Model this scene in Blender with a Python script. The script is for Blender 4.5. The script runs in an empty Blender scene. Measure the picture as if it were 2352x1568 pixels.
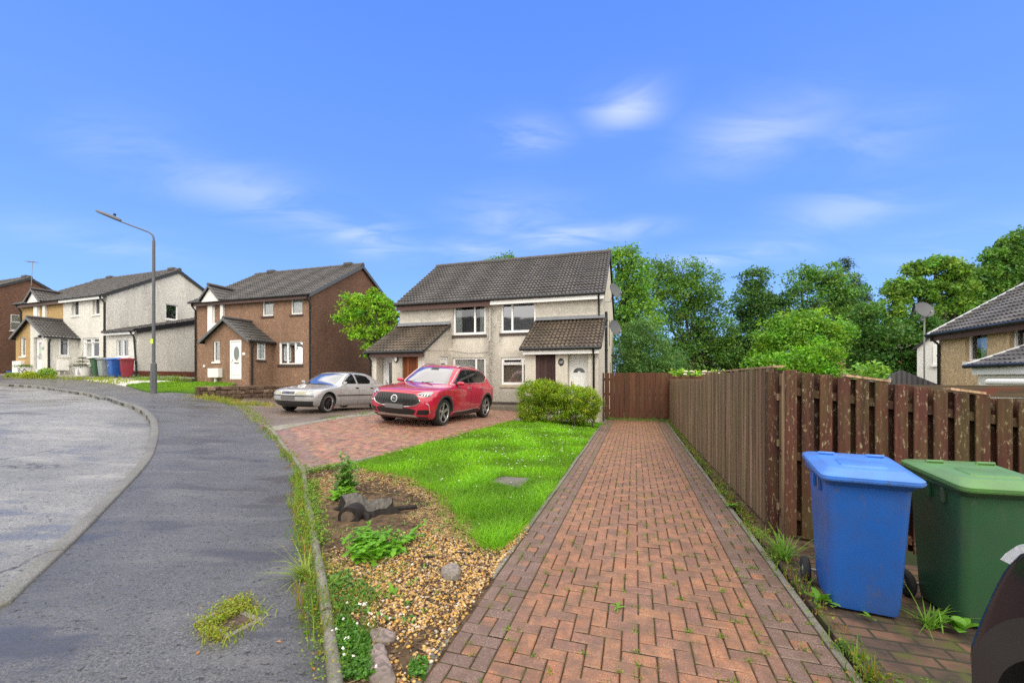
import bpy, bmesh, math, random
import numpy as np
from mathutils import Vector, Matrix
random.seed(7); RNG = np.random.default_rng(7)
SC = bpy.context.scene
COL = SC.collection
R = math.radians
# ---------------------------------------------------------------- camera geometry
EYE = 1.6; FPX = 940.0; CU = 1176.0; CV = 871.0       # measured from the photograph (2352 px wide view)
TH = R(16.76); ES = Vector((math.cos(TH), -math.sin(TH), 0)); DT = Vector((math.sin(TH), math.cos(TH), 0))
def st(s, t, z=0.0): return ES*s + DT*t + Vector((0, 0, z))
def px(u, v, Y): return Vector(((u-CU)/FPX*Y, Y, EYE-(v-CV)/FPX*Y))
# ---------------------------------------------------------------- mesh builder
class MB:
    def __init__(s): s.v = []; s.f = []; s.c = []
    def add(s, vs, fs, col=None):
        b = len(s.v); s.v += [tuple(p) for p in vs]
        for f in fs:
            s.f.append(tuple(b+i for i in f)); s.c.append(col)
        return s
    def box(s, x0, x1, y0, y1, z0, z1, col=None, m=None):
        vs = [Vector((x, y, z)) for z in (z0, z1) for y in (y0, y1) for x in (x0, x1)]
        if m is not None: vs = [m @ p for p in vs]
        return s.add(vs, [(0,2,3,1),(4,5,7,6),(0,1,5,4),(2,6,7,3),(0,4,6,2),(1,3,7,5)], col)
    def quad(s, a, b, c, d, col=None): return s.add([a, b, c, d], [(0,1,2,3)], col)
    def prism(s, poly, y0, y1, col=None, m=None):
        # poly of (x,z) extruded along y
        n = len(poly)
        vs = [Vector((x, y0, z)) for x, z in poly]+[Vector((x, y1, z)) for x, z in poly]
        if m is not None: vs = [m @ p for p in vs]
        return s.add(vs, [tuple(range(n)), tuple(range(2*n-1, n-1, -1))]+[(i, n+i, n+(i+1) % n, (i+1) % n) for i in range(n)], col)
    def tube(s, pts, r, n=8, col=None, cap=True):
        pts = [Vector(p) for p in pts]; k = len(pts)
        rs = r if isinstance(r, (list, tuple)) else [r]*k
        rings = []; up = None
        for i, p in enumerate(pts):
            d = (pts[min(i+1, k-1)]-pts[max(i-1, 0)])
            d = d.normalized() if d.length > 1e-9 else Vector((0,0,1))
            if up is None: up = Vector((1,0,0)) if abs(d.x) < .8 else Vector((0,1,0))
            a = (up-d*up.dot(d)).normalized(); b = d.cross(a); up = a
            rings.append([p+(a*math.cos(2*math.pi*j/n)+b*math.sin(2*math.pi*j/n))*rs[i] for j in range(n)])
        fs = []
        for i in range(k-1):
            for j in range(n):
                fs.append((i*n+j, i*n+(j+1) % n, (i+1)*n+(j+1) % n, (i+1)*n+j))
        if cap: fs += [tuple(range(n-1, -1, -1)), tuple((k-1)*n+j for j in range(n))]
        return s.add([p for r_ in rings for p in r_], fs, col)
    def lathe(s, prof, n=24, m=None, col=None):
        # prof of (r,z) round the z axis
        vs = []; fs = []
        for r_, z in prof:
            for j in range(n):
                a = 2*math.pi*j/n; p = Vector((r_*math.cos(a), r_*math.sin(a), z)); vs.append(m @ p if m is not None else p)
        for i in range(len(prof)-1):
            for j in range(n): fs.append((i*n+j, i*n+(j+1) % n, (i+1)*n+(j+1) % n, (i+1)*n+j))
        return s.add(vs, fs, col)
    def build(s, name, mat, parent=None, smooth=None, bevel=0, m=None, mats=None, segs=2):
        me = bpy.data.meshes.new(name)
        vs = s.v if m is None else [tuple(m @ Vector(p)) for p in s.v]
        me.from_pydata(vs, [], s.f)
        me.materials.append(mat)
        if True:
            at = me.attributes.new('Col', 'FLOAT_COLOR', 'FACE')
            arr = np.ones((len(s.f), 4), np.float32)
            for i, c in enumerate(s.c):
                if c is not None: arr[i, :3] = c
            at.data.foreach_set('color', arr.ravel())
        bm = bmesh.new(); bm.from_mesh(me); bmesh.ops.recalc_face_normals(bm, faces=bm.faces); bm.to_mesh(me); bm.free()
        o = bpy.data.objects.new(name, me); COL.objects.link(o)
        if smooth is not None:
            me.shade_smooth()
            if smooth < 180: me.set_sharp_from_angle(angle=R(smooth))
        if bevel:
            b = o.modifiers.new('bevel', 'BEVEL'); b.width = bevel; b.segments = segs; b.limit_method = 'ANGLE'; b.angle_limit = R(40)
        if parent is not None: o.parent = parent
        return o
def np_mesh(name, verts, faces, mat, parent=None, cols=None, smooth=False):
    """verts (n,3), faces (m,k) all of one size, cols (m,3) per face"""
    me = bpy.data.meshes.new(name)
    n, (m, k) = len(verts), faces.shape
    me.vertices.add(n); me.vertices.foreach_set('co', np.asarray(verts, np.float32).ravel())
    me.loops.add(m*k); me.loops.foreach_set('vertex_index', faces.astype(np.int32).ravel())
    me.polygons.add(m); me.polygons.foreach_set('loop_start', np.arange(0, m*k, k, dtype=np.int32))
    me.polygons.foreach_set('use_smooth', np.full(m, bool(smooth)))
    if cols is not None:
        at = me.attributes.new('Col', 'FLOAT_COLOR', 'FACE')
        at.data.foreach_set('color', np.hstack([cols, np.ones((m, 1))]).astype(np.float32).ravel())
    me.update(calc_edges=True); me.validate()
    me.materials.append(mat)
    o = bpy.data.objects.new(name, me); COL.objects.link(o)
    if parent is not None: o.parent = parent
    return o
def tag(o, label=None, cat=None, group=None, kind=None):
    if label: o['label'] = label
    if cat: o['category'] = cat
    if group: o['group'] = group
    if kind: o['kind'] = kind
    return o
def thing(name, loc, rz=0, label=None, cat=None, group=None):
    o = bpy.data.objects.new(name, None); COL.objects.link(o); o.empty_display_size = .2
    o.location = loc; o.rotation_euler = (0, 0, rz)
    return tag(o, label, cat, group)
def kids(o): return [c for c in COL.objects if c.parent == o]
def copy_tree(o, parent=None):
    c = o.copy(); COL.objects.link(c)
    if parent is not None: c.parent = parent
    for k in kids(o): copy_tree(k, c)
    return c
def text_mesh(txt, size, depth=.004):
    cu = bpy.data.curves.new('t', 'FONT'); cu.body = txt; cu.size = size; cu.extrude = depth; cu.align_x = 'CENTER'; cu.align_y = 'CENTER'
    o = bpy.data.objects.new('t', cu); COL.objects.link(o)
    me = bpy.data.meshes.new_from_object(o.evaluated_get(bpy.context.evaluated_depsgraph_get()))
    mb = MB(); mb.add([v.co.copy() for v in me.vertices], [tuple(p.vertices) for p in me.polygons])
    bpy.data.objects.remove(o); bpy.data.curves.remove(cu); bpy.data.meshes.remove(me)
    return mb
# ---------------------------------------------------------------- terrain
CTRL = []
for t in (-6, -2, 1, 4, 7, 10, 13, 15, 17.5):
    for s in (-1.1, .2, 1.4): p = st(s, t); CTRL.append((p.x, p.y, 0))
CTRL += [(-1.85,11,.33), (-1.05,13.6,.31), (-3.38,11.5,.43), (-6.03,13.43,.505), (-7.36,13.8,.54), (-6.62,16.2,.46),
         (-5.2,18.6,.36), (-.4,17.2,.30), (.4,13,.24), (1.6,12.9,.20), (-13.6,15.5,1.07), (-12.2,20.2,1.22), (-14,21.4,1.33), (-18,23,1.58),
         (-24.5,24.6,1.80), (-30,26,1.9), (-38,28,2.0), (-24,20.5,1.38), (-15.6,16,.92), (-8.1,9.1,.36), (-3.7,7.2,.03), (-3.9,3.1,0),
         (-6,5,.12), (-8,2,.1), (-12,8,.55), (-20,12,.95), (-14,0,.35), (-2.2,3.5,0), (-2,0,0), (-1.6,5.5,.02), (-6,10,.40), (-1.2,9,.18), (-3.4,9.2,.25),
         (3.5,3.4,0), (6,2,-.1), (14,12,-.7), (22,8,-1.0), (12,24,-.3), (20,26,-.8), (4,26,.2), (-6,28,.4), (-14,32,1.2), (-28,36,1.8), (-9.5,14.1,.68), (-11.6,15.2,.90), (-12.6,17.2,1.08), (-10.3,18.0,.58), (-9.6,19.6,.50), (-9.2,21.5,.5)]
_C = np.array(CTRL, float)
def _tps(r2): return np.where(r2 > 1e-12, r2*np.log(r2+1e-12), 0)
def _solve():
    n = len(_C); P = np.c_[np.ones(n), _C[:, :2]]
    K = _tps(((_C[:, None, :2]-_C[None, :, :2])**2).sum(-1))+np.eye(n)*2.0
    A = np.block([[K, P], [P.T, np.zeros((3, 3))]])
    return np.linalg.solve(A, np.r_[_C[:, 2], 0, 0, 0])
_W = _solve()
def TN(x, y):
    x = np.asarray(x, float); y = np.asarray(y, float); sh = x.shape; x = x.ravel(); y = y.ravel()
    z = np.empty_like(x)
    for i in range(0, len(x), 4000):
        q = np.c_[x[i:i+4000], y[i:i+4000]]
        z[i:i+4000] = _tps(((q[:, None]-_C[None, :, :2])**2).sum(-1)) @ _W[:len(_C)]+_W[-3]+q @ _W[-2:]
    return np.clip(z, -1.6, 2.3).reshape(sh)
def T(x, y): return float(TN(np.array([x]), np.array([y]))[0])
_YS = np.geomspace(1.2, 60, 500)
def gp(u, v):
    """the point where the photo's pixel meets the ground"""
    d = EYE-(v-CV)/FPX*_YS-TN((u-CU)/FPX*_YS, _YS)
    i = np.where((d[:-1] > 0) & (d[1:] <= 0))[0]
    if len(i) == 0: Y = 45.0
    else:
        i = i[0]; Y = _YS[i]+(_YS[i+1]-_YS[i])*d[i]/(d[i]-d[i+1])
    X = (u-CU)/FPX*Y
    return Vector((X, Y, T(X, Y)))
def gpl(l): return [gp(*p) for p in l]
def catmull(pts, n=4):
    pts = [Vector(p) for p in pts]; out = []
    for i in range(len(pts)-1):
        p0 = pts[max(i-1, 0)]; p1 = pts[i]; p2 = pts[i+1]; p3 = pts[min(i+2, len(pts)-1)]
        for k in range(n):
            t = k/n
            out.append(.5*((2*p1)+(p2-p0)*t+(2*p0-5*p1+4*p2-p3)*t*t+(3*p1-p0-3*p2+p3)*t**3))
    out.append(pts[-1]); return out
def inpoly(xy, poly):
    x, y = xy[:, 0], xy[:, 1]; r = np.zeros(len(xy), bool); n = len(poly)
    for i in range(n):
        x1, y1 = poly[i][0], poly[i][1]; x2, y2 = poly[(i+1) % n][0], poly[(i+1) % n][1]
        if y1 == y2: continue
        c = ((y1 > y) != (y2 > y)) & (x < (x2-x1)*(y-y1)/(y2-y1)+x1); r ^= c
    return r
def scatter(poly, n, rng=RNG):
    xs = [p[0] for p in poly]; ys = [p[1] for p in poly]
    q = np.c_[rng.uniform(min(xs), max(xs), n), rng.uniform(min(ys), max(ys), n)]
    return q[inpoly(q, poly)]
def grid_cut(bm, step):
    for ax in (0, 1):
        lo = min(v.co[ax] for v in bm.verts); hi = max(v.co[ax] for v in bm.verts)
        k = math.ceil(lo/step+1e-6)
        while k*step < hi:
            no = Vector((0, 0, 0)); no[ax] = 1; co = Vector((0, 0, 0)); co[ax] = k*step
            bmesh.ops.bisect_plane(bm, geom=bm.verts[:]+bm.edges[:]+bm.faces[:], plane_co=co, plane_no=no); k += 1
def drape(name, poly, mat, dz=0.0, step=.5, skirt=.14, zf=None, parent=None):
    bm = bmesh.new()
    f = bm.faces.new([bm.verts.new((p[0], p[1], 0)) for p in poly])
    if f.normal.z < 0: bmesh.ops.reverse_faces(bm, faces=[f])
    bmesh.ops.triangulate(bm, faces=bm.faces[:])
    grid_cut(bm, step)
    bm.normal_update()
    for fc in bm.faces:
        if fc.normal.z < 0: fc.normal_flip()
    z = TN(np.array([v.co.x for v in bm.verts]), np.array([v.co.y for v in bm.verts]))
    for v, zz in zip(bm.verts, z): v.co.z = zz+dz+(zf(v.co.x, v.co.y) if zf else 0)
    if skirt:
        be = [e for e in bm.edges if e.is_boundary]
        g = bmesh.ops.extrude_edge_only(bm, edges=be)['geom']
        for v in g:
            if isinstance(v, bmesh.types.BMVert): v.co.z -= skirt
    me = bpy.data.meshes.new(name); bm.to_mesh(me); bm.free(); me.materials.append(mat)
    o = bpy.data.objects.new(name, me); COL.objects.link(o)
    if parent is not None: o.parent = parent
    return o
# ---------------------------------------------------------------- materials
class NT:
    def __init__(s, name):
        s.m = bpy.data.materials.new(name); s.m.use_nodes = True; s.t = s.m.node_tree; s.t.nodes.clear()
        s.out = s.t.nodes.new('ShaderNodeOutputMaterial')
    def n(s, typ, ins=None, **at):
        nd = s.t.nodes.new('ShaderNode'+typ)
        for k, v in at.items(): setattr(nd, k, v)
        for k, v in (ins or {}).items(): s.set(nd.inputs[k], v)
        return nd
    def set(s, sock, v):
        if isinstance(v, bpy.types.NodeSocket): s.t.links.new(v, sock)
        elif isinstance(v, bpy.types.Node): s.t.links.new(v.outputs[0], sock)
        else:
            if isinstance(v, (tuple, list)) and len(v) == 3 and sock.type == 'RGBA': v = (*v, 1)
            sock.default_value = v
    def mix(s, f, a, b, blend='MIX'):
        nd = s.t.nodes.new('ShaderNodeMix'); nd.data_type = 'RGBA'; nd.blend_type = blend
        s.set(nd.inputs[0], f); s.set(nd.inputs[6], a); s.set(nd.inputs[7], b); return nd.outputs[2]
    def math(s, op, a, b=0.0, clamp=False):
        nd = s.t.nodes.new('ShaderNodeMath'); nd.operation = op; nd.use_clamp = clamp
        s.set(nd.inputs[0], a); s.set(nd.inputs[1], b); return nd.outputs[0]
    def ramp(s, f, pts):
        nd = s.t.nodes.new('ShaderNodeValToRGB'); s.set(nd.inputs[0], f); e = nd.color_ramp.elements
        while len(e) < len(pts): e.new(.5)
        for el, (p, c) in zip(e, pts):
            el.position = p; el.color = (c, c, c, 1) if isinstance(c, (int, float)) else (*c, 1)
        return nd.outputs[0]
    def co(s, which='Object', scale=None):
        tc = s.n('TexCoord').outputs[which]
        if scale is None: return tc
        return s.n('Mapping', {'Vector': tc, 'Scale': scale}).outputs[0]
    def noise(s, scale, detail=3, vec=None, rough=.55, out='Fac', dist=0.0):
        return s.n('TexNoise', {'Vector': vec if vec is not None else s.co(), 'Scale': scale, 'Detail': detail, 'Roughness': rough, 'Distortion': dist}).outputs[out]
    def bump(s, h, strength=.3, dist=.01):
        return s.n('Bump', {'Height': h, 'Strength': strength, 'Distance': dist}).outputs[0]
    def bsdf(s, color, rough=.6, **kw):
        b = s.n('BsdfPrincipled', {'Base Color': color, 'Roughness': rough})
        nm = {'spec': 'Specular IOR Level', 'metal': 'Metallic', 'coat': 'Coat Weight', 'coatr': 'Coat Roughness', 'normal': 'Normal', 'alpha': 'Alpha'}
        for k, v in kw.items(): s.set(b.inputs[nm[k]], v)
        s.t.links.new(b.outputs[0], s.out.inputs[0]); return b
    def surf(s, sh): s.t.links.new(sh.outputs[0] if isinstance(sh, bpy.types.Node) else sh, s.out.inputs[0]); return s.m
def plain(name, c, rough=.5, var=.12, nscale=6, bump=0, **kw):
    n = NT(name); f = n.noise(nscale, 4)
    col = n.mix(f, tuple(x*(1-var) for x in c), tuple(min(1, x*(1+var)) for x in c))
    if bump: kw['normal'] = n.bump(n.noise(nscale*8, 3), bump, .004)
    n.bsdf(col, rough, **kw); return n.m
def harl(name, c, dark=.7, stain=.5, scol=(.10,.09,.075), grain=55, contrast=.45, streak=.5, marks=()):
    """roughcast: pebbly speckle, bump, weather stains; marks are dirty patches of their own: (x, half width, z0, z1, strength)"""
    n = NT(name); co = n.co()
    sep = n.n('SeparateColor', {0: n.n('TexVoronoi', {'Vector': co, 'Scale': grain}).outputs['Color']})
    c1 = n.ramp(sep.outputs[0], [(0, tuple(x*(1-contrast*.55) for x in c)), (.45, tuple(x*.97 for x in c)), (.8, c), (1, tuple(min(.9, x*(1+contrast*.8)) for x in c))])
    c1 = n.mix(n.ramp(n.noise(.55, 5), [(.35, 0), (.75, .5)]), c1, tuple(x*dark for x in c))
    st_ = n.noise(1.0, 6, n.co('Object', (1.6, 1.6, .28)), .6); m = n.ramp(st_, [(.46, 0), (.78, 1)])
    sp_ = n.ramp(n.n('TexVoronoi', {'Vector': co, 'Scale': grain*.8}).outputs['Color'], [(.2, .25), (.8, 1)])
    fac = n.math('MULTIPLY', m, stain*.9)
    if marks:
        s3 = n.n('SeparateXYZ', {0: co}); wob = n.math('MULTIPLY', n.math('SUBTRACT', n.noise(2.6, 5), .5), .55)
        for (mx, hw, z0, z1, k) in marks:
            dx = n.math('ABSOLUTE', n.math('SUBTRACT', n.math('ADD', s3.outputs[0], wob), mx)); fx_ = n.math('SUBTRACT', 1.0, n.math('DIVIDE', dx, hw*1.7), True)
            zz = n.math('ADD', s3.outputs[2], n.math('MULTIPLY', wob, .8)); fz = n.math('MULTIPLY', n.math('DIVIDE', n.math('SUBTRACT', zz, z0), .25, True), n.math('DIVIDE', n.math('SUBTRACT', z1, zz), .25, True))
            fac = n.math('MAXIMUM', fac, n.math('MULTIPLY', n.math('MULTIPLY', fx_, fz), k))
    c2 = n.mix(n.math('MULTIPLY', fac, sp_), c1, scol)
    b = n.bump(n.n('TexVoronoi', {'Vector': co, 'Scale': max(45, grain*1.2)}).outputs['Distance'], .40, .008)
    n.bsdf(c2, .88, spec=.25, normal=b); return n.m
def tile(name, c, c2, moss=.25, wet=.38, tw=.15, th=.30):
    n = NT(name); co = n.co()
    sx = n.n('SeparateXYZ', {0: co})
    ix = n.math('FLOOR', n.math('DIVIDE', sx.outputs[0], tw*2)); iy = n.math('FLOOR', n.math('DIVIDE', sx.outputs[1], th))
    w = n.n('TexWhiteNoise', {'Vector': n.n('CombineXYZ', {0: ix, 1: iy})}, noise_dimensions='2D').outputs['Value']
    col = n.mix(w, c, c2)
    tr = n.math('FRACT', n.math('DIVIDE', sx.outputs[0], tw)); col = n.mix(n.ramp(tr, [(.0, .75), (.16, 0), (.52, 0), (.70, .8), (1, .85)]), col, tuple(x*.22 for x in c))  # troughs darkened in colour: dirt, plus shade painted in for the relief
    col = n.mix(n.ramp(n.noise(2.2, 6), [(.45, 0), (.8, moss)]), col, (.075, .07, .025))
    col = n.mix(n.ramp(n.noise(28, 4), [(.4, 0), (.75, .5)]), col, tuple(min(1, x*1.7) for x in c))
    n.bsdf(col, n.ramp(n.noise(5, 3), [(.3, wet), (.7, wet+.25)]), spec=.5, normal=n.bump(n.noise(60, 3), .25, .006)); return n.m
def wood(name, c1, c2, pale=(.30,.26,.16), flake=.5, green=.0, rough=.75, axis=(22, 22, .9)):
    n = NT(name); co = n.co('Object', axis)
    f = n.noise(1.0, 6, co, .65); col = n.mix(n.ramp(f, [(.3, 0), (.7, 1)]), c1, c2)
    bd = n.n('Attribute', attribute_name='Col').outputs['Color']
    col = n.mix(1.0, col, bd, 'MULTIPLY')
    if flake:
        fl = n.noise(1.0, 6, n.co('Object', (42, 42, 15)), .78)
        col = n.mix(n.ramp(fl, [(.66-.08*flake, 0), (.70-.08*flake, .85)]), col, pale)
    if green: col = n.mix(n.ramp(n.noise(1.4, 5, n.co('Object', (4, 4, 1))), [(.42, 0), (.7, green)]), col, (.10, .105, .03))
    n.bsdf(col, rough, spec=.3, normal=n.bump(f, .4, .004)); return n.m
def foliage(name, c, c2, trans=.35, rough=.45):
    n = NT(name); a = n.n('Attribute', attribute_name='Col').outputs['Color']
    f = n.noise(3.0, 3)
    col = n.mix(1.0, n.mix(f, c, c2), a, 'MULTIPLY')
    b = n.n('BsdfPrincipled', {'Base Color': col, 'Roughness': rough, 'Specular IOR Level': .35})
    tr = n.n('BsdfTranslucent', {'Color': n.mix(1.0, col, (1.25, 1.35, .55, 1), 'MULTIPLY')})
    return n.surf(n.n('MixShader', {0: trans, 1: b.outputs[0], 2: tr.outputs[0]}))
def attr_mat(name, rough=.8, grain=0, gs=300, gcol=(.6,.55,.5), spec=.3, bump=.3, bs=120, wetmap=False):
    n = NT(name); col = n.n('Attribute', attribute_name='Col').outputs['Color']
    if grain:
        v = n.n('SeparateColor', {0: n.n('TexVoronoi', {'Vector': n.co(), 'Scale': gs}).outputs['Color']})
        col = n.mix(n.ramp(v.outputs[0], [(.80, 0), (.90, grain)]), col, gcol)
        col = n.mix(n.ramp(v.outputs[1], [(.65, 0), (.85, grain*.8)]), col, (.03, .025, .03))
        col = n.mix(n.ramp(n.noise(7, 6, rough=.62), [(.36, 0), (.66, .85)]), col, (.135,.086,.064))
        col = n.mix(n.ramp(n.noise(.8, 4), [(.40, 0), (.72, .45)]), col, n.mix(1.0, col, (.60, .56, .56, 1), 'MULTIPLY'))
    r = n.ramp(n.noise(1.6, 4), [(.35, max(.15, rough-.22)), (.65, rough)]) if wetmap else rough
    n.bsdf(col, r, spec=spec, normal=n.bump(n.noise(bs, 3), bump, .004)); return n.m
def asphalt(name, c, scale=1.0, puddle=.35, wet=.42):
    n = NT(name); co = n.co()
    v = n.n('TexVoronoi', {'Vector': co, 'Scale': 130*scale})
    g = n.n('SeparateColor', {0: v.outputs['Color']}).outputs[0]
    col = n.ramp(g, [(0, tuple(x*.45 for x in c)), (.5, c), (.93, tuple(x*1.25 for x in c)), (1, tuple(x*1.9 for x in c))])
    col = n.mix(n.ramp(n.noise(.55, 6, rough=.65), [(.36, 0), (.66, .75)]), col, tuple(x*.50 for x in c))
    col = n.mix(n.ramp(n.noise(1.0, 5, n.co('Object', (.8, 2.4, 1)), .6), [(.52, 0), (.74, .40)]), col, (c[0]*1.9, c[1]*1.88, c[2]*1.8))
    # cracks and tarmac seams
    ck = n.n('TexVoronoi', {'Vector': n.n('Mapping', {'Vector': n.n('VectorMath', {0: co, 1: n.n('VectorMath', {0: n.noise(2.5, 4, out='Color'), 1: (.55, .55, .55)}, operation='MULTIPLY').outputs[0]}, operation='ADD').outputs[0], 'Scale': (.33, .5, .4)}).outputs[0], 'Scale': 1.0}, feature='DISTANCE_TO_EDGE')
    gate = n.ramp(n.noise(.5, 3), [(.52, 0), (.66, .8)])
    col = n.mix(n.math('MULTIPLY', n.ramp(ck.outputs['Distance'], [(.004, 1), (.012, 0)]), n.math('MULTIPLY', gate, .9)), col, (.012, .011, .010))
    pitn = n.noise(1.0, 5, n.co('Object', (17*scale, 24*scale, 17)), .66); pits = n.ramp(pitn, [(.60, 0), (.645, 1)])
    col = n.mix(n.math('MULTIPLY', pits, .8), col, (.015, .014, .014))
    pud = n.ramp(n.noise(1.0, 5, n.co('Object', (.5, 1.5, 1)), .55), [(.54, 0), (.60, 1)])
    col = n.mix(n.math('MULTIPLY', pud, puddle), col, (.05, .045, .038))
    rg = n.math('SUBTRACT', wet+.10, n.math('MULTIPLY', pud, wet-.14), True)
    bm = n.math('ADD', n.math('SUBTRACT', n.math('MULTIPLY', g, .4), n.math('MULTIPLY', pits, .8)), n.math('MULTIPLY', n.noise(45*scale, 4), .9))
    bs = n.math('SUBTRACT', .8, n.math('MULTIPLY', pud, .45))
    b = n.n('Bump', {'Height': bm, 'Strength': bs, 'Distance': .006}).outputs[0]
    n.bsdf(col, rg, spec=.5, normal=b); return n.m
def speckled(name, c, rough=.8, moss=.4, scale=60, mosscol=(.09,.10,.025)):
    n = NT(name); v = n.n('SeparateColor', {0: n.n('TexVoronoi', {'Vector': n.co(), 'Scale': scale*2}).outputs['Color']}).outputs[0]
    col = n.ramp(v, [(0, tuple(x*.6 for x in c)), (.5, c), (1, tuple(x*1.3 for x in c))])
    col = n.mix(n.ramp(n.noise(1.7, 6), [(.4, 0), (.75, .6)]), col, tuple(x*.5 for x in c))
    if moss: col = n.mix(n.ramp(n.noise(5, 6), [(.52, 0), (.7, moss)]), col, mosscol)
    n.bsdf(col, rough, spec=.35, normal=n.bump(n.noise(scale, 5), .4, .006)); return n.m
def paint(name, c, flake=0, rough=.28, metal=0.0):
    n = NT(name); f = n.noise(500, 2)
    dirt = n.ramp(n.noise(3, 5), [(.5, 0), (.85, .18)])
    col = n.mix(dirt, n.mix(n.math('MULTIPLY', f, flake), c, tuple(min(1, x*2+.05) for x in c)), tuple(x*.5+.03 for x in c))
    drops = n.n('TexVoronoi', {'Vector': n.co(), 'Scale': 55}).outputs['Distance']
    nb = n.bump(n.ramp(drops, [(.0, 1), (.28, 0)]), .10, .003)
    n.bsdf(col, rough, metal=metal, coat=1.0, coatr=.04, normal=nb); return n.m
def glass(name, tint=(.02,.025,.028), refl=.55, rough=.03, see=.75):
    """window pane: mirrors the sky, lets part of the room show through"""
    n = NT(name)
    fr = n.n('Fresnel', {'IOR': 1.5}).outputs[0]
    f = n.math('ADD', n.math('MULTIPLY', fr, 1.6), refl*.25, True)
    wv = n.bump(n.noise(1.3, 2), .05, .05)
    gl = n.n('BsdfGlossy', {'Color': (.92, .95, 1, 1), 'Roughness': rough, 'Normal': wv})
    tp = n.n('BsdfTransparent', {'Color': (.93, .95, .95, 1)}); df = n.n('BsdfDiffuse', {'Color': (*tint, 1)})
    base = n.n('MixShader', {0: see, 1: df.outputs[0], 2: tp.outputs[0]})
    return n.surf(n.n('MixShader', {0: f, 1: base.outputs[0], 2: gl.outputs[0]}))
MT = {}
MT['h_cream'] = harl('harl_cream', (.66,.605,.515), stain=.30, scol=(.16,.15,.135))
MT['h_dirty'] = harl('harl_dirty', (.50,.44,.36), stain=.85, scol=(.10,.09,.08), streak=1.0)
MT['h_white'] = harl('harl_white', (.70,.68,.63), stain=.3, scol=(.2,.19,.17), grain=26)
MT['h_whitestreak'] = harl('harl_white_streaked', (.66,.64,.59), stain=.85, scol=(.20,.19,.175), grain=26)
MT['h_yellow'] = harl('harl_ochre', (.47,.315,.14), stain=.3, contrast=.6, grain=26)
MT['h_brown'] = harl('harl_brown', (.265,.162,.110), dark=.72, stain=.5, scol=(.10,.06,.04), contrast=.75, grain=26)
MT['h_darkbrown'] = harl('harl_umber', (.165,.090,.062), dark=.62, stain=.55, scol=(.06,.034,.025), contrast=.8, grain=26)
MT['h_tan'] = harl('harl_buff', (.56,.42,.25), stain=.2, contrast=.7, grain=26)
MT['brick'] = speckled('plinth_brick', (.17,.055,.035), moss=.25, scale=25)
MT['stoneplinth'] = speckled('plinth_block', (.36,.25,.14), moss=.3, scale=25)
MT['tile_grey'] = tile('roof_tile_grey', (.052,.047,.047), (.088,.080,.079), .22)
MT['tile_brown'] = tile('roof_tile_brown', (.075,.056,.042), (.145,.11,.082), .25, .45)
MT['tile_slate'] = tile('roof_tile_slate', (.055,.053,.062), (.085,.08,.09), .12)
MT['ridge'] = plain('ridge_tile', (.06,.056,.058), .6, .3)
MT['upvc'] = plain('white_upvc', (.80,.80,.80), .3, .04)
MT['whitepaint'] = plain('white_paint', (.76,.75,.73), .5, .08)
MT['brownboard'] = plain('brown_board', (.085,.042,.034), .55, .2)
MT['blackpl'] = plain('black_plastic', (.014,.015,.018), .4, .25)
MT['lead'] = plain('lead_flashing', (.20,.21,.23), .5, .3, 9)
MT['sillbrown'] = plain('dark_sill', (.055,.04,.035), .7, .3)
MT['sillstone'] = plain('stone_sill', (.42,.36,.26), .8, .25)
MT['glass'] = glass('window_glass', refl=.25, see=.95)
MT['glassdark'] = glass('window_glass_dark', refl=.22, see=.75)
MT['glassmirror'] = glass('window_glass_reflecting', refl=.75, see=.5)
MT['frosted'] = plain('frosted_glass', (.36,.39,.39), .25, .15, 20)
MT['curtain'] = plain('net_curtain', (.62,.66,.63), .8, .1)
MT['blind'] = plain('slat_blind', (.46,.36,.26), .6, .2)
MT['vblind'] = plain('vertical_blind', (.60,.61,.57), .7, .08)
MT['metal'] = plain('grey_metal', (.30,.30,.31), .45, .2, metal=.6)
MT['chrome'] = plain('chrome', (.75,.76,.78), .12, .05, metal=1.0)
MT['galv'] = plain('galvanised_steel', (.17,.17,.175), .5, .3, 12, metal=.35)
MT['pole'] = plain('painted_pole', (.085,.09,.10), .5, .3, 9)
MT['wood_fence'] = wood('fence_wood', (.024,.010,.007), (.100,.033,.022), flake=1.05, green=.35, axis=(30,30,1.1))
MT['wood_fence2'] = wood('fence_wood_weathered', (.050,.029,.019), (.30,.20,.135), pale=(.27,.21,.14), flake=.5, green=.5, axis=(30,30,.7))
MT['wood_gate'] = wood('gate_wood', (.060,.022,.013), (.125,.052,.028), flake=.1, green=.1)
MT['wood_door'] = wood('rusty_door', (.13,.035,.012), (.24,.075,.022), flake=0)
MT['wood_dark'] = wood('peeling_door', (.035,.017,.018), (.075,.04,.038), pale=(.24,.16,.11), flake=.75)
MT['concrete'] = speckled('concrete_edging', (.20,.19,.16), moss=.65)
MT['kerb'] = speckled('kerb_stone', (.165,.16,.145), moss=.15, rough=.5)
MT['slab'] = speckled('paving_slab', (.25,.235,.21), moss=.35)
MT['rock'] = speckled('boulder', (.22,.19,.17), moss=.2, scale=30)
MT['rockpink'] = speckled('pink_boulder', (.21,.165,.155), moss=.2, scale=22)
MT['asphalt'] = asphalt('pavement_asphalt', (.108,.106,.107), 1.0, .75, .28)
MT['road'] = asphalt('road_asphalt', (.235,.232,.225), .8, .35, .34)
MT['stump'] = wood('stump_bark', (.007,.005,.005), (.028,.021,.019), pale=(.09,.075,.06), flake=.15, axis=(30, 30, 8))
MT['cutwood'] = wood('cut_wood', (.030,.030,.032), (.12,.10,.085), pale=(.24,.16,.11), flake=.3, axis=(14, 14, 14))
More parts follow.
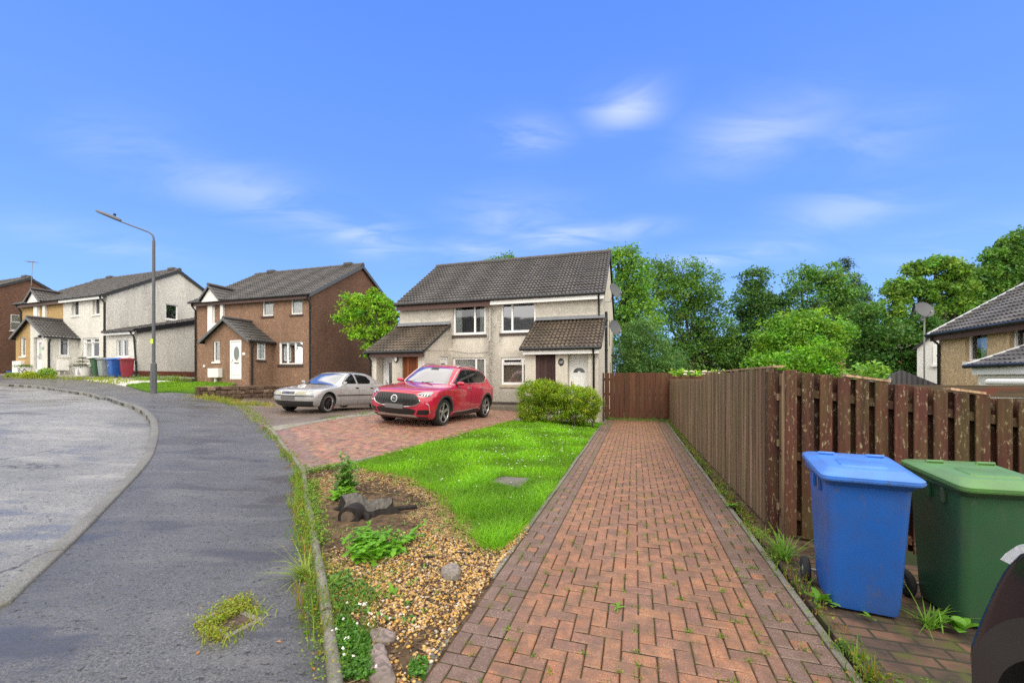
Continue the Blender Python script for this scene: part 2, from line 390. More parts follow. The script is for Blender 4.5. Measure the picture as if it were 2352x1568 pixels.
MT['cutgrey'] = wood('weathered_cut_wood', (.030,.026,.024), (.135,.125,.112), pale=(.26,.22,.18), flake=.4, axis=(40, 12, 12))
MT['blocks'] = attr_mat('block_paving', .62, .55, 260, (.45,.37,.33), .4, .35, 160, True)
MT['stones'] = attr_mat('pebbles', .5, 0, spec=.5, bump=.15)
MT['leaf_attr'] = foliage('weed_leaf', (.9,.9,.9), (1.05,1.1,1), .30)
MT['leaf_far'] = foliage('tree_leaf', (.85,.85,.85), (1.1,1.15,1.1), .30, .5)
MT['grass'] = foliage('grass_blade', (.85,.9,.85), (1.1,1.1,1.1), .35, .5)
MT['bark'] = plain('bark', (.055,.045,.035), .9, .4, 14, .5)
MT['rubber'] = plain('tyre_rubber', (.018,.018,.019), .75, .2)
MT['darkglass'] = plain('car_glass', (.008,.010,.011), .06, .2, spec=.4)
MT['plate'] = plain('number_plate_grey', (.135,.13,.135), .5, .08)
MT['cladding'] = plain('car_cladding', (.028,.028,.030), .55, .2)
MT['red'] = paint('crimson_paint', (.40,.002,.034), .10, .25)
MT['silver'] = paint('silver_paint', (.37,.37,.385), .3, .34, .35)
MT['navy'] = plain('midnight_paint', (.005,.007,.016), .18, .1, spec=.35)
MT['amber'] = plain('amber_lens', (.7,.16,.02), .2, .1)
MT['lens'] = plain('lamp_lens', (.36,.38,.39), .12, .25, 18)
MT['lensyel'] = plain('lamp_lens_yellowed', (.34,.33,.25), .15, .3, 18)
def binmat(name, c): 
    n = NT(name); d = n.ramp(n.noise(3.0, 6, rough=.65), [(.42, 0), (.70, .75)])
    col = n.mix(d, c, tuple(x*.5+.03 for x in c))
    col = n.mix(n.ramp(n.noise(7, 5, n.co('Object', (1.6, 1.6, .7))), [(.60, 0), (.68, .5)]), col, (.11,.10,.08))
    n.bsdf(col, n.ramp(n.noise(4, 3), [(.3, .32), (.7, .5)]), spec=.5, normal=n.bump(n.noise(260, 2), .12, .003)); return n.m
MT['bin_blue'] = binmat('bin_plastic_blue', (.015,.105,.43))
MT['bin_green'] = binmat('bin_plastic_green', (.030,.100,.045))
MT['bin_bluelid'] = binmat('bin_lid_blue', (.055,.20,.66))
MT['bin_greenlid'] = binmat('bin_lid_green', (.085,.21,.06))
MT['bin_red'] = binmat('bin_plastic_red', (.24,.012,.030))
MT['bin_grey'] = binmat('bin_plastic_grey', (.30,.33,.35))
# ---------------------------------------------------------------- camera, sky, sun
cam_d = bpy.data.cameras.new('camera'); cam = bpy.data.objects.new('camera', cam_d); COL.objects.link(cam); SC.camera = cam
cam.location = (0, 0, EYE); cam.rotation_euler = (R(90), 0, 0)
cam_d.sensor_width = 36; cam_d.lens = FPX/2352*36; cam_d.shift_y = (CV-784)/2352; cam_d.clip_start = .05; cam_d.clip_end = 3000
SUN_EL, SUN_AZ = R(48), R(176)         # azimuth clockwise from +Y: high behind the viewer
W = bpy.data.worlds.new('World'); SC.world = W; W.use_nodes = True
wt = W.node_tree; wt.nodes.clear()
class WN(NT):
    def __init__(s): s.t = wt
w = WN()
sky = w.n('TexSky', sky_type='NISHITA', sun_disc=False, sun_elevation=SUN_EL, sun_rotation=SUN_AZ, air_density=1.0, dust_density=.4, ozone_density=2.5, altitude=50)
dirn = w.n('TexCoord').outputs['Generated']
sp = w.n('SeparateXYZ', {0: dirn})
grad = w.ramp(sp.outputs[2], [(0, (.31, .56, .92)), (.12, (.25, .485, .91)), (.33, (.155, .345, .90)), (.66, (.105, .26, .90)), (1, (.09, .22, .8))])
grad = w.mix(1.0, grad, (10, 10, 10, 1), 'MULTIPLY')
blue = w.mix(.12, grad, w.mix(1.0, sky.outputs[0], (1.5, 1.8, 2.4, 1), 'MULTIPLY'))
# thin wind-blown cirrus on a flat cloud layer, so it flattens towards the horizon
den = w.math('ADD', w.math('MAXIMUM', sp.outputs[2], 0.0), .16)
cx = w.math('DIVIDE', sp.outputs[0], den); cy = w.math('DIVIDE', sp.outputs[1], den)
cv = w.n('Mapping', {'Vector': w.n('CombineXYZ', {0: cx, 1: cy, 2: 0}).outputs[0], 'Rotation': (0, 0, R(-24)), 'Scale': (.8, 2.0, 1), 'Location': (.9, .35, 0)}).outputs[0]
n1 = w.n('TexNoise', {'Vector': cv, 'Scale': 2.3, 'Detail': 10, 'Roughness': .58, 'Distortion': .7}).outputs['Fac']
def plane(u, v):
    d = Vector(((u-CU)/FPX, 1, (CV-v)/FPX)).normalized(); k_ = max(d.z, 0)+.16; return Vector((d.x/k_, d.y/k_, 0))
base = w.n('CombineXYZ', {0: cx, 1: cy, 2: 0}).outputs[0]
wisp = None
for u, v, ru, rv, st_ in ((1440,245,95,60,.95), (1210,318,95,46,.70), (560,440,250,62,.50), (700,500,190,50,.55), (860,552,110,46,.95), (1180,500,150,60,.55), (1290,545,160,32,.85), (1440,528,110,24,.70), (1740,310,190,90,.55), (1990,335,140,90,.35), (1950,480,190,60,.50), (1640,592,230,28,.55), (300,350,180,90,.25), (1090,570,120,30,.55), (2180,560,180,40,.4), (250,560,220,40,.3)):
    c = plane(u, v); rx = (plane(u+ru, v)-plane(u-ru, v)).length/2; e1 = plane(u, v-rv); e2 = plane(u, min(v+rv, 860)); ry = (e1-e2).length/2
    axis = (e2-e1).normalized(); xax = Vector((axis.y, -axis.x, 0))
    rx *= .88; ry *= .88
    rel = w.n('VectorMath', {0: base, 1: tuple(c)}, operation='SUBTRACT').outputs[0]
    px_ = w.math('DIVIDE', w.n('VectorMath', {0: rel, 1: tuple(xax)}, operation='DOT_PRODUCT').outputs['Value'], rx)
    py_ = w.math('DIVIDE', w.n('VectorMath', {0: rel, 1: tuple(axis)}, operation='DOT_PRODUCT').outputs['Value'], ry)
    r2 = w.math('ADD', w.math('MULTIPLY', px_, px_), w.math('MULTIPLY', py_, py_))
    gsn = w.math('MULTIPLY', w.math('EXPONENT', w.math('MULTIPLY', r2, -1.1)), st_)
    wisp = gsn if wisp is None else w.math('MAXIMUM', wisp, gsn)
wisp = w.math('MULTIPLY', wisp, w.ramp(n1, [(.38, .08), (.62, 1)]), True)
wisp = w.math('MULTIPLY', wisp, .50)
# the rain cloud overhead and behind the viewer
ovc = w.ramp(w.math('ADD', w.math('ADD', w.math('MULTIPLY', sp.outputs[1], -.6), sp.outputs[2]), w.math('MULTIPLY', w.math('MAXIMUM', w.math('SUBTRACT', w.math('ABSOLUTE', sp.outputs[0]), .82), 0.0), 2.2)), [(.245, 0), (.35, 1)])
ovt = w.mix(w.ramp(w.n('TexNoise', {'Vector': dirn, 'Scale': 2.2, 'Detail': 5}).outputs['Fac'], [(.3, 0), (.7, 1)]), (13.5, 13.0, 12.2, 1), (21.0, 20.0, 18.4, 1))
c1 = w.mix(wisp, blue, (9.0, 9.4, 10.4, 1))
c2 = w.mix(ovc, c1, ovt)
bg = w.n('Background', {'Color': c2, 'Strength': .1})
wo = wt.nodes.new('ShaderNodeOutputWorld'); wt.links.new(bg.outputs[0], wo.inputs[0])
sd = bpy.data.lights.new('sun', 'SUN'); sun = bpy.data.objects.new('sun', sd); COL.objects.link(sun)
sd.energy = 1.5; sd.angle = R(30); sd.color = (1, .93, .80)
sun.rotation_euler = (R(90)-SUN_EL, 0, -SUN_AZ+math.pi)
sun.location = (0, 0, 30)
SC.view_settings.view_transform = 'Standard'; SC.view_settings.look = 'None'; SC.view_settings.exposure = 0.3; SC.view_settings.gamma = 1
# ---------------------------------------------------------------- ground sheets
KERB = catmull(gpl([(-70,1425),(0,1358),(60,1308),(120,1255),(190,1190),(260,1122),(305,1078),(330,1045),(343,1010),(347,985),(344,965),(328,945),(300,930),(260,918),(215,907),(170,899),(130,893),(95,888),(60,884.5),(0,881)]), 3)
k0 = KERB[0]; k1 = KERB[-1]
KERB = [Vector((-5.6, .8, 0)), Vector((-4.9, 1.9, 0))]+KERB+[Vector((k1.x-8, k1.y+.6, 0)), Vector((k1.x-22, k1.y+1.0, 0))]
INNER = gpl([(775,1640),(752,1568),(738,1450),(725,1340),(714,1265),(700,1180),(688,1082),(668,1052),(648,1028),(622,992),(606,982),(580,965),(545,935),(515,922),(455,906),(356,902),(300,889),(240,878),(170,870.5),(95,866),(0,862)])
i1 = INNER[-1]
INNER = [Vector((-.85, 1.2, 0)), Vector((-.7, -1, 0))][::-1]+INNER+[Vector((i1.x-20, i1.y+2.0, 0))]
def z3(p, dz=0): return Vector((p[0], p[1], T(p[0], p[1])+dz))
# earth beneath everything, out to the horizon
def ground_base():
    xs = np.r_[-900, -300, -120, np.arange(-60, 45, 1.25), 60, 120, 300, 900]; ys = np.r_[-900, -300, -60, np.arange(-12, 62, 1.25), 90, 160, 300, 900]
    gx, gy = np.meshgrid(xs, ys); z = TN(np.clip(gx, -60, 45), np.clip(gy, -12, 60)).clip(-1.6, 2.3)-.22
    v = np.c_[gx.ravel(), gy.ravel(), z.ravel()]; nx = len(xs); i = np.arange(len(ys)-1)[:, None]*nx+np.arange(nx-1)[None]
    f = np.stack([i, i+1, i+nx+1, i+nx], -1).reshape(-1, 4)
    n = NT('rough_ground'); c = n.mix(n.noise(.6, 6), (.035,.055,.016), (.075,.085,.03)); n.bsdf(c, .9, spec=.2)
    o = np_mesh('ground', v, f, n.m, smooth=True); tag(o, kind='structure')
ground_base()
road_poly = KERB+[Vector((-45, 34, 0)), Vector((-60, 10, 0)), Vector((-40, -12, 0)), Vector((-5.6, -12, 0))]
tag(drape('road', road_poly, MT['road'], -.10, .6, .05), kind='structure')
pav_poly = [p for p in KERB]+INNER[::-1]+[Vector((-5.2, -1, 0))]
tag(drape('pavement', pav_poly, MT['asphalt'], 0, .5, .12), kind='structure')
# kerb stones: strips with joints, dropped low where cars cross
def kerb(name, pts, w, h, mat, dz=.012, seg=.9, gap=.012, side=1, top=None, round_=.02, label=None, jit=.006):
    """a run of kerb stones along pts; width towards `side`"""
    L = [0]
    for a, b in zip(pts, pts[1:]): L.append(L[-1]+(Vector((b[0]-a[0], b[1]-a[1], 0))).length)
    def at(d):
        d = max(0, min(L[-1]-1e-6, d)); i = max(0, np.searchsorted(L, d, 'right')-1); i = min(i, len(pts)-2)
        f = (d-L[i])/max(1e-9, L[i+1]-L[i]); a, b = pts[i], pts[i+1]
        p = Vector((a[0]+(b[0]-a[0])*f, a[1]+(b[1]-a[1])*f, 0)); t_ = Vector((b[0]-a[0], b[1]-a[1], 0)).normalized()
        return p, Vector((-t_.y, t_.x, 0))*side
    mb = MB(); d = 0
    while d < L[-1]-.05:
        e = min(d+seg, L[-1]); j = random.uniform(-jit, jit); k = max(2, int((e-d)/.3)+1); rings = []
        for q in np.linspace(d+gap/2, e-gap/2, k):
            p, nn = at(q); hz = dz(q/L[-1]) if callable(dz) else dz
            prof = [(0, -h), (0, hz-round_), (round_*.3, hz-round_*.3), (round_, hz), (w-round_, hz), (w-round_*.3, hz-round_*.3), (w, hz-round_), (w, -h)]
            zt = T(p.x, p.y)
            rings.append([p+nn*a+Vector((0, 0, zt+b+j)) for a, b in prof])
        n = 8; fs = [(i*n+m_, i*n+m_+1, (i+1)*n+m_+1, (i+1)*n+m_) for i in range(k-1) for m_ in range(n-1)]
        fs += [tuple(range(n)), tuple((k-1)*n+m_ for m_ in range(n-1, -1, -1))]
        mb.add([p for r_ in rings for p in r_], fs); d = e
    o = mb.build(name, mat, smooth=50); return o
tag(kerb('kerb', KERB, .14, .16, MT['kerb'], lambda q: .024, 1.0, side=-1, jit=.002), kind='structure')
# ---- block paving ---------------------------------------------------------
def blocks_mesh(name, cells, mat, h=.006, gap=.0035, zoff=.006):
    """cells: (s0,s1,t0,t1,col) in drive coordinates; each a chamfered block with its own tilt and colour"""
    n = len(cells); a = np.array([c[:4] for c in cells]); col = np.array([c[4] for c in cells])
    ch = .006; V = np.zeros((n, 8, 3))
    tilt = RNG.normal(0, .0016, (n, 4)); lift = RNG.normal(0, .0014, n)
    for k, (i, j) in enumerate(((0, 2), (1, 2), (1, 3), (0, 3))):
        sg = 1 if i == 0 else -1; tg = 1 if j == 2 else -1
        for lay, off in ((0, gap), (1, gap+ch)):
            s = a[:, i]+sg*off; t = a[:, j]+tg*off
            x = ES.x*s+DT.x*t; y = ES.y*s+DT.y*t
            V[:, k+4*lay, 0] = x; V[:, k+4*lay, 1] = y
            V[:, k+4*lay, 2] = TN(x, y)+zoff-(h if lay == 0 else 0)+lift+tilt[:, k]
    F = np.array([[4,5,6,7],[0,1,5,4],[1,2,6,5],[2,3,7,6],[3,0,4,7]])
    f = (np.arange(n)[:, None, None]*8+F[None]).reshape(-1, 4)
    # ES x DT is right-handed (x right, y ahead): faces already face up
    return np_mesh(name, V.reshape(-1, 3), f, mat, cols=np.repeat(col, 5, 0))
def herring(s0, s1, t0, t1, palette, b=.1):
    """90 degree herringbone, blocks of 2b x b"""
    out = []; ni = int((s1-s0)/b)+4; nj = int((t1-t0)/b)+4
    for j in range(-4, nj):
        for i in range(-4, ni):
            m_ = (i-j) % 4
            if m_ == 0: c = (s0+i*b, s0+(i+2)*b, t0+j*b, t0+(j+1)*b)
            elif m_ == 3: c = (s0+i*b, s0+(i+1)*b, t0+j*b, t0+(j+2)*b)
            else: continue
            x0, x1, y0, y1 = max(c[0], s0), min(c[1], s1), max(c[2], t0), min(c[3], t1)
            if x1-x0 < .02 or y1-y0 < .02: continue
            out.append((x0, x1, y0, y1, palette()))
    return out
def pal_red():
    k = random.random(); v = random.uniform(.88, 1.12)
    c = (.345, .152, .070) if k < .80 else (.265, .124, .072)
    return tuple(x*v*random.uniform(.97, 1.03) for x in c)
def pal_dark():
    v = random.uniform(.85, 1.15); return tuple(x*v for x in (.185, .116, .090))
S0, S1, T0, T1 = -1.08, 1.10, .9, 16.7
cells = []
b = .1
def pinwheel(s0, t0):
    c = [(s0, s0+.2, t0, t0+.1), (s0+.2, s0+.3, t0, t0+.2), (s0+.1, s0+.3, t0+.2, t0+.3), (s0, s0+.1, t0+.1, t0+.3)]
    return [(*q, pal_dark()) for q in c]+[(s0+.1, s0+.2, t0+.1, t0+.2, pal_red())]
t = T0
while t < T1-.25:
    cells += pinwheel(S0, t); cells += pinwheel(S1-.3, t); t += .3
cells += herring(S0+.3, S1-.3, T0, T1, pal_red)
o = blocks_mesh('block_driveway', cells, MT['blocks']); tag(o, kind='structure')
n = NT('joint_sand'); n.bsdf(n.mix(n.ramp(n.noise(7, 6), [(.50, 0), (.66, .8)]), (.040,.030,.022), (.075,.090,.018)), .95, spec=.1)
MT['joint'] = n.m
tag(drape('driveway_bed', [st(S0-.02, T0), st(S1+.02, T0), st(S1+.02, T1+.1), st(S0-.02, T1+.1)], MT['joint'], -.0005, .5, .1), kind='structure')
def sline(s, t0, t1, k=12): return [st(s, t0+(t1-t0)*i/k) for i in range(k+1)]
tag(kerb('edging_stone', sline(S0-.055, 3.10, 16.6), .05, .12, MT['concrete'], .014, .9, .008, -1, round_=.006), kind='structure')
tag(kerb('edging_stone', [st(S0-.03, 1.2), st(S0-.07, 2.45)], .06, .12, MT['concrete'], .010, .9, .010, -1, round_=.008), kind='structure')
tag(kerb('edging_stone', sline(S1+.055, .5, 16.6), .05, .12, MT['concrete'], .012, .9, .008, 1, round_=.006), kind='structure')
# strip of bare soil under the fence, old mossy brick yard beside the bins
n = NT('yard_brick'); co = n.n('Mapping', {'Vector': n.co(), 'Rotation': (0, 0, TH)}).outputs[0]
br = n.n('TexBrick', {'Vector': co, 'Color1': (.16,.085,.055,1), 'Color2': (.085,.055,.042,1), 'Mortar': (.035,.033,.016,1), 'Scale': 1.0, 'Mortar Size': .012, 'Mortar Smooth': .4, 'Brick Width': .22, 'Row Height': .11, 'Bias': -.1})
c = n.mix(n.ramp(n.noise(4, 6), [(.42, 0), (.6, .85)]), br.outputs['Color'], (.035,.028,.022))
c = n.mix(n.ramp(n.noise(7, 6), [(.53, 0), (.68, .8)]), c, (.075,.09,.015))
n.bsdf(c, .7, normal=n.bump(br.outputs['Fac'], -.5, .01)); MT['yard'] = n.m
tag(drape('brick_yard', [st(S1+.10, -2), st(4.4, -2), st(4.4, 4.4), st(S1+.10, 4.4)], MT['yard'], -.006, .6, .05), kind='structure')
n = NT('soil'); c = n.mix(n.ramp(n.noise(9, 6), [(.35, 0), (.7, 1)]), (.050,.034,.023), (.150,.100,.060)); n.bsdf(c, .95, spec=.15, normal=n.bump(n.noise(40, 5), .8, .02)); MT['soil'] = n.m
tag(drape('soil_strip', [st(S1+.10, 4.4), st(2.2, 4.4), st(2.2, 17.2), st(S1+.10, 17.2)], MT['soil'], -.012, .8, .03), kind='structure')
# ---- the SUV's brick drive, the slab strip, the old drive of the silver car
def local(p): return (p.dot(ES), p.dot(DT))
RD = gpl([(690,1083),(668,1052),(648,1028),(622,990),(760,962),(870,950),(960,938),(1040,930),(1190,925),(1200,962),(1175,968),(1120,982),(1045,1003),(960,1024),(880,1046),(815,1062),(760,1072)])
rs = [local(p) for p in RD]
rdcells = herring(min(q[0] for q in rs)-.3, max(q[0] for q in rs)+.3, min(q[1] for q in rs)-.3, max(q[1] for q in rs)+.3, lambda: tuple(x*random.uniform(.8, 1.15) for x in ((.43,.215,.140) if random.random() < .8 else (.33,.165,.12))))
cc = np.array([((c[0]+c[1])/2, (c[2]+c[3])/2) for c in rdcells]); ok = inpoly(cc, rs)
rdcells = [c for c, k in zip(rdcells, ok) if k]
edge = [local(p) for p in gpl([(690,1083),(668,1052),(648,1028),(622,990)])]
def near_edge(c):
    q = Vector(((c[0]+c[1])/2, (c[2]+c[3])/2)); dd = 9
    for a, b_ in zip(edge, edge[1:]):
        a = Vector(a); b_ = Vector(b_); u = max(0, min(1, (q-a).dot(b_-a)/(b_-a).length_squared)); dd = min(dd, (q-a-(b_-a)*u).length)
    return dd < .45
rdcells = [(*c[:4], tuple(x*random.uniform(.85, 1.1) for x in (.27,.165,.145))) if near_edge(c) else c for c in rdcells]
tag(blocks_mesh('brick_driveway', rdcells, MT['blocks'], zoff=.012), kind='structure')
tag(drape('brick_driveway_bed', RD, MT['joint'], .002, .5, .1), kind='structure')
n = NT('old_paving'); co = n.n('Mapping', {'Vector': n.co(), 'Rotation': (0, 0, TH)}).outputs[0]
br = n.n('TexBrick', {'Vector': co, 'Color1': (.21,.155,.125,1), 'Color2': (.15,.115,.098,1), 'Mortar': (.06,.055,.04,1), 'Mortar Size': .008, 'Brick Width': .2, 'Row Height': .1})
c = n.mix(n.ramp(n.noise(1.1, 6), [(.4, 0), (.7, .6)]), br.outputs['Color'], (.085,.07,.06)); n.bsdf(c, n.ramp(n.noise(.9, 4), [(.4, .3), (.65, .6)])); MT['oldpave'] = n.m
tag(drape('old_driveway', gpl([(606,982),(580,965),(545,936),(535,930)])+[Vector((-11.2,17.2,0)),Vector((-10.6,19.4,0)),Vector((-9.8,22,0)),Vector((-5,22,0))]+gpl([(870,918),(900,925),(900,943),(840,955),(720,972),(640,981)]), MT['oldpave'], .006, .6, .1), kind='structure')
sp_ = gpl([(608,984),(640,978),(720,968),(840,950),(960,930),(1000,930),(930,944),(870,953),(760,965),(626,992)])
tag(drape('slab_strip', sp_, MT['slab'], .020, .5, .1), kind='structure')
# garden kerb along the pavement
GK = gpl([(760,1640),(752,1568),(738,1450),(725,1340),(714,1265),(706,1205),(700,1170),(690,1085)])
tag(kerb('garden_kerb', [Vector((-.66, 1.0, 0))]+catmull(GK, 3), .075, .12, MT['concrete'], .075, .92, .012, -1, round_=.03, jit=.008), kind='structure')
DK = catmull(gpl([(690,1083),(668,1052),(648,1028),(622,992),(606,982)]), 3)
tag(kerb('driveway_kerb', DK, .07, .12, MT['concrete'], .05, .92, .01, -1, round_=.012), kind='structure')
LK = gpl([(690,1086),(760,1073),(812,1063),(850,1053)])
tag(kerb('lawn_kerb', LK, .06, .12, MT['concrete'], .05, .92, .01, -1, round_=.012), kind='structure')
# lawn and planting bed
LAWN = gpl([(815,1063),(880,1047),(960,1025),(1045,1004),(1120,983),(1178,967),(1280,968),(1383,973)])+[st(S0-.06, 13.2), st(S0-.06, 9), st(S0-.06, 6), st(S0-.06, 4.2)]+gpl([(1150,1268),(1110,1262),(1085,1240),(1090,1215),(1052,1205),(1040,1170),(1030,1145),(990,1130),(950,1110),(940,1098),(900,1090),(850,1082),(800,1075)])
BED = [Vector((-.62, 1.0, 0))]+gpl([(757,1568),(745,1450),(733,1340),(722,1265),(708,1180),(697,1090),(760,1076),(810,1068),(900,1086),(960,1108),(1040,1150),(1095,1215),(1150,1262)])+[st(S0-.05, 4.1), st(S0-.05, 3.1), st(S0+.012, 3.05), st(S0+.012, 1.0)]
n = NT('turf'); c = n.mix(n.ramp(n.noise(6, 5), [(.3, 0), (.7, 1)]), (.055,.125,.012), (.09,.19,.022)); n.bsdf(c, .9, spec=.2, normal=n.bump(n.noise(60, 4), .6, .02)); MT['turf'] = n.m
tag(drape('lawn_soil', LAWN, MT['turf'], .004, .4, .08), kind='structure')
tag(drape('planting_bed', BED, MT['soil'], .010, .25, .08, zf=lambda x, y: .035*math.exp(-((x+2.0)**2+(y-4.7)**2)/.8)), kind='structure')
# plots in front of the far houses
tag(drape('far_lawn', gpl([(290,886),(330,880.5),(430,878.5),(545,881),(530,889),(460,897),(455,904.5),(360,901)]), MT['turf'], .05, .6, .2), kind='structure')
n = NT('white_chippings'); v = n.n('SeparateColor', {0: n.n('TexVoronoi', {'Vector': n.co(), 'Scale': 14}).outputs['Color']}).outputs[0]
n.bsdf(n.ramp(v, [(0, (.2,.17,.13)), (.5, (.55,.53,.5)), (1, (.75,.74,.7))]), .8); MT['chips'] = n.m
tag(drape('white_gravel', gpl([(190,872.5),(240,878),(288,887),(330,880),(395,876),(320,872),(250,869.5)]), MT['chips'], .03, .6, .2), kind='structure')
tag(drape('house_path', gpl([(-10,861.5),(60,864),(165,869.5),(255,870),(330,873),(400,874),(440,872)])+[Vector((-18.5,24.2,0)), Vector((-24.5,27,0)), Vector((-36,31,0))], MT['slab'], .06, 1.0, .2), kind='structure')
print('KERB', [tuple(round(c, 1) for c in p) for p in KERB[::4]])
print('INNER', [tuple(round(c, 1) for c in p) for p in INNER])
# ---------------------------------------------------------------- building kit (house frame: x along the front, y into the house, z up)
class House:
    def __init__(s, name, corner, z0, th, label, cat='house', group=None):
        s.th = th; s.o = Vector((corner[0], corner[1], z0)); s.e = Vector((math.cos(th), -math.sin(th), 0)); s.d = Vector((math.sin(th), math.cos(th), 0))
        s.root = thing(name, s.o, -th, label, cat, group)
    def on_y(s, u, v, y=0.0):
        """where the photo's pixel meets the plane y (parallel to the front): local (x, z)"""
        r = Vector(((u-CU)/FPX, 1, -(v-CV)/FPX)); c = Vector((0, 0, EYE)); p0 = s.o+s.d*y
        k = (p0-c).dot(s.d)/r.dot(s.d); q = c+r*k-s.o; return q.dot(s.e), q.z
    def on_x(s, u, v, x=0.0):
        r = Vector(((u-CU)/FPX, 1, -(v-CV)/FPX)); c = Vector((0, 0, EYE)); p0 = s.o+s.e*x
        k = (p0-c).dot(s.e)/r.dot(s.e); q = c+r*k-s.o; return q.dot(s.d), q.z
    def rect(s, u0, u1, v0, v1, y=0.0):
        a = s.on_y(u0, v0, y); b_ = s.on_y(u1, v1, y); c = s.on_y(u1, v0, y); d = s.on_y(u0, v1, y)
        return a[0], b_[0], (b_[1]+d[1])/2, (a[1]+c[1])/2
    def rectx(s, u0, u1, v0, v1, x=0.0):
        a = s.on_x(u0, v0, x); b_ = s.on_x(u1, v1, x); c = s.on_x(u1, v0, x); d = s.on_x(u0, v1, x)
        return a[0], b_[0], (b_[1]+d[1])/2, (a[1]+c[1])/2
FRONT = Matrix.Identity(4)
def RIGHT(x): return Matrix.Translation((x, 0, 0)) @ Matrix.Rotation(R(90), 4, 'Z')       # local x -> +y, outward (-y) -> +x
def AT(x, y): return Matrix.Translation((x, y, 0))
def wall_poly(mb, x0, x1, z0, ztop, ops=(), rev=.11, m=FRONT, th=.28):
    """wall in the xz plane facing -y with openings; ztop is a height or a list of (x,z) for a gable top"""
    top = ztop if isinstance(ztop, list) else [(x0, ztop), (x1, ztop)]
    def zt(x): return float(np.interp(x, [p[0] for p in top], [p[1] for p in top]))
    xs = sorted({x0, x1, *[p[0] for p in top], *[o[0] for o in ops], *[o[1] for o in ops]}); xs = [x for x in xs if x0-1e-6 <= x <= x1+1e-6]
    P = lambda x, y, z: m @ Vector((x, y, z))
    for a, b_ in zip(xs, xs[1:]):
        if b_-a < 1e-4: continue
        mid = (a+b_)/2; here = sorted([o for o in ops if o[0]-1e-6 <= mid <= o[1]+1e-6], key=lambda o: o[2]); z = z0
        for o in here:
            if o[2]-z > 1e-4: mb.quad(P(a,0,z), P(b_,0,z), P(b_,0,o[2]), P(a,0,o[2]))
            z = o[3]
        mb.quad(P(a,0,z), P(b_,0,z), P(b_,0,zt(b_)), P(a,0,zt(a)))
    for o in ops:
        d = o[4] if len(o) > 4 else rev; a, b_, c, e = o[:4]
        mb.quad(P(a,0,c), P(a,d,c), P(a,d,e), P(a,0,e)); mb.quad(P(b_,0,c), P(b_,0,e), P(b_,d,e), P(b_,d,c))
        mb.quad(P(a,0,e), P(a,d,e), P(b_,d,e), P(b_,0,e)); mb.quad(P(a,0,c), P(b_,0,c), P(b_,d,c), P(a,d,c))
def window(root, x0, x1, z0, z1, m=FRONT, rev=.10, cols=(), rows=(), hop=None, sill='sillbrown', silldrop=.10, fr=.055, frame='upvc', glassm='glass', curtain=None, label=None, sillw=.06, backdrop=True):
    """a white framed window set back in its opening. cols: mullion fractions; hop: fraction height of top hoppers"""
    f = MB(); y0, y1 = rev-.05, rev+.03
    B = lambda a, b_, c, d, ya=y0, yb=y1: f.box(a, b_, ya, yb, c, d, m=m)
    B(x0, x0+fr, z0, z1); B(x1-fr, x1, z0, z1); B(x0+fr, x1-fr, z1-fr, z1); B(x0+fr, x1-fr, z0, z0+fr*1.15)
    W_, H_ = x1-x0, z1-z0; xs = [x0+fr]+[x0+c*W_ for c in cols]+[x1-fr]
    zh = z1-hop*H_ if hop else None; mul = fr*.95
    for c in cols: B(x0+c*W_-mul/2, x0+c*W_+mul/2, z0+fr*1.15, z1-fr, y0+.004, y1)
    if hop:
        for i in range(len(xs)-1):
            a = xs[i]+(mul/2 if i else 0); b_ = xs[i+1]-(mul/2 if i < len(xs)-2 else 0)
            B(a, b_, zh-mul/2, zh+mul/2, y0+.006, y1)
            B(a, b_, zh+mul/2, zh+mul/2+.03, y0-.015, y1); B(a, b_, z1-fr-.03, z1-fr, y0-.015, y1); B(a, a+.03, zh+mul/2+.03, z1-fr-.03, y0-.015, y1); B(b_-.03, b_, zh+mul/2+.03, z1-fr-.03, y0-.015, y1)
    w_ = f.build('window', MT[frame], root, bevel=.006, segs=1)
    if label: w_['label'] = label
    g = MB(); P = lambda x, y, z: m @ Vector((x, y, z))
    g.quad(P(x0+fr*.6, rev+.006, z0+fr*.6), P(x1-fr*.6, rev+.006, z0+fr*.6), P(x1-fr*.6, rev+.006, z1-fr*.6), P(x0+fr*.6, rev+.006, z1-fr*.6))
    g.build('pane', MT[glassm], w_)
    if sill:
        s_ = MB(); s_.prism([(x0-sillw, z0-silldrop), (x1+sillw, z0-silldrop), (x1+sillw, z0-.02), (x0-sillw, z0-.02)], -.055, rev-.052, m=m)
        s_.build('sill', MT[sill], w_, bevel=.008)
    if curtain:
        c = MB()
        for (a, b_, mt_) in curtain:
            k = max(6, int((b_-a)*W_/.035)); xa, xb = x0+a*W_, x0+b_*W_
            pts = [(xa+(xb-xa)*i/k, rev+.035+.02*(i % 2)+random.uniform(0, .01)) for i in range(k+1)]
            cc_ = MB()
            for (p, q) in zip(pts, pts[1:]): cc_.quad(P(p[0], p[1], z0+.02), P(q[0], q[1], z0+.02), P(q[0], q[1], z1-.02), P(p[0], p[1], z1-.02))
            cc_.build('curtain' if mt_ == 'curtain' else 'blind', MT[mt_], w_)
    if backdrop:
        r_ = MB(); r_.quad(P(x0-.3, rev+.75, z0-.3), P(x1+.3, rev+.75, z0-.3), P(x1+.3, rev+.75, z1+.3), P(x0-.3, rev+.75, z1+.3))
        r_.build('room_shade_sheet', MT['room'], w_)  # dark sheet close behind the pane, its colour standing for the unlit room
    return w_
MT['brass'] = plain('brass', (.55,.38,.12), .3, .2, metal=.8)
MT['room'] = plain('room_shade', (.06,.055,.05), .9, .3, 2)
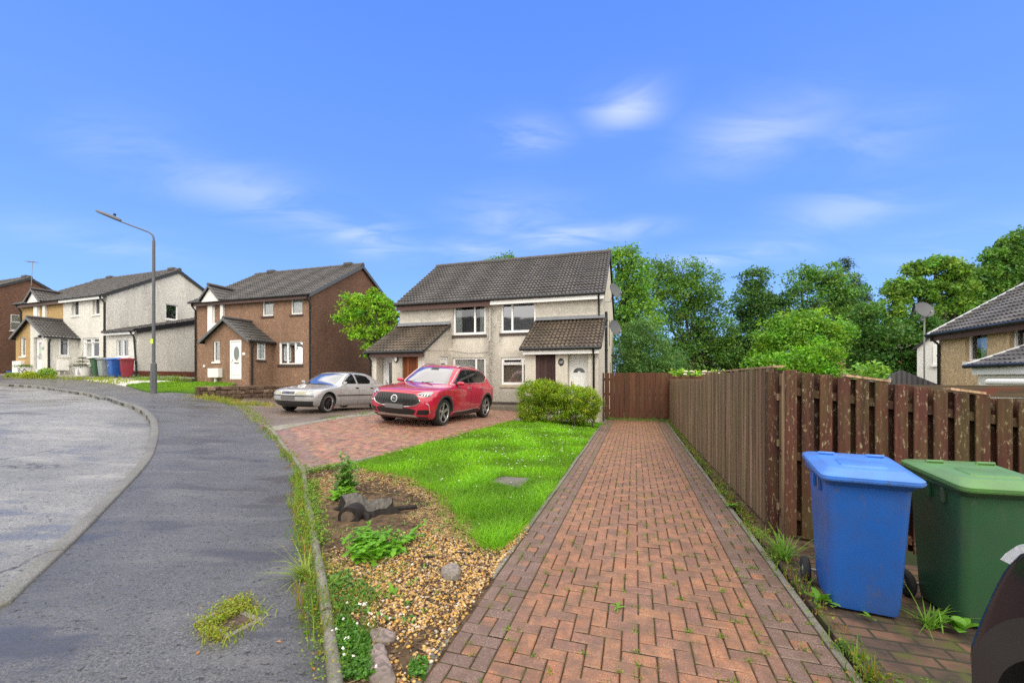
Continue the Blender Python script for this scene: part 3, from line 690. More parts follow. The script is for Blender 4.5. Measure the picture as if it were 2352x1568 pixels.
def door(root, x0, x1, z0, z1, m=FRONT, y=.1, matn='upvc', style='panel', handle='chrome', hside=-1, label=None, glassn='frosted'):
    d = MB(); d.box(x0, x1, y, y+.05, z0, z1, m=m)
    W_, H_ = x1-x0, z1-z0; fr = .07
    if style != 'plank':
        for a, b_, c, e in ((x0, x0+fr, z0, z1), (x1-fr, x1, z0, z1), (x0+fr, x1-fr, z1-fr, z1)): d.box(a, b_, y-.03, y-.001, c, e, m=m)
    def raised(a, b_, c, e):
        d.box(x0+a*W_, x0+b_*W_, y-.012, y-.0015, z0+c*H_, z0+e*H_, m=m); d.box(x0+a*W_+.03, x0+b_*W_-.03, y-.022, y-.0135, z0+c*H_+.03, z0+e*H_-.03, m=m)
    if style == 'fan':
        for c, e in ((.10, .30), (.36, .62)): raised(.20, .47, c, e); raised(.55, .82, c, e)
    elif style == 'oval':
        raised(.2, .47, .10, .28); raised(.53, .8, .10, .28)
    elif style == 'glazed': raised(.2, .8, .08, .36)
    elif style == 'plank':
        k = max(3, round(W_/.15))
        for i in range(k):
            v = random.uniform(.65, 1.25); d.box(x0+W_*i/k+.004, x0+W_*(i+1)/k-.004, y-.02, y-.0015, z0+.01, z1-.01, (v, v*.97, v*.95), m=m)
    o = d.build('door', MT[matn], root, bevel=.005, segs=1)
    if label: o['label'] = label
    P = lambda x, y_, z: m @ Vector((x, y_, z)); g = MB()
    if style == 'fan':
        cx, cz, r1, r0 = (x0+x1)/2, z0+.70*H_, W_*.29, W_*.09; k = 12
        pts = [(cx+r1*math.cos(math.pi*i/k), cz+r1*.85*math.sin(math.pi*i/k)) for i in range(k+1)]+[(cx-r0*math.cos(math.pi*i/k), cz+r0*.85*math.sin(math.pi*i/k)) for i in range(k+1)]
        for i in range(k):
            a, b_ = pts[i], pts[i+1]; c, e = pts[2*k+1-i], pts[2*k-i]
            g.quad(P(a[0], y-.006, a[1]), P(b_[0], y-.006, b_[1]), P(e[0], y-.006, e[1]), P(c[0], y-.006, c[1]))
        g.build('fanlight', MT['glassdark2'], o)
    if style == 'oval':
        cx, cz = x0+W_*.56, z0+.66*H_
        pts = [(cx+W_*.235*math.cos(2*math.pi*i/28), cz+H_*.175*math.sin(2*math.pi*i/28)) for i in range(28)]
        pr = [(cx+W_*.29*math.cos(2*math.pi*i/28), cz+H_*.20*math.sin(2*math.pi*i/28)) for i in range(28)]
        r_ = MB(); r_.prism(pr, y-.016, y-.0015, m=m); r_.build('oval_frame', MT[matn], o)
        g.prism(pts, y-.024, y-.017, m=m); g.build('pane', MT['ovalglass'], o)
    if style == 'glazed':
        g.box(x0+.25*W_, x0+.75*W_, y-.012, y-.002, z0+.42*H_, z0+.88*H_, m=m); g.build('pane', MT[glassn], o)
    h = MB(); hx = x0+W_*(.13 if hside < 0 else .87)
    h.box(hx-.018, hx+.018, y-.034, y-.003, z0+H_*.44, z0+H_*.56, m=m); h.box(hx-.012, hx+.10*(-hside), y-.06, y-.042, z0+H_*.495, z0+H_*.512, m=m) if hside < 0 else h.box(hx-.10, hx+.012, y-.06, y-.042, z0+H_*.495, z0+H_*.512, m=m)
    h.build('handle', MT[handle], o, bevel=.003)
    if style in ('fan', 'oval'):
        l_ = MB(); l_.box(x0+W_*.36, x0+W_*.74, y-.03, y-.002, z0+H_*(.325 if style == 'fan' else .405), z0+H_*(.35 if style == 'fan' else .425), m=m)
        l_.build('letterbox', MT['metal' if style == 'fan' else 'blackpl'], o, bevel=.004)
    return o
MT['glassdark2'] = plain('smoked_glass', (.03,.033,.035), .08, .3, 10, spec=.8)
MT['ovalglass'] = plain('etched_glass', (.10,.125,.12), .12, .5, 24, spec=.8)
def tiles(root, name, mat, origin, xdir, up, width, slope, tw=.15, th=.30, amp=.020, lift=.028, res=5, trim=None):
    """interlocking wavy roof tiles laid in courses; real relief. origin is the low corner, up the unit vector up the slope"""
    xdir = Vector(xdir).normalized(); up = Vector(up).normalized(); nz = xdir.cross(up).normalized()
    if nz.z < 0: nz = -nz
    nx = max(2, int(round(width/tw))*res); nc = max(1, int(round(slope/th))); thh = slope/nc
    xs = np.linspace(0, width, nx+1); ph = (xs/tw) % 1.0
    prof = amp*np.where(ph < .62, np.sin(np.pi*ph/.62), -.35*np.sin(np.pi*(ph-.62)/.38))
    V = []; Fc = []; b_ = 0; w1 = nx+1
    for c in range(nc):
        jj = RNG.normal(0, .0022, int(width/(tw*2))+2)[np.clip((xs/(tw*2)).astype(int), 0, int(width/(tw*2))+1)]
        y0, y1 = c*thh, (c+1)*thh+.02
        rows = [(y0+.004, -.02, 0), (y0, lift, 1), (y1, .004, 1)]
        for (yy, base, on) in rows:
            V.append(np.c_[xs, np.full(w1, yy)+jj*2, base+prof*(1 if on else .9)+jj])
        for r_ in (0, 1):
            i = b_+r_*w1+np.arange(nx); Fc.append(np.c_[i, i+1, i+w1+1, i+w1])
        b_ += 3*w1
    V = np.vstack(V); Fc = np.vstack(Fc)
    if trim is not None:
        cen = V[Fc].mean(1); Fc = Fc[trim(cen[:, 0], cen[:, 1])]
    o = np_mesh(name, V, Fc, mat, root, smooth=False)
    M = Matrix.Identity(4)
    for i in range(3): M[i][0] = xdir[i]; M[i][1] = up[i]; M[i][2] = nz[i]; M[i][3] = origin[i]
    o.matrix_basis = M; return o
def gutter(root, p0, p1, name='gutter', r=.06):
    mb = MB(); p0, p1 = Vector(p0), Vector(p1); mb.tube([p0, p1], r, 10)
    k = int((p1-p0).length/.9)
    for i in range(k+1):
        q = p0.lerp(p1, (i+.5)/(k+1)); d = (p1-p0).normalized()*.02; mb.tube([q-d, q+d], r*1.14, 10)
    return mb.build(name, MT['blackpl'], root, smooth=50)
def downpipe(root, pts, r=.038, name='downpipe', matn='blackpl'):
    mb = MB(); mb.tube(pts, r, 10)
    for a, b_ in zip(pts, pts[1:]):
        a, b_ = Vector(a), Vector(b_); L = (b_-a).length
        if L > 1:
            for i in range(int(L/1.3)+1):
                q = a.lerp(b_, min(.95, .08+i*1.3/L)); d = (b_-a).normalized()*.035; mb.tube([q-d, q+d], r*1.3, 10)
    return mb.build(name, MT[matn], root, smooth=50)
def ridge_tiles(root, p0, p1, r=.12, name='ridge'):
    mb = MB(); p0, p1 = Vector(p0), Vector(p1); k = max(1, int((p1-p0).length/.45))
    for i in range(k):
        a = p0.lerp(p1, i/k); b_ = p0.lerp(p1, (i+1)/k+.02/(p1-p0).length); j = random.uniform(-.004, .004)
        mb.tube([a+Vector((0,0,j)), b_+Vector((0,0,j+.006))], [r, r*1.06], 10)
    return mb.build(name, MT['ridge'], root, smooth=60)
def board(root, p0, p1, w, t, matn, name='bargeboard', nrm=(0,1,0)):
    """a board from p0 to p1, w deep (down), t thick along nrm"""
    p0, p1, n_ = Vector(p0), Vector(p1), Vector(nrm).normalized(); dn = Vector((0, 0, -w)); mb = MB()
    q = [p0, p1, p1+dn, p0+dn]; mb.add(q+[a+n_*t for a in q], [(0,1,2,3),(7,6,5,4),(0,4,5,1),(1,5,6,2),(2,6,7,3),(3,7,4,0)])
    return mb.build(name, MT[matn], root)
def dish(name, loc, aim, r, label, arm_to, group=None):
    t = thing(name, loc, 0, label, 'satellite dish', group)
    aim = Vector(aim).normalized(); q = aim.to_track_quat('Z', 'Y').to_matrix().to_4x4()
    m = MB(); prof = [(r*i/8, .16*r*(i/8)**2) for i in range(9)]+[(r*1.02, .17*r), (r*1.0, .15*r-.012)]+[(r*i/8, .16*r*(i/8)**2-.012) for i in range(7, -1, -1)]
    m.lathe(prof, 28, q @ Matrix.Scale(1.12, 4, (0,1,0))); m.build('reflector', MT['dish'], t, smooth=40)
    a = MB(); f = q @ Vector((0, -r*.85, r*.95)); a.tube([q @ Vector((0, -r*1.05, .1*r)), f], .011, 8); a.tube([f, f+(-aim)*.09], .03, 10)
    a.build('feed_arm', MT['metal'], t, smooth=50)
    b_ = MB(); at_ = Vector(arm_to)-Vector(loc); mid = Vector((at_.x*.35, at_.y*.35, at_.z+.02)); b_.tube([-aim*.02, -aim*.10, mid, at_], .020, 8); b_.box(at_.x-.06, at_.x+.06, at_.y-.03, at_.y+.03, at_.z-.09, at_.z+.09)
    b_.build('bracket', MT['metal'], t, smooth=50); return t
n = NT('dish_mesh'); v = n.n('TexVoronoi', {'Vector': n.co(), 'Scale': 110}).outputs['Distance']
n.bsdf(n.mix(n.ramp(v, [(.25, 0), (.5, 1)]), (.03,.032,.037), (.105,.11,.12)), .6, metal=.2); MT['dish'] = n.m
# ================================================================ the pair of flats in the middle
TH1 = TH
MT['whiteharl'] = harl('harl_bright_white', (.72,.72,.72), stain=.1, contrast=.25)
H1 = House('cream_house', st(-1.26, 17.17), .27, TH1, 'two-storey cream roughcast flats with grey tiled roof and two lean-to porches behind the red car', 'house')
MT['darkplinth'] = speckled('damp_plinth', (.075,.055,.045), moss=.35, scale=25)
r1 = H1.root; W1 = 9.50; D1 = 8.0
EZ = H1.on_y(1385, 668, 0)[1]; RZ = H1.on_y(1210, 596, 4.0)[1]
print('H1 eave', EZ, 'ridge', RZ, [H1.on_y(918, 690, 0)])
oUL = H1.rect(1041, 1115.5, 693, 768); oUR = H1.rect(1150.5, 1230.5, 688.5, 763); oLL = H1.rect(1040, 1115.5, 821, 884); oLR = H1.rect(1151, 1231, 820, 883)
mb = MB(); wall_poly(mb, -W1, 0, -.5, EZ, [oUL, oUR, oLL, oLR]); xl_ = H1.on_y(1031, 850, 0)[0]; xpl = H1.on_y(1128, 780, 0)[0]; sz = H1.on_y(1310, 727, 0)[1]
MT['h_creamfront'] = harl('harl_cream_front', (.63,.593,.525), stain=.45, scol=(.105,.10,.09), marks=[(xpl-.02, .30, -.2, EZ-.35, 1.0), (xpl+.25, .8, .2, 2.4, .6), (-1.6, 2.4, sz-.05, sz+.50, .62), (-8.0, 2.4, sz-.05, sz+.50, .62), (-4.6, 4.2, -.6, 1.0, .75), (-4.9, 4.6, -.6, 2.5, .38), (oUL[0]-.06, .14, 2.7, EZ-.5, .8), (oUR[0]-.05, .14, 2.7, EZ-.5, .7), (-3.1, .9, 2.05, 2.7, .85), (xl_-.0, .8, .4, 2.6, .6)])
mb.build('front_wall', MT['h_creamfront'], r1)
g = [(0, EZ), (4.0, RZ-.12), (8.0, EZ)]
mb = MB(); wall_poly(mb, 0, D1, -.5, g, m=RIGHT(0)); mb.build('gable_wall', MT['h_cream'], r1)
mb = MB(); P = [Vector((-W1, y, z)) for y, z in ((0,-.5),(0,EZ),(4,RZ-.12),(8,EZ),(8,-.5))]; mb.add(P, [(0,1,2,3,4)]); mb.box(-W1, 0, D1-.01, D1, -.5, EZ); mb.build('rear_wall', MT['h_cream'], r1)
mb = MB(); mb.box(-W1+.0, .015, -.03, -.002, -.6, .34); mb.build('plinth', MT['darkplinth'], r1)
sl = math.hypot(4.25, RZ-EZ+.12); up = Vector((0, 4.25, RZ-EZ+.12)).normalized()
tiles(r1, 'roof', MT['tile_grey'], (-W1-.12, -.25, EZ-.10), (1,0,0), up, W1+.2, sl, tw=.165, th=.30, amp=.034, lift=.045, res=6)
tiles(r1, 'rear_roof', MT['tile_grey'], (.08, D1+.25, EZ-.10), (-1,0,0), (0, -up.y, up.z), W1+.2, sl, res=3)
ridge_tiles(r1, (-W1-.12, 4.0, RZ+.03), (.08, 4.0, RZ+.03))
gutter(r1, (-W1-.14, -.29, EZ-.13), (.06, -.29, EZ-.13))
mb = MB(); xm = H1.on_y(1126, 680, -.2)[0]
mb.box(xm+.002, .04, -.235, -.20, EZ-.36, EZ-.16); mb.box(xm, .04, -.2, 0, EZ-.30, EZ-.27); mb.build('white_fascia', MT['upvc'], r1)
mb = MB(); mb.box(-W1-.05, xm, -.23, -.20, EZ-.40, EZ-.16); mb.box(-W1-.05, xm-.002, -.2, 0, EZ-.30, EZ-.27); mb.build('brown_fascia', MT['brownboard'], r1)
for a, b_ in (((.05, -.25, EZ-.06), (.05, 4.0, RZ+.03)), ((.05, 8.25, EZ-.06), (.05, 4.0, RZ+.03))): board(r1, a, b_, .16, .04, 'blackpl', nrm=(1,0,0))
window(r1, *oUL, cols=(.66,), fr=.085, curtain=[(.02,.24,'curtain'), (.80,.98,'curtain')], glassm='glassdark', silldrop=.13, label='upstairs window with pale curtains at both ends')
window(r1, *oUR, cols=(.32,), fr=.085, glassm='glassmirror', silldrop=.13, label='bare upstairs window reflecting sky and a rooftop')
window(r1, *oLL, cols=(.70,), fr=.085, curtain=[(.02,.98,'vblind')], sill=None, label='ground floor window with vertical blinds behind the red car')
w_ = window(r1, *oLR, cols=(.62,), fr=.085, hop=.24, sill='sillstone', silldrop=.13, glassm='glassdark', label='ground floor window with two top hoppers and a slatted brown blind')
mb = MB()
for i in range(26):
    z = oLR[2]+.07+i*(oLR[3]-oLR[2])*.70/26; mb.box(oLR[0]+.06, oLR[1]-.06, .17, .195, z, z+.013)
mb.build('blind', MT['blind'], w_)
# porches
MT['h_porch'] = harl('harl_porch', (.63,.585,.51), stain=.5, scol=(.115,.107,.095), marks=[(-7.82, .38, -.5, 4.2, .95), (-9.2, 1.2, -.6, .6, .5), (-2.9, 1.0, -.6, 1.2, .6)])
def leanto(x0, x1, fz, dep, ops, roofmat, fascia, zt, pops=()):
    mb = MB(); y = -dep; ez = fz
    wall_poly(mb, x0, x1, -.5, ez, ops, m=AT(0, y)); slope = (zt-ez)/(dep+.02)
    P = lambda x, yy, z: Vector((x, yy, z))
    sides = MB(); 
    wall_poly(mb, y, -.002, -.5, [(y, ez), (-.002, zt-.05)], m=RIGHT(x1), ops=pops)
    mb.add([P(x0, y, -.5), P(x0, 0, -.5), P(x0, 0, zt-.05), P(x0, y, ez)], [(0,1,2,3)])
    w_ = mb.build('porch_wall', MT['h_porch'], r1)
    upv = Vector((0, dep+.22, zt-ez+.02)).normalized(); L = math.hypot(dep+.22, zt-ez+.12)
    tiles(r1, 'porch_roof', roofmat, (x0-.12, y-.22, ez-.04), (1,0,0), upv, x1-x0+.22, L, tw=.165, th=.28, amp=.036, lift=.048, res=6)
    gutter(r1, (x0-.14, y-.26, ez-.07), (x1+.10, y-.26, ez-.07))
    m2 = MB(); m2.box(x0-.02, x1+.04, y-.20, y-.165, ez-.27, ez-.08); m2.box(x0, x1+.02, y-.165, y, ez-.22, ez-.19); m2.build('porch_fascia', MT[fascia], r1)
    m3 = MB(); m3.box(x0-.1, x1+.08, -.05, -.004, zt-.02, zt+.15); m3.add([P(x0-.1, -.052, zt+.03), P(x1+.08, -.052, zt+.03), P(x1+.08, -.25, zt-.02), P(x0-.1, -.25, zt-.02)], [(0,1,2,3)]); m3.build('flashing', MT['lead'], r1)
    for xx, dx in ((x0-.14, .03), (x1+.09, .03)): board(r1, (xx, y-.24, ez+.01), (xx, 0, zt+.04), .13, dx, 'blackpl', nrm=(1,0,0))
dep = 2.26; yF = -dep
xl0, xl1 = H1.on_y(852, 860, yF)[0], H1.on_y(975, 860, yF)[0]; xr0, xr1 = H1.on_y(1205.5, 860, yF)[0], H1.on_y(1374.5, 860, yF)[0]
fzL = H1.on_y(905, 806, yF-.2)[1]+.05; fzR = H1.on_y(1290, 800, yF-.2)[1]+.05; ztL = H1.on_y(977, 745, 0)[1]-.05; ztR = H1.on_y(1310, 731, 0)[1]-.05
fzL = fzR = (fzL+fzR)/2; ztL = ztR = (ztL+ztR)/2
print('porch', xl0, xl1, xr0, xr1, fzL, ztL)
def R1(u0, u1, v0, v1=None, z0=0.02, y=None):
    a, b_, c, e = H1.rect(u0, u1, v0, v1 or 950, yF if y is None else y); return (a, b_, c if v1 else z0, e)
oA = (*R1(864.5, 900.5, 813), .55); oB = (*R1(924, 960, 817), .10)
oC = (*R1(1230, 1276, 812), .10); oD = (*R1(1303.5, 1351, 806.5), .40)
pd = H1.rectx(1010.5, 1029, 819, 900, xl1); pd = (pd[0], pd[1], 0.03, pd[3]+.0)
leanto(xl0, xl1, fzL, dep, [oA, oB], MT['tile_brown'], 'brownboard', ztL, [pd])
leanto(xr0, xr1, fzR, dep, [oC, oD], MT['tile_brown'], 'upvc', ztR)
door(r1, oA[0]+.02, oA[1]+.35, .03, oA[3]-.06, m=AT(0, yF), y=.50, style='glazed', label='white part-glazed door in the left porch recess', glassn='glassdark2')
mb = MB(); mb.box(oA[1], oA[1]+.4, yF+.56, yF+.60, 0, oA[3]); mb.build('recess_wall', MT['h_cream'], r1)
door(r1, *oB[:4], m=AT(0, yF), y=.09, matn='wood_door', style='plank', label='rust-brown store door in the left porch', hside=1)
door(r1, *oC[:4], m=AT(0, yF), y=.09, matn='wood_dark', style='plank', hside=1, label='peeling dark plank door in the right porch')
door(r1, oD[0]+.01, oD[1]-.005, .03, oD[3]-.10, m=AT(0, yF), y=.36, style='fan', handle='brass', label='white panelled front door with a half-moon light')
mb = MB(); mb.box(oD[0], oD[1], yF+.34, yF+.42, oD[3]-.10, oD[3]); mb.build('door_head', MT['upvc'], r1)
door(r1, pd[0]+.02, pd[1]-.02, .03, pd[3]-.02, m=RIGHT(xl1), y=.06, style='glazed', hside=-1, label='white side door of the left porch', glassn='glassdark2')
# oval house number, porch lamp, pipes, cables
x, z = H1.on_y(1288.8, 831, yF)
mb = MB(); mb.prism([(x+.105*math.cos(a*.2618), z+.145*math.sin(a*.2618)) for a in range(24)], yF-.02, yF-.001); o = mb.build('number_plaque', MT['blackpl'], r1, bevel=.006)
tm = text_mesh('17', .13); tm.build('numerals', MT['whitepaint'], o, m=Matrix.Translation((x, yF-.024, z-.02)) @ Matrix.Rotation(R(90), 4, 'X'))
x, z = H1.on_y(911, 823.5, yF)
mb = MB(); mb.prism([(x+.10*math.cos(a*.2618), z+.16*math.sin(a*.2618)) for a in range(24)], yF-.06, yF-.001); o = mb.build('porch_lamp', MT['blackpl'], r1, bevel=.01)
mb = MB(); mb.prism([(x+.065*math.cos(a*.2618), z+.12*math.sin(a*.2618)) for a in range(24)], yF-.09, yF-.055); mb.build('diffuser', MT['whitepaint'], o, bevel=.015)
xp = H1.on_y(1364, 860, yF)[0]; downpipe(r1, [(xp, yF-.26, fzR-.12), (xp, yF-.22, fzR-.22), (xp, yF-.05, fzR-.38), (xp, yF-.05, -.4)])
xp = H1.on_y(1376, 700, 0)[0]; downpipe(r1, [(xp, -.29, EZ-.18), (xp, -.27, EZ-.30), (xp, -.06, EZ-.52), (xp, -.06, ztR+.12)])
xp = H1.on_y(855, 860, yF)[0]; downpipe(r1, [(xp-.06, yF-.26, fzL-.12), (xp-.06, yF-.22, fzL-.22), (xp-.04, yF-.05, fzL-.4), (xp-.04, yF-.05, -.2)])
downpipe(r1, [(.06, 1.0, EZ-.7), (.06, 1.0, -.4)], .055, 'soil_pipe')
for yy, za, zb in ((3.9, 3.0, 4.3), (4.6, .4, 2.2)): downpipe(r1, [(.02, yy, za), (.02, yy, zb)], .012, 'conduit')
x0_, z0_ = H1.on_y(1126, 690, 0); _, z1_ = H1.on_y(1126, 783, 0)
downpipe(r1, [(x0_, -.03, EZ-.42), (x0_, -.03, z1_+.05), (x0_-.06, -.03, z1_)], .016, 'white_conduit', 'whitepaint')
mb = MB(); mb.tube([(xl1+.02, yF+.02, fzL-.02), (xl1+.1, -.02, fzL+.12), (xl1+1.0, -.02, fzL-.02), (x0_-.05, -.02, fzL+.02), (x0_-.05, -.02, z1_)], .006, 6); mb.build('cable', MT['blackpl'], r1)
n = NT('damp_streak'); 
# soot-dark rain streak down the party line (a stain with its own shape, a thin coat on the wall)
mb = MB(); mb.box(.30, .36, 5.2, 5.3, 2.55, 2.68); 
mb = MB(); mb.box(.005, .10, 5.6, 5.7, 2.6, 2.68); mb.box(.10, .30, 5.6, 5.75, 2.52, 2.62); mb.build('floodlight', MT['blackpl'], r1)
dx, dz = H1.on_x(1410, 668, .35)
q = H1.o+H1.e*.44+H1.d*.35; q.z = px(1410, 668, q.y).z; dish('satellite_dish', (q.x, q.y, q.z), (.55, -.80, .38), .30, 'upper of two grey satellite dishes on the cream house corner, level with the gutter', tuple(H1.o+H1.e*.0+H1.d*.25+Vector((0,0,EZ-.42))))
q = H1.o+H1.e*.44+H1.d*.35; q.z = px(1410, 753, q.y).z; dish('satellite_dish', (q.x, q.y, q.z), (.50, -.83, .30), .30, 'lower of two grey satellite dishes on the cream house corner, level with the porch roof', tuple(H1.o+H1.d*.25+Vector((0,0,q.z-H1.o.z+.05))))
MT['coverslab0'] = speckled('damp_step', (.17,.145,.12), moss=.4)
# stained front step
mb = MB(); mb.box(xl1+.05, xr0-.03, -.95, -.034, -.5, .22); mb.build('front_step', MT['coverslab0'], r1, bevel=.02)
# ================================================================ brown house
H2 = House('brown_house', (-10.35, 21.1), 1.30, TH, 'brown roughcast house with a gabled porch and white oval-glass door', 'house')
r2 = H2.root; W2 = 8.1; D2 = 8.0
EZ = H2.on_y(716, 672, 0)[1]; RZ = H2.on_y(720, 620, 4)[1]; print('H2', EZ, RZ, H2.on_y(836, 609, 4.0))
def R2(cx0, cx1, cy0, cy1, y=0.0): return H2.rect(404.25+cx0*.21876, 404.25+cx1*.21876, 569.6+cy0*.21876, 569.6+cy1*.21876, y)
def U2(cx, cy): return (404.25+cx*.21876, 569.6+cy*.21876)
o1 = R2(905, 1020, 515, 712); o2 = R2(1205, 1327, 490, 694); o3 = R2(1078, 1327, 982, 1218)
mb = MB(); wall_poly(mb, -W2, 0, -.6, EZ, [o1, o2, o3]); mb.build('front_wall', MT['h_brown'], r2)
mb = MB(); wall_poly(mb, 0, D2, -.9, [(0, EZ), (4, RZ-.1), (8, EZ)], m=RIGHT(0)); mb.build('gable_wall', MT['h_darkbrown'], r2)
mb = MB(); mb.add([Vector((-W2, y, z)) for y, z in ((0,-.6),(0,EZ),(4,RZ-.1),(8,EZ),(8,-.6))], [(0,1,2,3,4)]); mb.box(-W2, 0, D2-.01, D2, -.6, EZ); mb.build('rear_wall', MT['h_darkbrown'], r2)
mb = MB(); mb.box(-W2, .02, -.04, -.002, -.7, .0); mb.build('plinth', MT['stoneplinth'], r2)
sl = math.hypot(4.25, RZ-EZ+.12); up = Vector((0, 4.25, RZ-EZ+.12)).normalized()
tiles(r2, 'roof', MT['tile_grey'], (-W2-.15, -.25, EZ-.10), (1,0,0), up, W2+.3, sl, tw=.165, th=.31, amp=.034, lift=.045, res=6)
tiles(r2, 'rear_roof', MT['tile_grey'], (.15, D2+.25, EZ-.10), (-1,0,0), (0, -up.y, up.z), W2+.3, sl, res=3)
ridge_tiles(r2, (-W2-.15, 4.0, RZ+.03), (.15, 4.0, RZ+.03))
for xx in (-.9, -W2+1.2):
    mb = MB(); mb.box(xx-.28, xx+.28, 3.85, 4.15, RZ+.05, RZ+.24); mb.build('ridge_vent', MT['ridge'], r2, bevel=.03)
gutter(r2, (-W2-.2, -.29, EZ-.13), (.15, -.29, EZ-.13))
mb = MB(); mb.box(-W2-.05, .05, -.23, -.20, EZ-.34, EZ-.16); mb.box(-W2, 0, -.2, 0, EZ-.27, EZ-.24); mb.build('fascia', MT['brownboard'], r2)
for a, b_ in (((.11, -.25, EZ-.06), (.11, 4.0, RZ+.03)), ((.11, 8.25, EZ-.06), (.11, 4.0, RZ+.03))): board(r2, a, b_, .2, .05, 'pole', nrm=(1,0,0))
window(r2, *o1, curtain=[(.02,.98,'vblind')], label='left of the two small upstairs windows'); window(r2, *o2, curtain=[(.02,.98,'vblind')], label='upstairs window nearest the gable corner')
window(r2, *o3, cols=(.335,.665), curtain=[(.02,.98,'vblind')], silldrop=.13, label='three-light ground floor window with vertical blinds')
# white panel bay under its own little gable
x0, x1, _, zt = R2(352, 513, 480, 860); zb = 1.6
o4 = R2(402, 484, 562, 800)
mb = MB(); wall_poly(mb, x0, x1, zb, EZ+.02, [(max(o4[0], x0+.3), o4[1], o4[2], o4[3], .12)], m=AT(0, -.12)); mb.box(x0, x1, -.118, 0, zb-.02, zb); mb.box(x0, x0+.01, -.118, 0, zb, EZ); mb.box(x1-.01, x1, -.118, 0, zb, EZ)
mb.build('white_bay', MT['whitepaint'], r2)
window(r2, max(o4[0], x0+.3), *o4[1:], m=AT(0, -.12), rev=.12, sill=None, curtain=[(.02,.98,'vblind')], label='tall window in the white bay')
def gablet(root, xa, xb, EZ, rise, y0, ymain, slope_tan, mat):
    xm = (xa+xb)/2; a = (xb-xa)/2+.22
    for sg in (-1, 1):
        upv = Vector((-sg*a, 0, rise)).normalized(); L = math.hypot(a, rise); dep_ = rise/slope_tan+abs(y0)
        tiles(root, 'gablet_roof', mat, (xm+sg*a, y0 if sg < 0 else y0+dep_, EZ-.06), (0, 1 if sg < 0 else -1, 0), upv, dep_, L, tw=.16, th=.3, res=4)
        board(root, (xm+sg*a, y0-.03, EZ-.03), (xm, y0-.03, EZ+rise-.0), .13, .035, 'pole', 'gablet_bargeboard')
    mb = MB(); mb.prism([(xa-.1, EZ-.12), (xb+.1, EZ-.12), (xm, EZ+rise-.10)], y0+.10, y0+.16); mb.build('gablet_panel', MT['whitepaint'], root)
    ridge_tiles(root, (xm, y0-.03, EZ+rise+.02), (xm, y0+dep_, EZ+rise+.02), .09, 'gablet_ridge')
gablet(r2, x0, x1, EZ-.05, .78, -.5, 0, (RZ-EZ)/4, MT['tile_grey'])
# gabled porch
def gporch(H, root, xa, xb, dep, ez, rz, fops, sops, wallm, roofm, tw=.16, split=None, wallm2=None):
    xm = (xa+xb)/2; y = -dep
    if split is None:
        mb = MB(); wall_poly(mb, xa, xb, -.6, [(xa, ez), (xm, rz), (xb, ez)], fops, m=AT(0, y)); wall_poly(mb, y, -.002, -.6, ez, sops, m=RIGHT(xb))
        mb.add([Vector((xa, y, -.6)), Vector((xa, 0, -.6)), Vector((xa, 0, ez)), Vector((xa, y, ez))], [(0,1,2,3)]); mb.build('porch_wall', MT[wallm], root)
    else:
        mb = MB(); wall_poly(mb, split, xb, -.6, [(split, rz-(rz-ez)*abs(split-xm)/(xb-xm)), (max(xm, split), rz), (xb, ez)] if split < xm-1e-3 else [(split, rz-(rz-ez)*(split-xm)/(xb-xm)), (xb, ez)], [o for o in fops if o[0] > split], m=AT(0, y)); wall_poly(mb, y, -.002, -.6, ez, sops, m=RIGHT(xb)); mb.build('porch_wall', MT[wallm], root)
        mb = MB(); wall_poly(mb, xa, split, -.6, [(xa, ez), (xm, rz), (split, rz-(rz-ez)*abs(split-xm)/(xb-xm))] if split > xm+1e-3 else [(xa, ez), (split, rz-(rz-ez)*abs(split-xm)/(xb-xm))], [o for o in fops if o[0] < split], m=AT(0, y))
        mb.add([Vector((xa, y, -.6)), Vector((xa, 0, -.6)), Vector((xa, 0, ez)), Vector((xa, y, ez))], [(0,1,2,3)]); mb.build('porch_wall', MT[wallm2], root)
    a = (xb-xa)/2+.20; k = (rz-ez)/((xb-xa)/2); z0 = ez-.20*k+.03; L = math.hypot(a, a*k)
    for sg in (-1, 1):
        upv = Vector((-sg, 0, k)).normalized()
        tiles(root, 'porch_roof', MT[roofm], (xm+sg*a, y-.2 if sg < 0 else .0, z0), (0, 1 if sg < 0 else -1, 0), upv, dep+.2, L, tw=tw, th=.29, amp=.024, lift=.034, res=4)
        board(root, (xm+sg*a, y-.23, z0+.03), (xm, y-.23, z0+a*k+.05), .15, .04, 'pole', 'porch_bargeboard')
        gutter(root, (xm+sg*(a+.03), y-.2, z0-.03), (xm+sg*(a+.03), -.02, z0-.03), 'porch_gutter', .05)
    ridge_tiles(root, (xm, y-.2, z0+a*k+.05), (xm, 0, z0+a*k+.05), .09, 'porch_ridge')
    m2 = MB(); m2.box(xb+.12, xb+.15, y-.1, 0, ez-.16, ez-.02); m2.build('porch_fascia', MT['brownboard' if split is None else 'upvc'], root)
    return z0
pf = -1.4; xa, xb = -5.49, -2.5; ezp = H2.on_y(*U2(770, 950), pf)[1]; rzp = H2.on_y(*U2(530, 752), pf)[1]; print('porch2', ezp, rzp)
f1 = R2(390, 460, 975, 1190, pf); f2 = R2(566, 686, 966, 1375, pf); s1 = H2.rectx(*[404.25+q*.21876 for q in (850, 935)], *[569.6+q*.21876 for q in (975, 1172)], xb)
gporch(H2, r2, xa, xb, 1.4, ezp, rzp, [f1, (*f2[:2], max(f2[2], -.0), f2[3])], [s1], 'h_brown', 'tile_grey')
window(r2, *f1, m=AT(0, pf), sill='upvc', curtain=[(.02,.98,'vblind')], label='narrow porch window beside the front door'); window(r2, *s1, m=RIGHT(xb), rev=.03, curtain=[(.02,.98,'curtain')], label='window in the side of the porch')
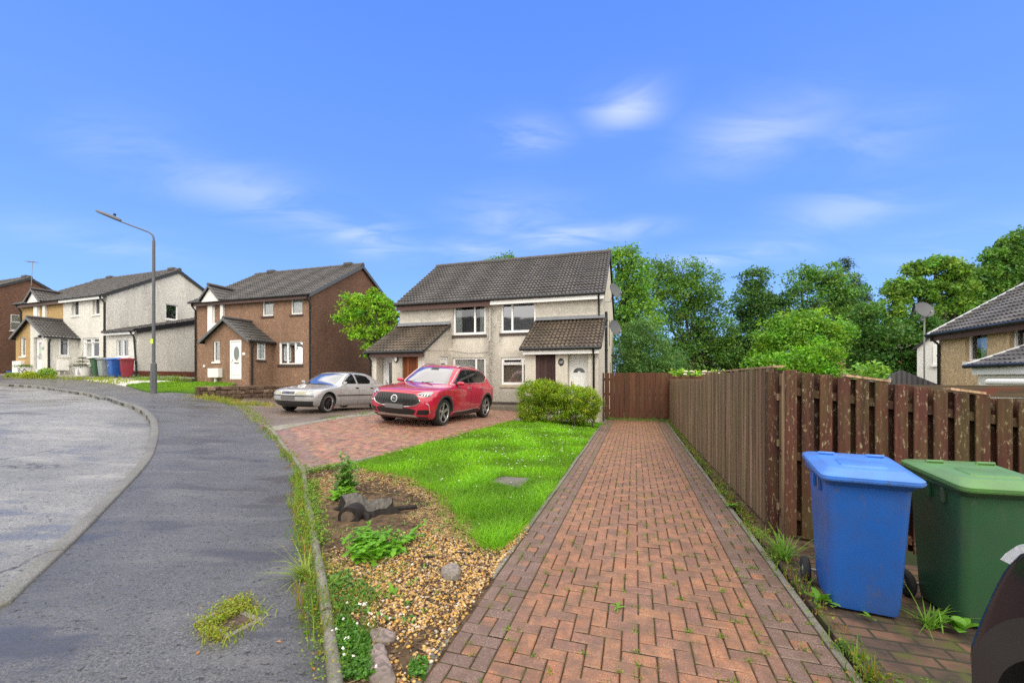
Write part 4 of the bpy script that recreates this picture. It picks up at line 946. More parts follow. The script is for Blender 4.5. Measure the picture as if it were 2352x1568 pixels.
door(r2, f2[0], f2[1], max(f2[2], 0), f2[3], m=AT(0, pf), y=.03, style='oval', label='white front door with an oval glass')
x, z = H2.on_y(*U2(713, 1110), pf); mb = MB(); mb.box(x-.09, x+.09, pf-.015, pf-.001, z-.06, z+.06); o = mb.build('number_plate', MT['upvc'], r2, bevel=.008)
a = R2(330, 440, 1262, 1358, pf-.25)
mb = MB(); mb.box(a[0], a[1], pf-.25, pf-.002, a[2], a[3]); mb.box((a[0]+a[1])/2-.04, (a[0]+a[1])/2+.04, pf-.15, pf-.05, a[2]-.35, a[2]); mb.build('meter_box', MT['whitepaint'], r2, bevel=.015)['label'] = 'white gas meter box'
a = R2(866, 970, 1265, 1362, -.2)
mb = MB(); mb.box(a[0], a[1], -.2, -.002, a[2], a[3])
o = mb.build('meter_box', MT['cladding'], r2, bevel=.04); o['label'] = 'dark grey meter box'
for q_ in (a[0]+.05, a[1]-.15):
    mb = MB(); mb.tube([(q_, -.1, a[2]-.6), (q_, -.1, a[2]-.002)], .025, 8); mb.build('service_pipe', MT['whitepaint'], o)
x, z = H2.on_y(*U2(302, 1240), pf); mb = MB(); mb.box(x-.03, x+.07, pf-.08, pf-.002, z-.06, z+.06); mb.build('junction_box', MT['upvc'], r2, bevel=.02)
x, z = H2.on_y(*U2(1390, 502), 0); mb = MB(); mb.box(x-.09, x+.09, -.08, -.002, z-.16, z+.16); o = mb.build('alarm_box', MT['upvc'], r2, bevel=.012)
x = H2.on_y(*U2(1416, 800), 0)[0]; downpipe(r2, [(x, -.29, EZ-.17), (x, -.26, EZ-.3), (x, -.06, EZ-.55), (x, -.06, -.5)], .045)
x = -W2+.05; downpipe(r2, [(x, -.29, EZ-.17), (x, -.26, EZ-.3), (x, -.06, EZ-.55), (x, -.06, -.3)], .045)
x = xb-.12; downpipe(r2, [(xb+.14, pf+.12, ezp-.2), (xb+.12, pf+.12, ezp-.3), (xb+.05, pf+.12, ezp-.5), (xb+.05, pf+.12, -.7)], .045)
mb = MB(); mb.box(f2[0]-.4, f2[1]+.8, pf-.9, pf-.045, -.6, -.08); mb.box(f2[0]-.1, f2[1]+.1, pf-.4, pf-.046, -.08, .0-.004); mb.build('doorstep', MT['slab'], r2, bevel=.02)
# ================================================================ white and ochre pair
TH3 = R(19.35)
H3 = House('white_house', (-24.75, 25.0), 1.82, TH3, 'pair of white and ochre roughcast houses with a lean-to at the right end', 'house')
r3 = H3.root; W3 = 9.6; D3 = 8.0
def U3(cx, cy): return (cx*.21876, 588+cy*.21876)
def R3(cx0, cx1, cy0, cy1, y=0.0): return H3.rect(*[q*.21876 for q in (cx0, cx1)], *[588+q*.21876 for q in (cy0, cy1)], y)
EZ = H3.on_y(*U3(1100, 395), 0)[1]; RZ = H3.on_y(*U3(1880, 150), 4)[1]; XJ = -4.6; print('H3', EZ, RZ)
q1 = R3(752, 826, 450, 625); q2 = R3(972, 1046, 432, 612); q3 = R3(868, 1040, 858, 1062)
mb = MB(); wall_poly(mb, XJ, 0, -.4, EZ, [q1, q2, q3]); mb.build('front_wall', MT['h_white'], r3)
mb = MB(); wall_poly(mb, -W3, XJ, -.4, EZ, []); mb.build('ochre_wall', MT['h_yellow'], r3)
gw = H3.rectx(*[q*.21876 for q in (1742, 1868)], *[588+q*.21876 for q in (508, 665)], 0)
mb = MB(); wall_poly(mb, 0, D3, -.4, [(0, EZ), (4, RZ-.1), (8, EZ)], [gw], m=RIGHT(0)); mb.build('gable_wall', MT['h_whitestreak'], r3)
mb = MB(); mb.add([Vector((-W3, y, z)) for y, z in ((0,-.4),(0,EZ),(4,RZ-.1),(8,EZ),(8,-.4))], [(0,1,2,3,4)]); mb.box(-W3, 0, D3-.01, D3, -.4, EZ); mb.build('rear_wall', MT['h_yellow'], r3)
mb = MB(); mb.box(-W3, .01, -.03, -.002, -.5, .20); mb.build('plinth', MT['brick'], r3)
sl = math.hypot(4.25, RZ-EZ+.12); up = Vector((0, 4.25, RZ-EZ+.12)).normalized()
tiles(r3, 'roof', MT['tile_grey'], (-W3-.15, -.25, EZ-.10), (1,0,0), up, W3+.25, sl, tw=.17, th=.32, amp=.034, lift=.045, res=6)
tiles(r3, 'rear_roof', MT['tile_grey'], (.10, D3+.25, EZ-.10), (-1,0,0), (0, -up.y, up.z), W3+.25, sl, res=3)
ridge_tiles(r3, (-W3-.15, 4.0, RZ+.03), (.10, 4.0, RZ+.03))
for xx in (-.7, -W3+1.8):
    mb = MB(); mb.box(xx-.3, xx+.3, 3.85, 4.15, RZ+.05, RZ+.24); mb.build('ridge_vent', MT['ridge'], r3, bevel=.03)
gutter(r3, (-W3-.2, -.29, EZ-.13), (.10, -.29, EZ-.13))
mb = MB(); mb.box(XJ+.002, .03, -.23, -.20, EZ-.34, EZ-.16); mb.build('white_fascia', MT['upvc'], r3)
mb = MB(); mb.box(-W3, XJ, -.23, -.20, EZ-.38, EZ-.16); mb.build('brown_fascia', MT['brownboard'], r3)
for a, b_ in (((.06, -.25, EZ-.06), (.06, 4.0, RZ+.03)), ((.06, 8.25, EZ-.06), (.06, 4.0, RZ+.03))): board(r3, a, b_, .22, .05, 'blackpl', nrm=(1,0,0))
for q, l in ((q1, 'left upstairs window of the white half'), (q2, 'upstairs window nearest the white gable')): window(r3, *q, rev=.16, sill='whitepaint', label=l)
window(r3, *q3, cols=(.5,), hop=.24, sill='whitepaint', curtain=[(.04,.3,'curtain')], label='wide ground floor window with two hoppers')
window(r3, *gw, m=RIGHT(0), sill='whitepaint', glassm='glassdark', label='small square window in the white gable')
x0, x1 = H3.on_y(*U3(350, 560), -.12)[0], H3.on_y(*U3(470, 560), -.12)[0]
mb = MB(); wo_ = R3(405, 442, 490, 700, -.12); wo_ = (x0+.42, x1-.28, wo_[2], wo_[3], .14); wall_poly(mb, x0, x1, 1.6, EZ+.02, [wo_], m=AT(0, -.12)); mb.box(x0, x0+.01, -.118, 0, 1.6, EZ); mb.box(x1-.01, x1, -.118, 0, 1.6, EZ); mb.build('white_bay', MT['whitepaint'], r3)
window(r3, *wo_[:4], m=AT(0, -.12), rev=.14, sill=None, label='tall window in the white bay')
gablet(r3, x0, x1, EZ-.05, .75, -.5, 0, (RZ-EZ)/4, MT['tile_grey'])
pf = -1.42; xa, xb = -6.4, -2.91; ezp = H3.on_y(*U3(495, 830), pf)[1]; rzp = H3.on_y(*U3(325, 655), pf)[1]; print('porch3', ezp, rzp)
d1 = R3(352, 438, 850, 1190, pf); d1 = (d1[0], d1[1], 0.02, d1[3], .18); f1 = R3(212, 270, 850, 1050, pf); s1 = H3.rectx(*[q*.21876 for q in (622, 722)], *[588+q*.21876 for q in (862, 1045)], xb); xs_ = H3.on_y(*U3(318, 900), pf)[0]
gporch(H3, r3, xa, xb, 1.42, ezp, rzp, [d1, f1], [s1], 'h_white', 'tile_grey', split=xs_, wallm2='h_yellow')
window(r3, *f1, m=AT(0, pf), sill='whitepaint', glassm='glass', curtain=[(.02,.98,'curtain')], label='white-blinded window in the ochre half of the porch'); window(r3, *s1, m=RIGHT(xb), rev=.03, sill='whitepaint', label='window in the side of the white porch')
dd = door(r3, d1[0]+.05, d1[1]-.02, .02, d1[3]-.02, m=AT(0, pf), y=.16, style='glazed', label='white front door with a long stained-glass pane', glassn='glassdark2')
x, z = H3.on_y(*U3(430, 845), pf); mb = MB(); mb.box(x-.08, x+.08, pf-.12, pf-.002, z-.09, z+.09); mb.build('porch_lamp', MT['blackpl'], r3, bevel=.02)
x, z = H3.on_y(*U3(455, 968), pf)
text_mesh('13', .22, .01).build('house_number', MT['metal'], r3, m=Matrix.Translation((x, pf-.012, z)) @ Matrix.Rotation(R(90), 4, 'X'))
downpipe(r3, [(xb+.2, pf+.05, ezp-.25), (xb+.06, pf+.05, ezp-.45), (xb+.06, pf+.05, -.2)], .05)
x = -.12; downpipe(r3, [(x, -.29, EZ-.17), (x, -.26, EZ-.3), (x, -.06, EZ-.55), (x, -.06, -.2)], .05)
x = -W3+.1; downpipe(r3, [(x, -.29, EZ-.17), (x, -.06, EZ-.55), (x+.1, -.06, 2.8)], .045)
a = H3.rectx(*[q*.21876 for q in (610, 728)], *[588+q*.21876 for q in (1105, 1195)], xb+.3)
mb = MB(); mb.box(xb+.002, xb+.3, a[0], a[1], .33, .95); mb.box(xb+.08, xb+.14, a[0]+.1, a[0]+.16, -.2, .33); mb.box(xb+.08, xb+.14, a[1]-.16, a[1]-.1, -.2, .33); mb.build('meter_box', MT['whitepaint'], r3, bevel=.015)['label'] = 'white meter box on the side of the porch'
x, z = H3.on_y(*U3(215, 1150), pf); mb = MB(); mb.box(xa+.1, xa+1.05, pf-.2, pf-.002, .2, .92); mb.build('meter_box', MT['whitepaint'], r3, bevel=.015)['label'] = 'white meter box on the ochre wall'
n = NT('stained_glass'); v = n.n('TexVoronoi', {'Vector': n.co(), 'Scale': 7}).outputs['Color']
n.bsdf(n.mix(.45, v, (.08,.09,.10)), .12, spec=.8)
for o in COL.objects:
    if o.type == 'MESH' and o.parent == dd and o.name.startswith('pane'): o.data.materials[0] = n.m
# the lean-to at its right end
xe = 3.0; ez = H3.on_y(*U3(1270, 795), -.15)[1]+.05; tq = H3.on_x(445, 738, xe); zt = ez+(tq[1]-ez)*6.0/max(.5, tq[0]); zt = min(zt, ez+2.2); print('leanto3', ez, tq, zt)
lw = R3(1222, 1348, 878, 1056)
mb = MB(); wall_poly(mb, 0.002, xe, -.4, ez, [lw]); wall_poly(mb, 0, 6.0, -.4, [(0, ez), (6.0, zt)], m=RIGHT(xe)); mb.box(.002, xe, 5.99, 6.0, -.4, zt); mb.build('lean_to_wall', MT['h_white'], r3)
mb = MB(); mb.box(.012, xe+.03, -.03, -.002, -.5, .28); mb.box(xe+.002, xe+.03, -.002, 6.0, -.6, .28); mb.build('lean_to_plinth', MT['brick'], r3)
upv = Vector((0, 6.25, zt-ez)).normalized(); tiles(r3, 'lean_to_roof', MT['tile_grey'], (.02, -.25, ez-.0), (1,0,0), upv, xe+.12, math.hypot(6.25, zt-ez), tw=.17, th=.32, amp=.034, lift=.045, res=6)
gutter(r3, (.1, -.29, ez-.03), (xe+.12, -.29, ez-.03)); mb = MB(); mb.box(.1, xe+.15, -.22, -.19, ez-.22, ez-.05); mb.build('lean_to_fascia', MT['upvc'], r3)
board(r3, (xe+.10, -.25, ez+.04), (xe+.10, 6.0, zt+.04), .26, .05, 'blackpl', nrm=(1,0,0))
window(r3, *lw, cols=(.52,), sill='whitepaint', curtain=[(.02,.45,'curtain')], label='window in the front of the lean-to')
downpipe(r3, [(xe-.25, -.29, ez-.06), (xe-.2, -.1, ez-.4), (xe+.15, -.12, -.5)], .05)
# ================================================================ far left gable
H4 = House('umber_house', (-39.0, 28.2), 1.95, TH3, 'dark brown roughcast house at the far left, only its gable in view', 'house')
r4 = H4.root; RZ = H4.on_x(68, 638, 0)[1]; EZ = RZ-2.35
gw = H4.rectx(24, 54, 722, 759, 0); gw = (gw[0], gw[0]+1.6, gw[2], gw[3])
mb = MB(); wall_poly(mb, 0, 8, -.5, [(0, EZ), (4, RZ-.1), (8, EZ)], [gw], m=RIGHT(0)); mb.build('gable_wall', MT['h_darkbrown'], r4)
mb = MB(); mb.box(-8, -.002, .0, .01, -.5, EZ); mb.box(-8, -.002, 7.99, 8.0, -.5, EZ); mb.add([Vector((-8, y, z)) for y, z in ((0,-.5),(0,EZ),(4,RZ-.1),(8,EZ),(8,-.5))], [(0,1,2,3,4)]); mb.build('house_wall', MT['h_darkbrown'], r4)
up = Vector((0, 4.25, RZ-EZ+.12)).normalized(); sl = math.hypot(4.25, RZ-EZ+.12)
tiles(r4, 'roof', MT['tile_grey'], (-8, -.25, EZ-.1), (1,0,0), up, 8.1, sl, tw=.17, th=.32, res=3); tiles(r4, 'rear_roof', MT['tile_grey'], (.1, 8.25, EZ-.1), (-1,0,0), (0, -up.y, up.z), 8.1, sl, res=3)
ridge_tiles(r4, (-8, 4, RZ+.03), (.1, 4, RZ+.03)); mb = MB(); mb.box(-.9, -.3, 3.85, 4.15, RZ+.05, RZ+.24); mb.build('ridge_vent', MT['ridge'], r4, bevel=.03)
for yy in (-.25, 8.25): board(r4, (.06, yy, EZ-.06), (.06, 4.0, RZ+.03), .2, .05, 'blackpl', nrm=(1,0,0))
window(r4, *gw, m=RIGHT(0), sill='whitepaint', hop=.5, curtain=[(.02,.98,'curtain')], label='white window in the dark gable')
q = H4.o+H4.d*4.0+Vector((0,0,RZ)); t = thing('aerial', (q.x+.1, q.y, q.z), 0, 'small television aerial on a mast above the dark brown gable', 'aerial')
mb = MB(); mb.tube([(0,0,-.6), (.12,0,1.25)], .025, 6); mb.build('mast', MT['metal'], t); mb = MB(); mb.tube([(-.35,0,1.28), (.5,0,1.22)], .02, 6)
for i in range(5): mb.tube([(-.3+i*.17, -.22, 1.27-.01*i), (-.3+i*.17, .22, 1.27-.01*i)], .012, 6)
mb.build('antenna', MT['metal'], t)
# ================================================================ buff house at the right edge: its long front faces the drive
C5 = px(2157, 757, 16.0); Z5 = -1.9
H5 = House('buff_house', (C5.x, C5.y), Z5, TH+R(90), 'buff roughcast house with dark tiled roof at the right edge beyond the fence', 'house')

r5 = H5.root
def U5(cx, cy): return ((2000+cx*.2381)*.91875, (560+cy*.2381)*.91875)
def R5(cx0, cx1, cy0, cy1, y=0.0):
    a = U5(cx0, cy0); b_ = U5(cx1, cy1); return H5.rect(a[0], b_[0], a[1], b_[1], y)
W5 = 11.0; EZ = H5.on_y(*U5(1480, 1130), 0)[1]; RZ = EZ+2.6; print('H5', EZ, H5.on_y(*U5(2350, 1010), 0), H5.on_y(*U5(2350, 630), 4))
w1 = R5(1735, 1925, 1150, 1435); w2 = R5(2200, 2352, 1090, 1300); w1 = (w1[0], w1[0]+.95, w1[2], w1[3]); w2 = (w2[0], w2[0]+1.3, w1[2], w1[3])
mb = MB(); wall_poly(mb, 0, W5, -.5, EZ, [w1, w2]); mb.build('front_wall', MT['h_tan'], r5)
mb = MB(); mb.add([Vector((0, y, z)) for y, z in ((0,-.5),(0,EZ),(4,RZ-.1),(8,EZ),(8,-.5))], [(0,1,2,3,4)]); mb.add([Vector((W5, y, z)) for y, z in ((0,-.5),(0,EZ),(4,RZ-.1),(8,EZ),(8,-.5))], [(0,1,2,3,4)]); mb.box(0, W5, 7.99, 8, -.5, EZ); mb.build('gable_wall', MT['h_tan'], r5)
up = Vector((0, 4.3, RZ-EZ+.12)).normalized(); sl = math.hypot(4.3, RZ-EZ+.12)
tiles(r5, 'roof', MT['tile_slate'], (-.06, -.22, EZ-.06), (1,0,0), up, W5+.3, sl, tw=.165, th=.30, amp=.034, lift=.045, res=6)
tiles(r5, 'rear_roof', MT['tile_slate'], (W5+.15, 8.3, EZ-.1), (-1,0,0), (0, -up.y, up.z), W5+.3, sl, res=3); ridge_tiles(r5, (-.12, 4, RZ+.03), (W5+.1, 4, RZ+.03))
board(r5, (-.17, -.3, EZ-.03), (-.17, 4.0, RZ+.06), .05, .07, 'upvc', 'verge_strip', (1,0,0)); board(r5, (-.15, -.3, EZ-.085), (-.15, 4.0, RZ), .14, .04, 'blackpl', nrm=(1,0,0))
gutter(r5, (-.15, -.34, EZ-.12), (W5, -.34, EZ-.12)); mb = MB(); mb.box(-.05, W5, -.26, -.22, EZ-.36, EZ-.15); mb.box(0, W5, -.22, 0, EZ-.28, EZ-.25); mb.build('fascia', MT['brownboard'], r5)
window(r5, *w1, rev=.16, sill='whitepaint', silldrop=.14, curtain=[(.4,.7,'curtain')], glassm='glassdark', label='upstairs window with a drawn-back white curtain'); window(r5, *w2, rev=.16, sill=None, glassm='glassdark', label='upstairs window partly hidden by the porch roof')
downpipe(r5, [(.12, -.34, EZ-.16), (.12, -.28, EZ-.3), (.08, -.06, EZ-.5), (.08, -.06, -.4)], .045)
# its porch roof
a = H5.on_y(*U5(1725, 1505), -1.84); b_ = a[1]+.06; xs0 = a[0]+.05; zt = b_+.72; print('porch5', a)
up = Vector((0, 1.8, .74)).normalized(); tiles(r5, 'porch_roof', MT['tile_slate'], (xs0, -1.8, b_), (1,0,0), up, W5-xs0, math.hypot(1.8, .74), tw=.16, th=.30, amp=.024, lift=.034)
gutter(r5, (xs0-.05, -1.84, b_-.03), (W5, -1.84, b_-.03), 'porch_gutter'); board(r5, (xs0-.05, -1.8, b_+.06), (xs0-.05, 0, b_+.80), .05, .07, 'upvc', 'verge_strip', (1,0,0))
mb = MB(); mb.box(xs0+.12, W5, -1.62, 0, -.5, b_-.25); mb.build('porch_wall', MT['h_white'], r5); mb = MB(); mb.box(xs0+.05, W5, -1.72, -1.68, b_-.28, b_-.05); mb.build('porch_fascia', MT['upvc'], r5)
q0 = H5.on_y(2257, 870, -2.6); q1 = H5.on_y(2300, 884, -2.6); mb = MB(); mb.box(q0[0], q0[0]+3.5, -2.6, -1.63, q1[1], q0[1]); mb.build('white_top', MT['upvc'], r5, bevel=.08, segs=3)  # unidentified white rounded top, added to the house as a box
# the white house end behind it
C6 = px(2158, 757, 21.0)
H6 = House('white_house', (C6.x-1.2, C6.y+1.0), -2.2, R(47), 'white rendered house end between the trees and the buff house', 'house')
r6 = H6.root; a0 = H6.on_y(2106, 800, 0); a1 = H6.on_y(2162, 757, 0); zr = a1[1]+1.2
xl = a0[0]; xr = a1[0]+.35; k = (a1[1]-a0[1])/(a1[0]-a0[0])
mb = MB(); wall_poly(mb, xl, xr, -.5, [(xl, a0[1]), (xr, a0[1]+k*(xr-xl))]); wall_poly(mb, xr, 2*xr-xl, -.5, [(xr, a0[1]+k*(xr-xl)), (2*xr-xl, a0[1])]); mb.box(xl, xl+.01, 0, 6, -.5, a0[1]); mb.build('house_wall', MT['whiteharl'], r6)
P = lambda x, y, z: Vector((x, y, z)); L = math.hypot(xr-xl, k*(xr-xl))
tiles(r6, 'rear_roof', MT['tile_slate'], (2*xr-xl+.12, 0, a0[1]-.02), (0,1,0), Vector((-1,0,k)).normalized(), 6.15, L, tw=.17, th=.32, res=3)
tiles(r6, 'roof', MT['tile_slate'], (xl-.12, 6, a0[1]-.02), (0,-1,0), Vector((1,0,k)).normalized(), 6.15, L, tw=.17, th=.32, res=3)
board(r6, (xl-.15, -.16, a0[1]+.02), (xr, -.16, a0[1]+k*(xr-xl)+.08), .13, .04, 'blackpl')
mb = MB(); wx = H6.rect(2143, 2154, 793, 842); mb.box(wx[0], wx[1]+.5, -.03, .02, wx[2]+.1, wx[3]); mb.box(wx[0]-.06, wx[1]+.5, -.10, -.031, wx[2], wx[2]+.09); mb.build('window', MT['upvc'], r6)
# ---------------------------------------------------------------- fences and gate
def bcol(): v = random.uniform(.62, 1.35); return (v, v*random.uniform(.92, 1.05), v*random.uniform(.88, 1.05))
def frame_m(p, xdir):
    """matrix with x along xdir (horizontal), z up, y = z cross x"""
    xdir = Vector(xdir).normalized(); y = Vector((0,0,1)).cross(xdir); M = Matrix.Identity(4)
    for i in range(3): M[i][0] = xdir[i]; M[i][1] = y[i]; M[i][2] = (0,0,1)[i]; M[i][3] = p[i]
    return M
def boards(x0, x1, ztop, zbot, pitch, bw, yo, jitter=.012, th=.019, lean=.004):
    mb = MB(); x = x0
    while x < x1-.02:
        e = min(x+bw, x1); zt = ztop((x+e)/2)+random.uniform(-jitter, jitter); zb = zbot((x+e)/2); y = yo+random.uniform(-.003, .003)
        l = random.uniform(-lean, lean); c = bcol()
        vs = [(x, y, zb), (e, y, zb), (e, y+th, zb), (x, y+th, zb), (x+l, y, zt), (e+l, y, zt+random.uniform(-.006, .006)), (e+l, y+th, zt), (x+l, y+th, zt)]
        mb.add(vs, [(3,2,1,0),(4,5,6,7),(0,1,5,4),(1,2,6,5),(2,3,7,6),(3,0,4,7)], c); x += pitch
    return mb
# the long fence beside the drive: x runs from the far gate towards the viewer's corner
FA, FB = st(1.30, 16.8), st(1.415, 4.8); FL = (FB-FA).length; FM = frame_m((FA.x, FA.y, 0), FB-FA)
# local -y points to the drive? x towards the viewer, y = up x x
long_f = thing('hit_and_miss_fence', (FA.x, FA.y, 0), math.atan2((FB-FA).y, (FB-FA).x), 'long weathered brown board fence running down the right side of the block driveway', 'fence')
ys = -1 if (Vector((0,0,1)).cross((FB-FA).normalized())).dot(ES) > 0 else 1       # side of the drive
ztop = lambda x: 1.60 if x < 7.6 else 1.60+.11*min(1, (x-7.6)/.02)
SEG = [(0, 2.5), (2.5, 5.0), (5.0, 7.6), (7.6, 9.8), (9.8, FL)]
for a, b_ in SEG:
    boards(a+.01, b_-.01, ztop, lambda x: .03, .128, .098, ys*.042-.0095).build('board_panel', MT['wood_fence2'], long_f, bevel=.003, segs=1)
    boards(a+.06, b_-.01, lambda x: ztop(x)-.01, lambda x: .04, .128, .098, -ys*.042-.0095).build('rear_board_panel', MT['wood_fence2'], long_f)
    for zz in (.30, .95, 1.42):
        m_ = MB(); m_.box(a, b_, -.022, .022, zz-.035, zz+.035, (1,1,1)); m_.build('rail', MT['wood_fence2'], long_f)
for x in [q[0] for q in SEG]+[FL]:
    m_ = MB(); m_.box(x-.045, x+.045, -.045-ys*.05, .045-ys*.05, -.2, ztop(x)-.05, (.9,.9,.9)); m_.build('post', MT['wood_fence2'], long_f, bevel=.004)
m_ = MB(); m_.box(7.6, FL-.02, -.05, .05, ztop(9)+.012, ztop(9)+.034, (1.9,1.9,1.8)); m_.build('capping', MT['wood_fence2'], long_f)
# the fence behind the bins, sloping down to the right
short_f = thing('hit_and_miss_fence', (FB.x, FB.y, 0), -TH, 'dark red-brown board fence with flaking paint standing behind the two wheeled bins', 'fence')
zt2 = lambda x: 1.70-.155*x
boards(.03, 3.3, lambda x: zt2(x), lambda x: .02-.05*x, .150, .104, -.055, .010).build('board_panel', MT['wood_fence'], short_f, bevel=.004, segs=1)
boards(.07, 3.3, lambda x: zt2(x)-.01, lambda x: .02-.05*x, .150, .147, .020, .010).build('rear_board_panel', MT['wood_fence'], short_f)
for zz in (.25, .85, 1.50):
    m_ = MB(); c = (.8,.8,.8); x1 = 3.3
    m_.add([(0,-.034,zz-.04), (x1,-.034,zz-.04-.155*x1), (x1,.034,zz-.04-.155*x1), (0,.034,zz-.04), (0,-.034,zz+.04), (x1,-.034,zz+.04-.155*x1), (x1,.034,zz+.04-.155*x1), (0,.034,zz+.04)], [(3,2,1,0),(4,5,6,7),(0,1,5,4),(1,2,6,5),(2,3,7,6),(3,0,4,7)], c)
    m_.build('rail', MT['wood_fence'], short_f)
for x, h in ((-.05, 1.68), (1.75, 1.36)):
    m_ = MB(); m_.box(x-.05, x+.05, .03, .13, -.2, h, (.8,.8,.8)); m_.build('post', MT['wood_fence'], short_f, bevel=.005)
for x, l in ((.55, .35), (1.35, .25)):
    m_ = MB(); m_.add([(q_, y_, zt2(q_)+dz_) for dz_ in (.012, .034) for q_, y_ in ((x, -.06), (x+l, -.06), (x+l, .06), (x, .06))], [(3,2,1,0),(4,5,6,7),(0,1,5,4),(1,2,6,5),(2,3,7,6),(3,0,4,7)], (2.6,2.6,2.5)); m_.build('capping', MT['wood_fence2'], short_f)
# neighbour's boundary of wide horizontal boards further back
nb = thing('horizontal_board_fence', px(2105, 905, 6.2), -TH, 'low neighbouring fence of wide horizontal boards with peeling red paint, seen over the bin fence', 'fence')
m_ = MB()
for i in range(6):
    v = random.uniform(.8, 1.2); m_.box(-.1, 4.5, 0, .03, .15-.185*(i+1), .15-.185*i-.012, (v, v, v))
n = NT('fence_horizontal'); f = n.noise(1.0, 6, n.co('Object', (1.2, 20, 26)), .65); c = n.mix(n.ramp(f, [(.3, 0), (.7, 1)]), (.05,.037,.025), (.125,.092,.060))
c = n.mix(n.ramp(n.noise(2.2, 5, n.co('Object', (.9, 1, 3))), [(.56, 0), (.64, .8)]), c, (.15,.045,.035)); n.bsdf(c, .8, spec=.2, normal=n.bump(f, .5, .006)); MT['nfence'] = n.m
m_.build('board_panel', MT['nfence'], nb)
for x in (0, 1.8, 3.6):
    m_ = MB(); m_.box(x-.05, x+.05, .035, .12, -1.6, .12, (.8,.8,.8)); m_.build('post', MT['wood_fence2'], nb)
# the gate across the end of the drive
GA = st(-1.36, 16.82); gate = thing('board_gate', (GA.x, GA.y, 0), -TH, 'tall brown vertical-board gate closing the end of the driveway', 'gate')
GW = 2.62; zg = 1.86
bxs = []
x = 0
while x < GW-.05:
    w_ = random.choice((.17, .185, .20)); bxs.append((x, min(GW, x+w_))); x += w_+random.choice((.006, .010, .022 if x < 1.0 else .008))
m_ = MB()
for a, b_ in bxs:
    v = random.uniform(.8, 1.25); zz = zg+random.uniform(-.008, .008); m_.box(a, b_, -.02, 0, .05+random.uniform(0, .02), zz, (v, v*random.uniform(.93, 1.03), v))
m_.build('board_panel', MT['wood_gate'], gate, bevel=.003, segs=1)
for zz in (.35, 1.0, 1.6):
    m_ = MB(); m_.box(.02, GW-.02, .002, .05, zz-.05, zz+.05, (.8,.8,.8)); m_.build('rail', MT['wood_gate'], gate)
for x in (-.06, GW+.06):
    m_ = MB(); m_.box(x-.05, x+.05, -.03, .07, -.2, zg-.03, (.85,.85,.85)); m_.build('post', MT['wood_gate'], gate, bevel=.005)
q = px(1545, 866, 17.5); far_f = thing('board_fence', (q.x, q.y, 0), -TH, 'short far fence section showing just beyond the right side of the gate', 'fence')
boards(-.3, 1.6, lambda x: 1.74, lambda x: 0, .14, .132, -.01).build('board_panel', MT['wood_gate'], far_f)
for x in (-.25, 1.55):
    m_ = MB(); m_.box(x-.05, x+.05, .02, .12, -.2, 1.7, (.8,.8,.8)); m_.build('post', MT['wood_gate'], far_f)
# ---------------------------------------------------------------- street lamp
q = gp(353, 903); Yl = q.y
lamp = thing('street_lamp', q, 0, 'tall grey street lamp post with a long angled arm at the edge of the pavement', 'street lamp')
def lz(v): return EYE-(v-CV)/FPX*Yl-q.z
m_ = MB(); m_.lathe([(.001,-.2), (.10,-.2), (.10, lz(838)-.02), (.094, lz(835)), (.055, lz(833)), (.0525, lz(700)), (.05, lz(556)), (.045, lz(552)), (.001, lz(552))], 20); m_.build('pole', MT['pole'], lamp, smooth=40)
k = Yl/FPX
m_ = MB(); pts = [(0,0,lz(560)), (0,0,lz(548)), (-.03,0,lz(541)), (-.12,0,lz(536)), (-.22,0,lz(532.5)), (-78*k,0,lz(508))]; m_.tube(pts, [.032,.032,.032,.03,.028,.026], 10); m_.build('arm', MT['pole'], lamp, smooth=50)
a = Vector((-76*k, 0, lz(507.5))); b_ = Vector((-132*k, 0, lz(484.5))); d = (b_-a).normalized(); M = frame_m((0,0,0), (0,1,0))
m_ = MB(); up_ = Vector((d.z, 0, -d.x)); up_ = up_ if up_.z > 0 else -up_; L = (b_-a).length
def ring(s, w_, h): 
    c = a+d*L*s; return [c+Vector((0, w_*math.cos(t_), 0))+up_*(h*math.sin(t_)*(1.0 if math.sin(t_) > 0 else .55)) for t_ in [2*math.pi*i/14 for i in range(14)]]
R_ = [ring(0, .045, .05), ring(.08, .08, .085), ring(.25, .14, .09), ring(.6, .16, .085), ring(.9, .13, .065), ring(1.0, .05, .03)]
m_.add([p for r_ in R_ for p in r_], [(i*14+j, i*14+(j+1) % 14, (i+1)*14+(j+1) % 14, (i+1)*14+j) for i in range(5) for j in range(14)]+[tuple(range(13, -1, -1)), tuple(70+j for j in range(14))])
lum = m_.build('lantern', MT['pole'], lamp, smooth=60)
c = a+d*L*.30+up_*.12; m_ = MB(); m_.tube([c-up_*.02, c+up_*.06], .045, 12); m_.build('photocell', MT['blackpl'], lum, smooth=40)
m_ = MB(); m_.box(-.07, .02, -.062, -.050, lz(789), lz(778)); MT['hivis'] = plain('hivis_sticker', (.55,.70,.05), .5); m_.build('sticker', MT['hivis'], lamp)
m_ = MB(); m_.box(-.05, .05, -.108, -.092, .25, .85); m_.build('service_door', MT['pole'], lamp, bevel=.006)
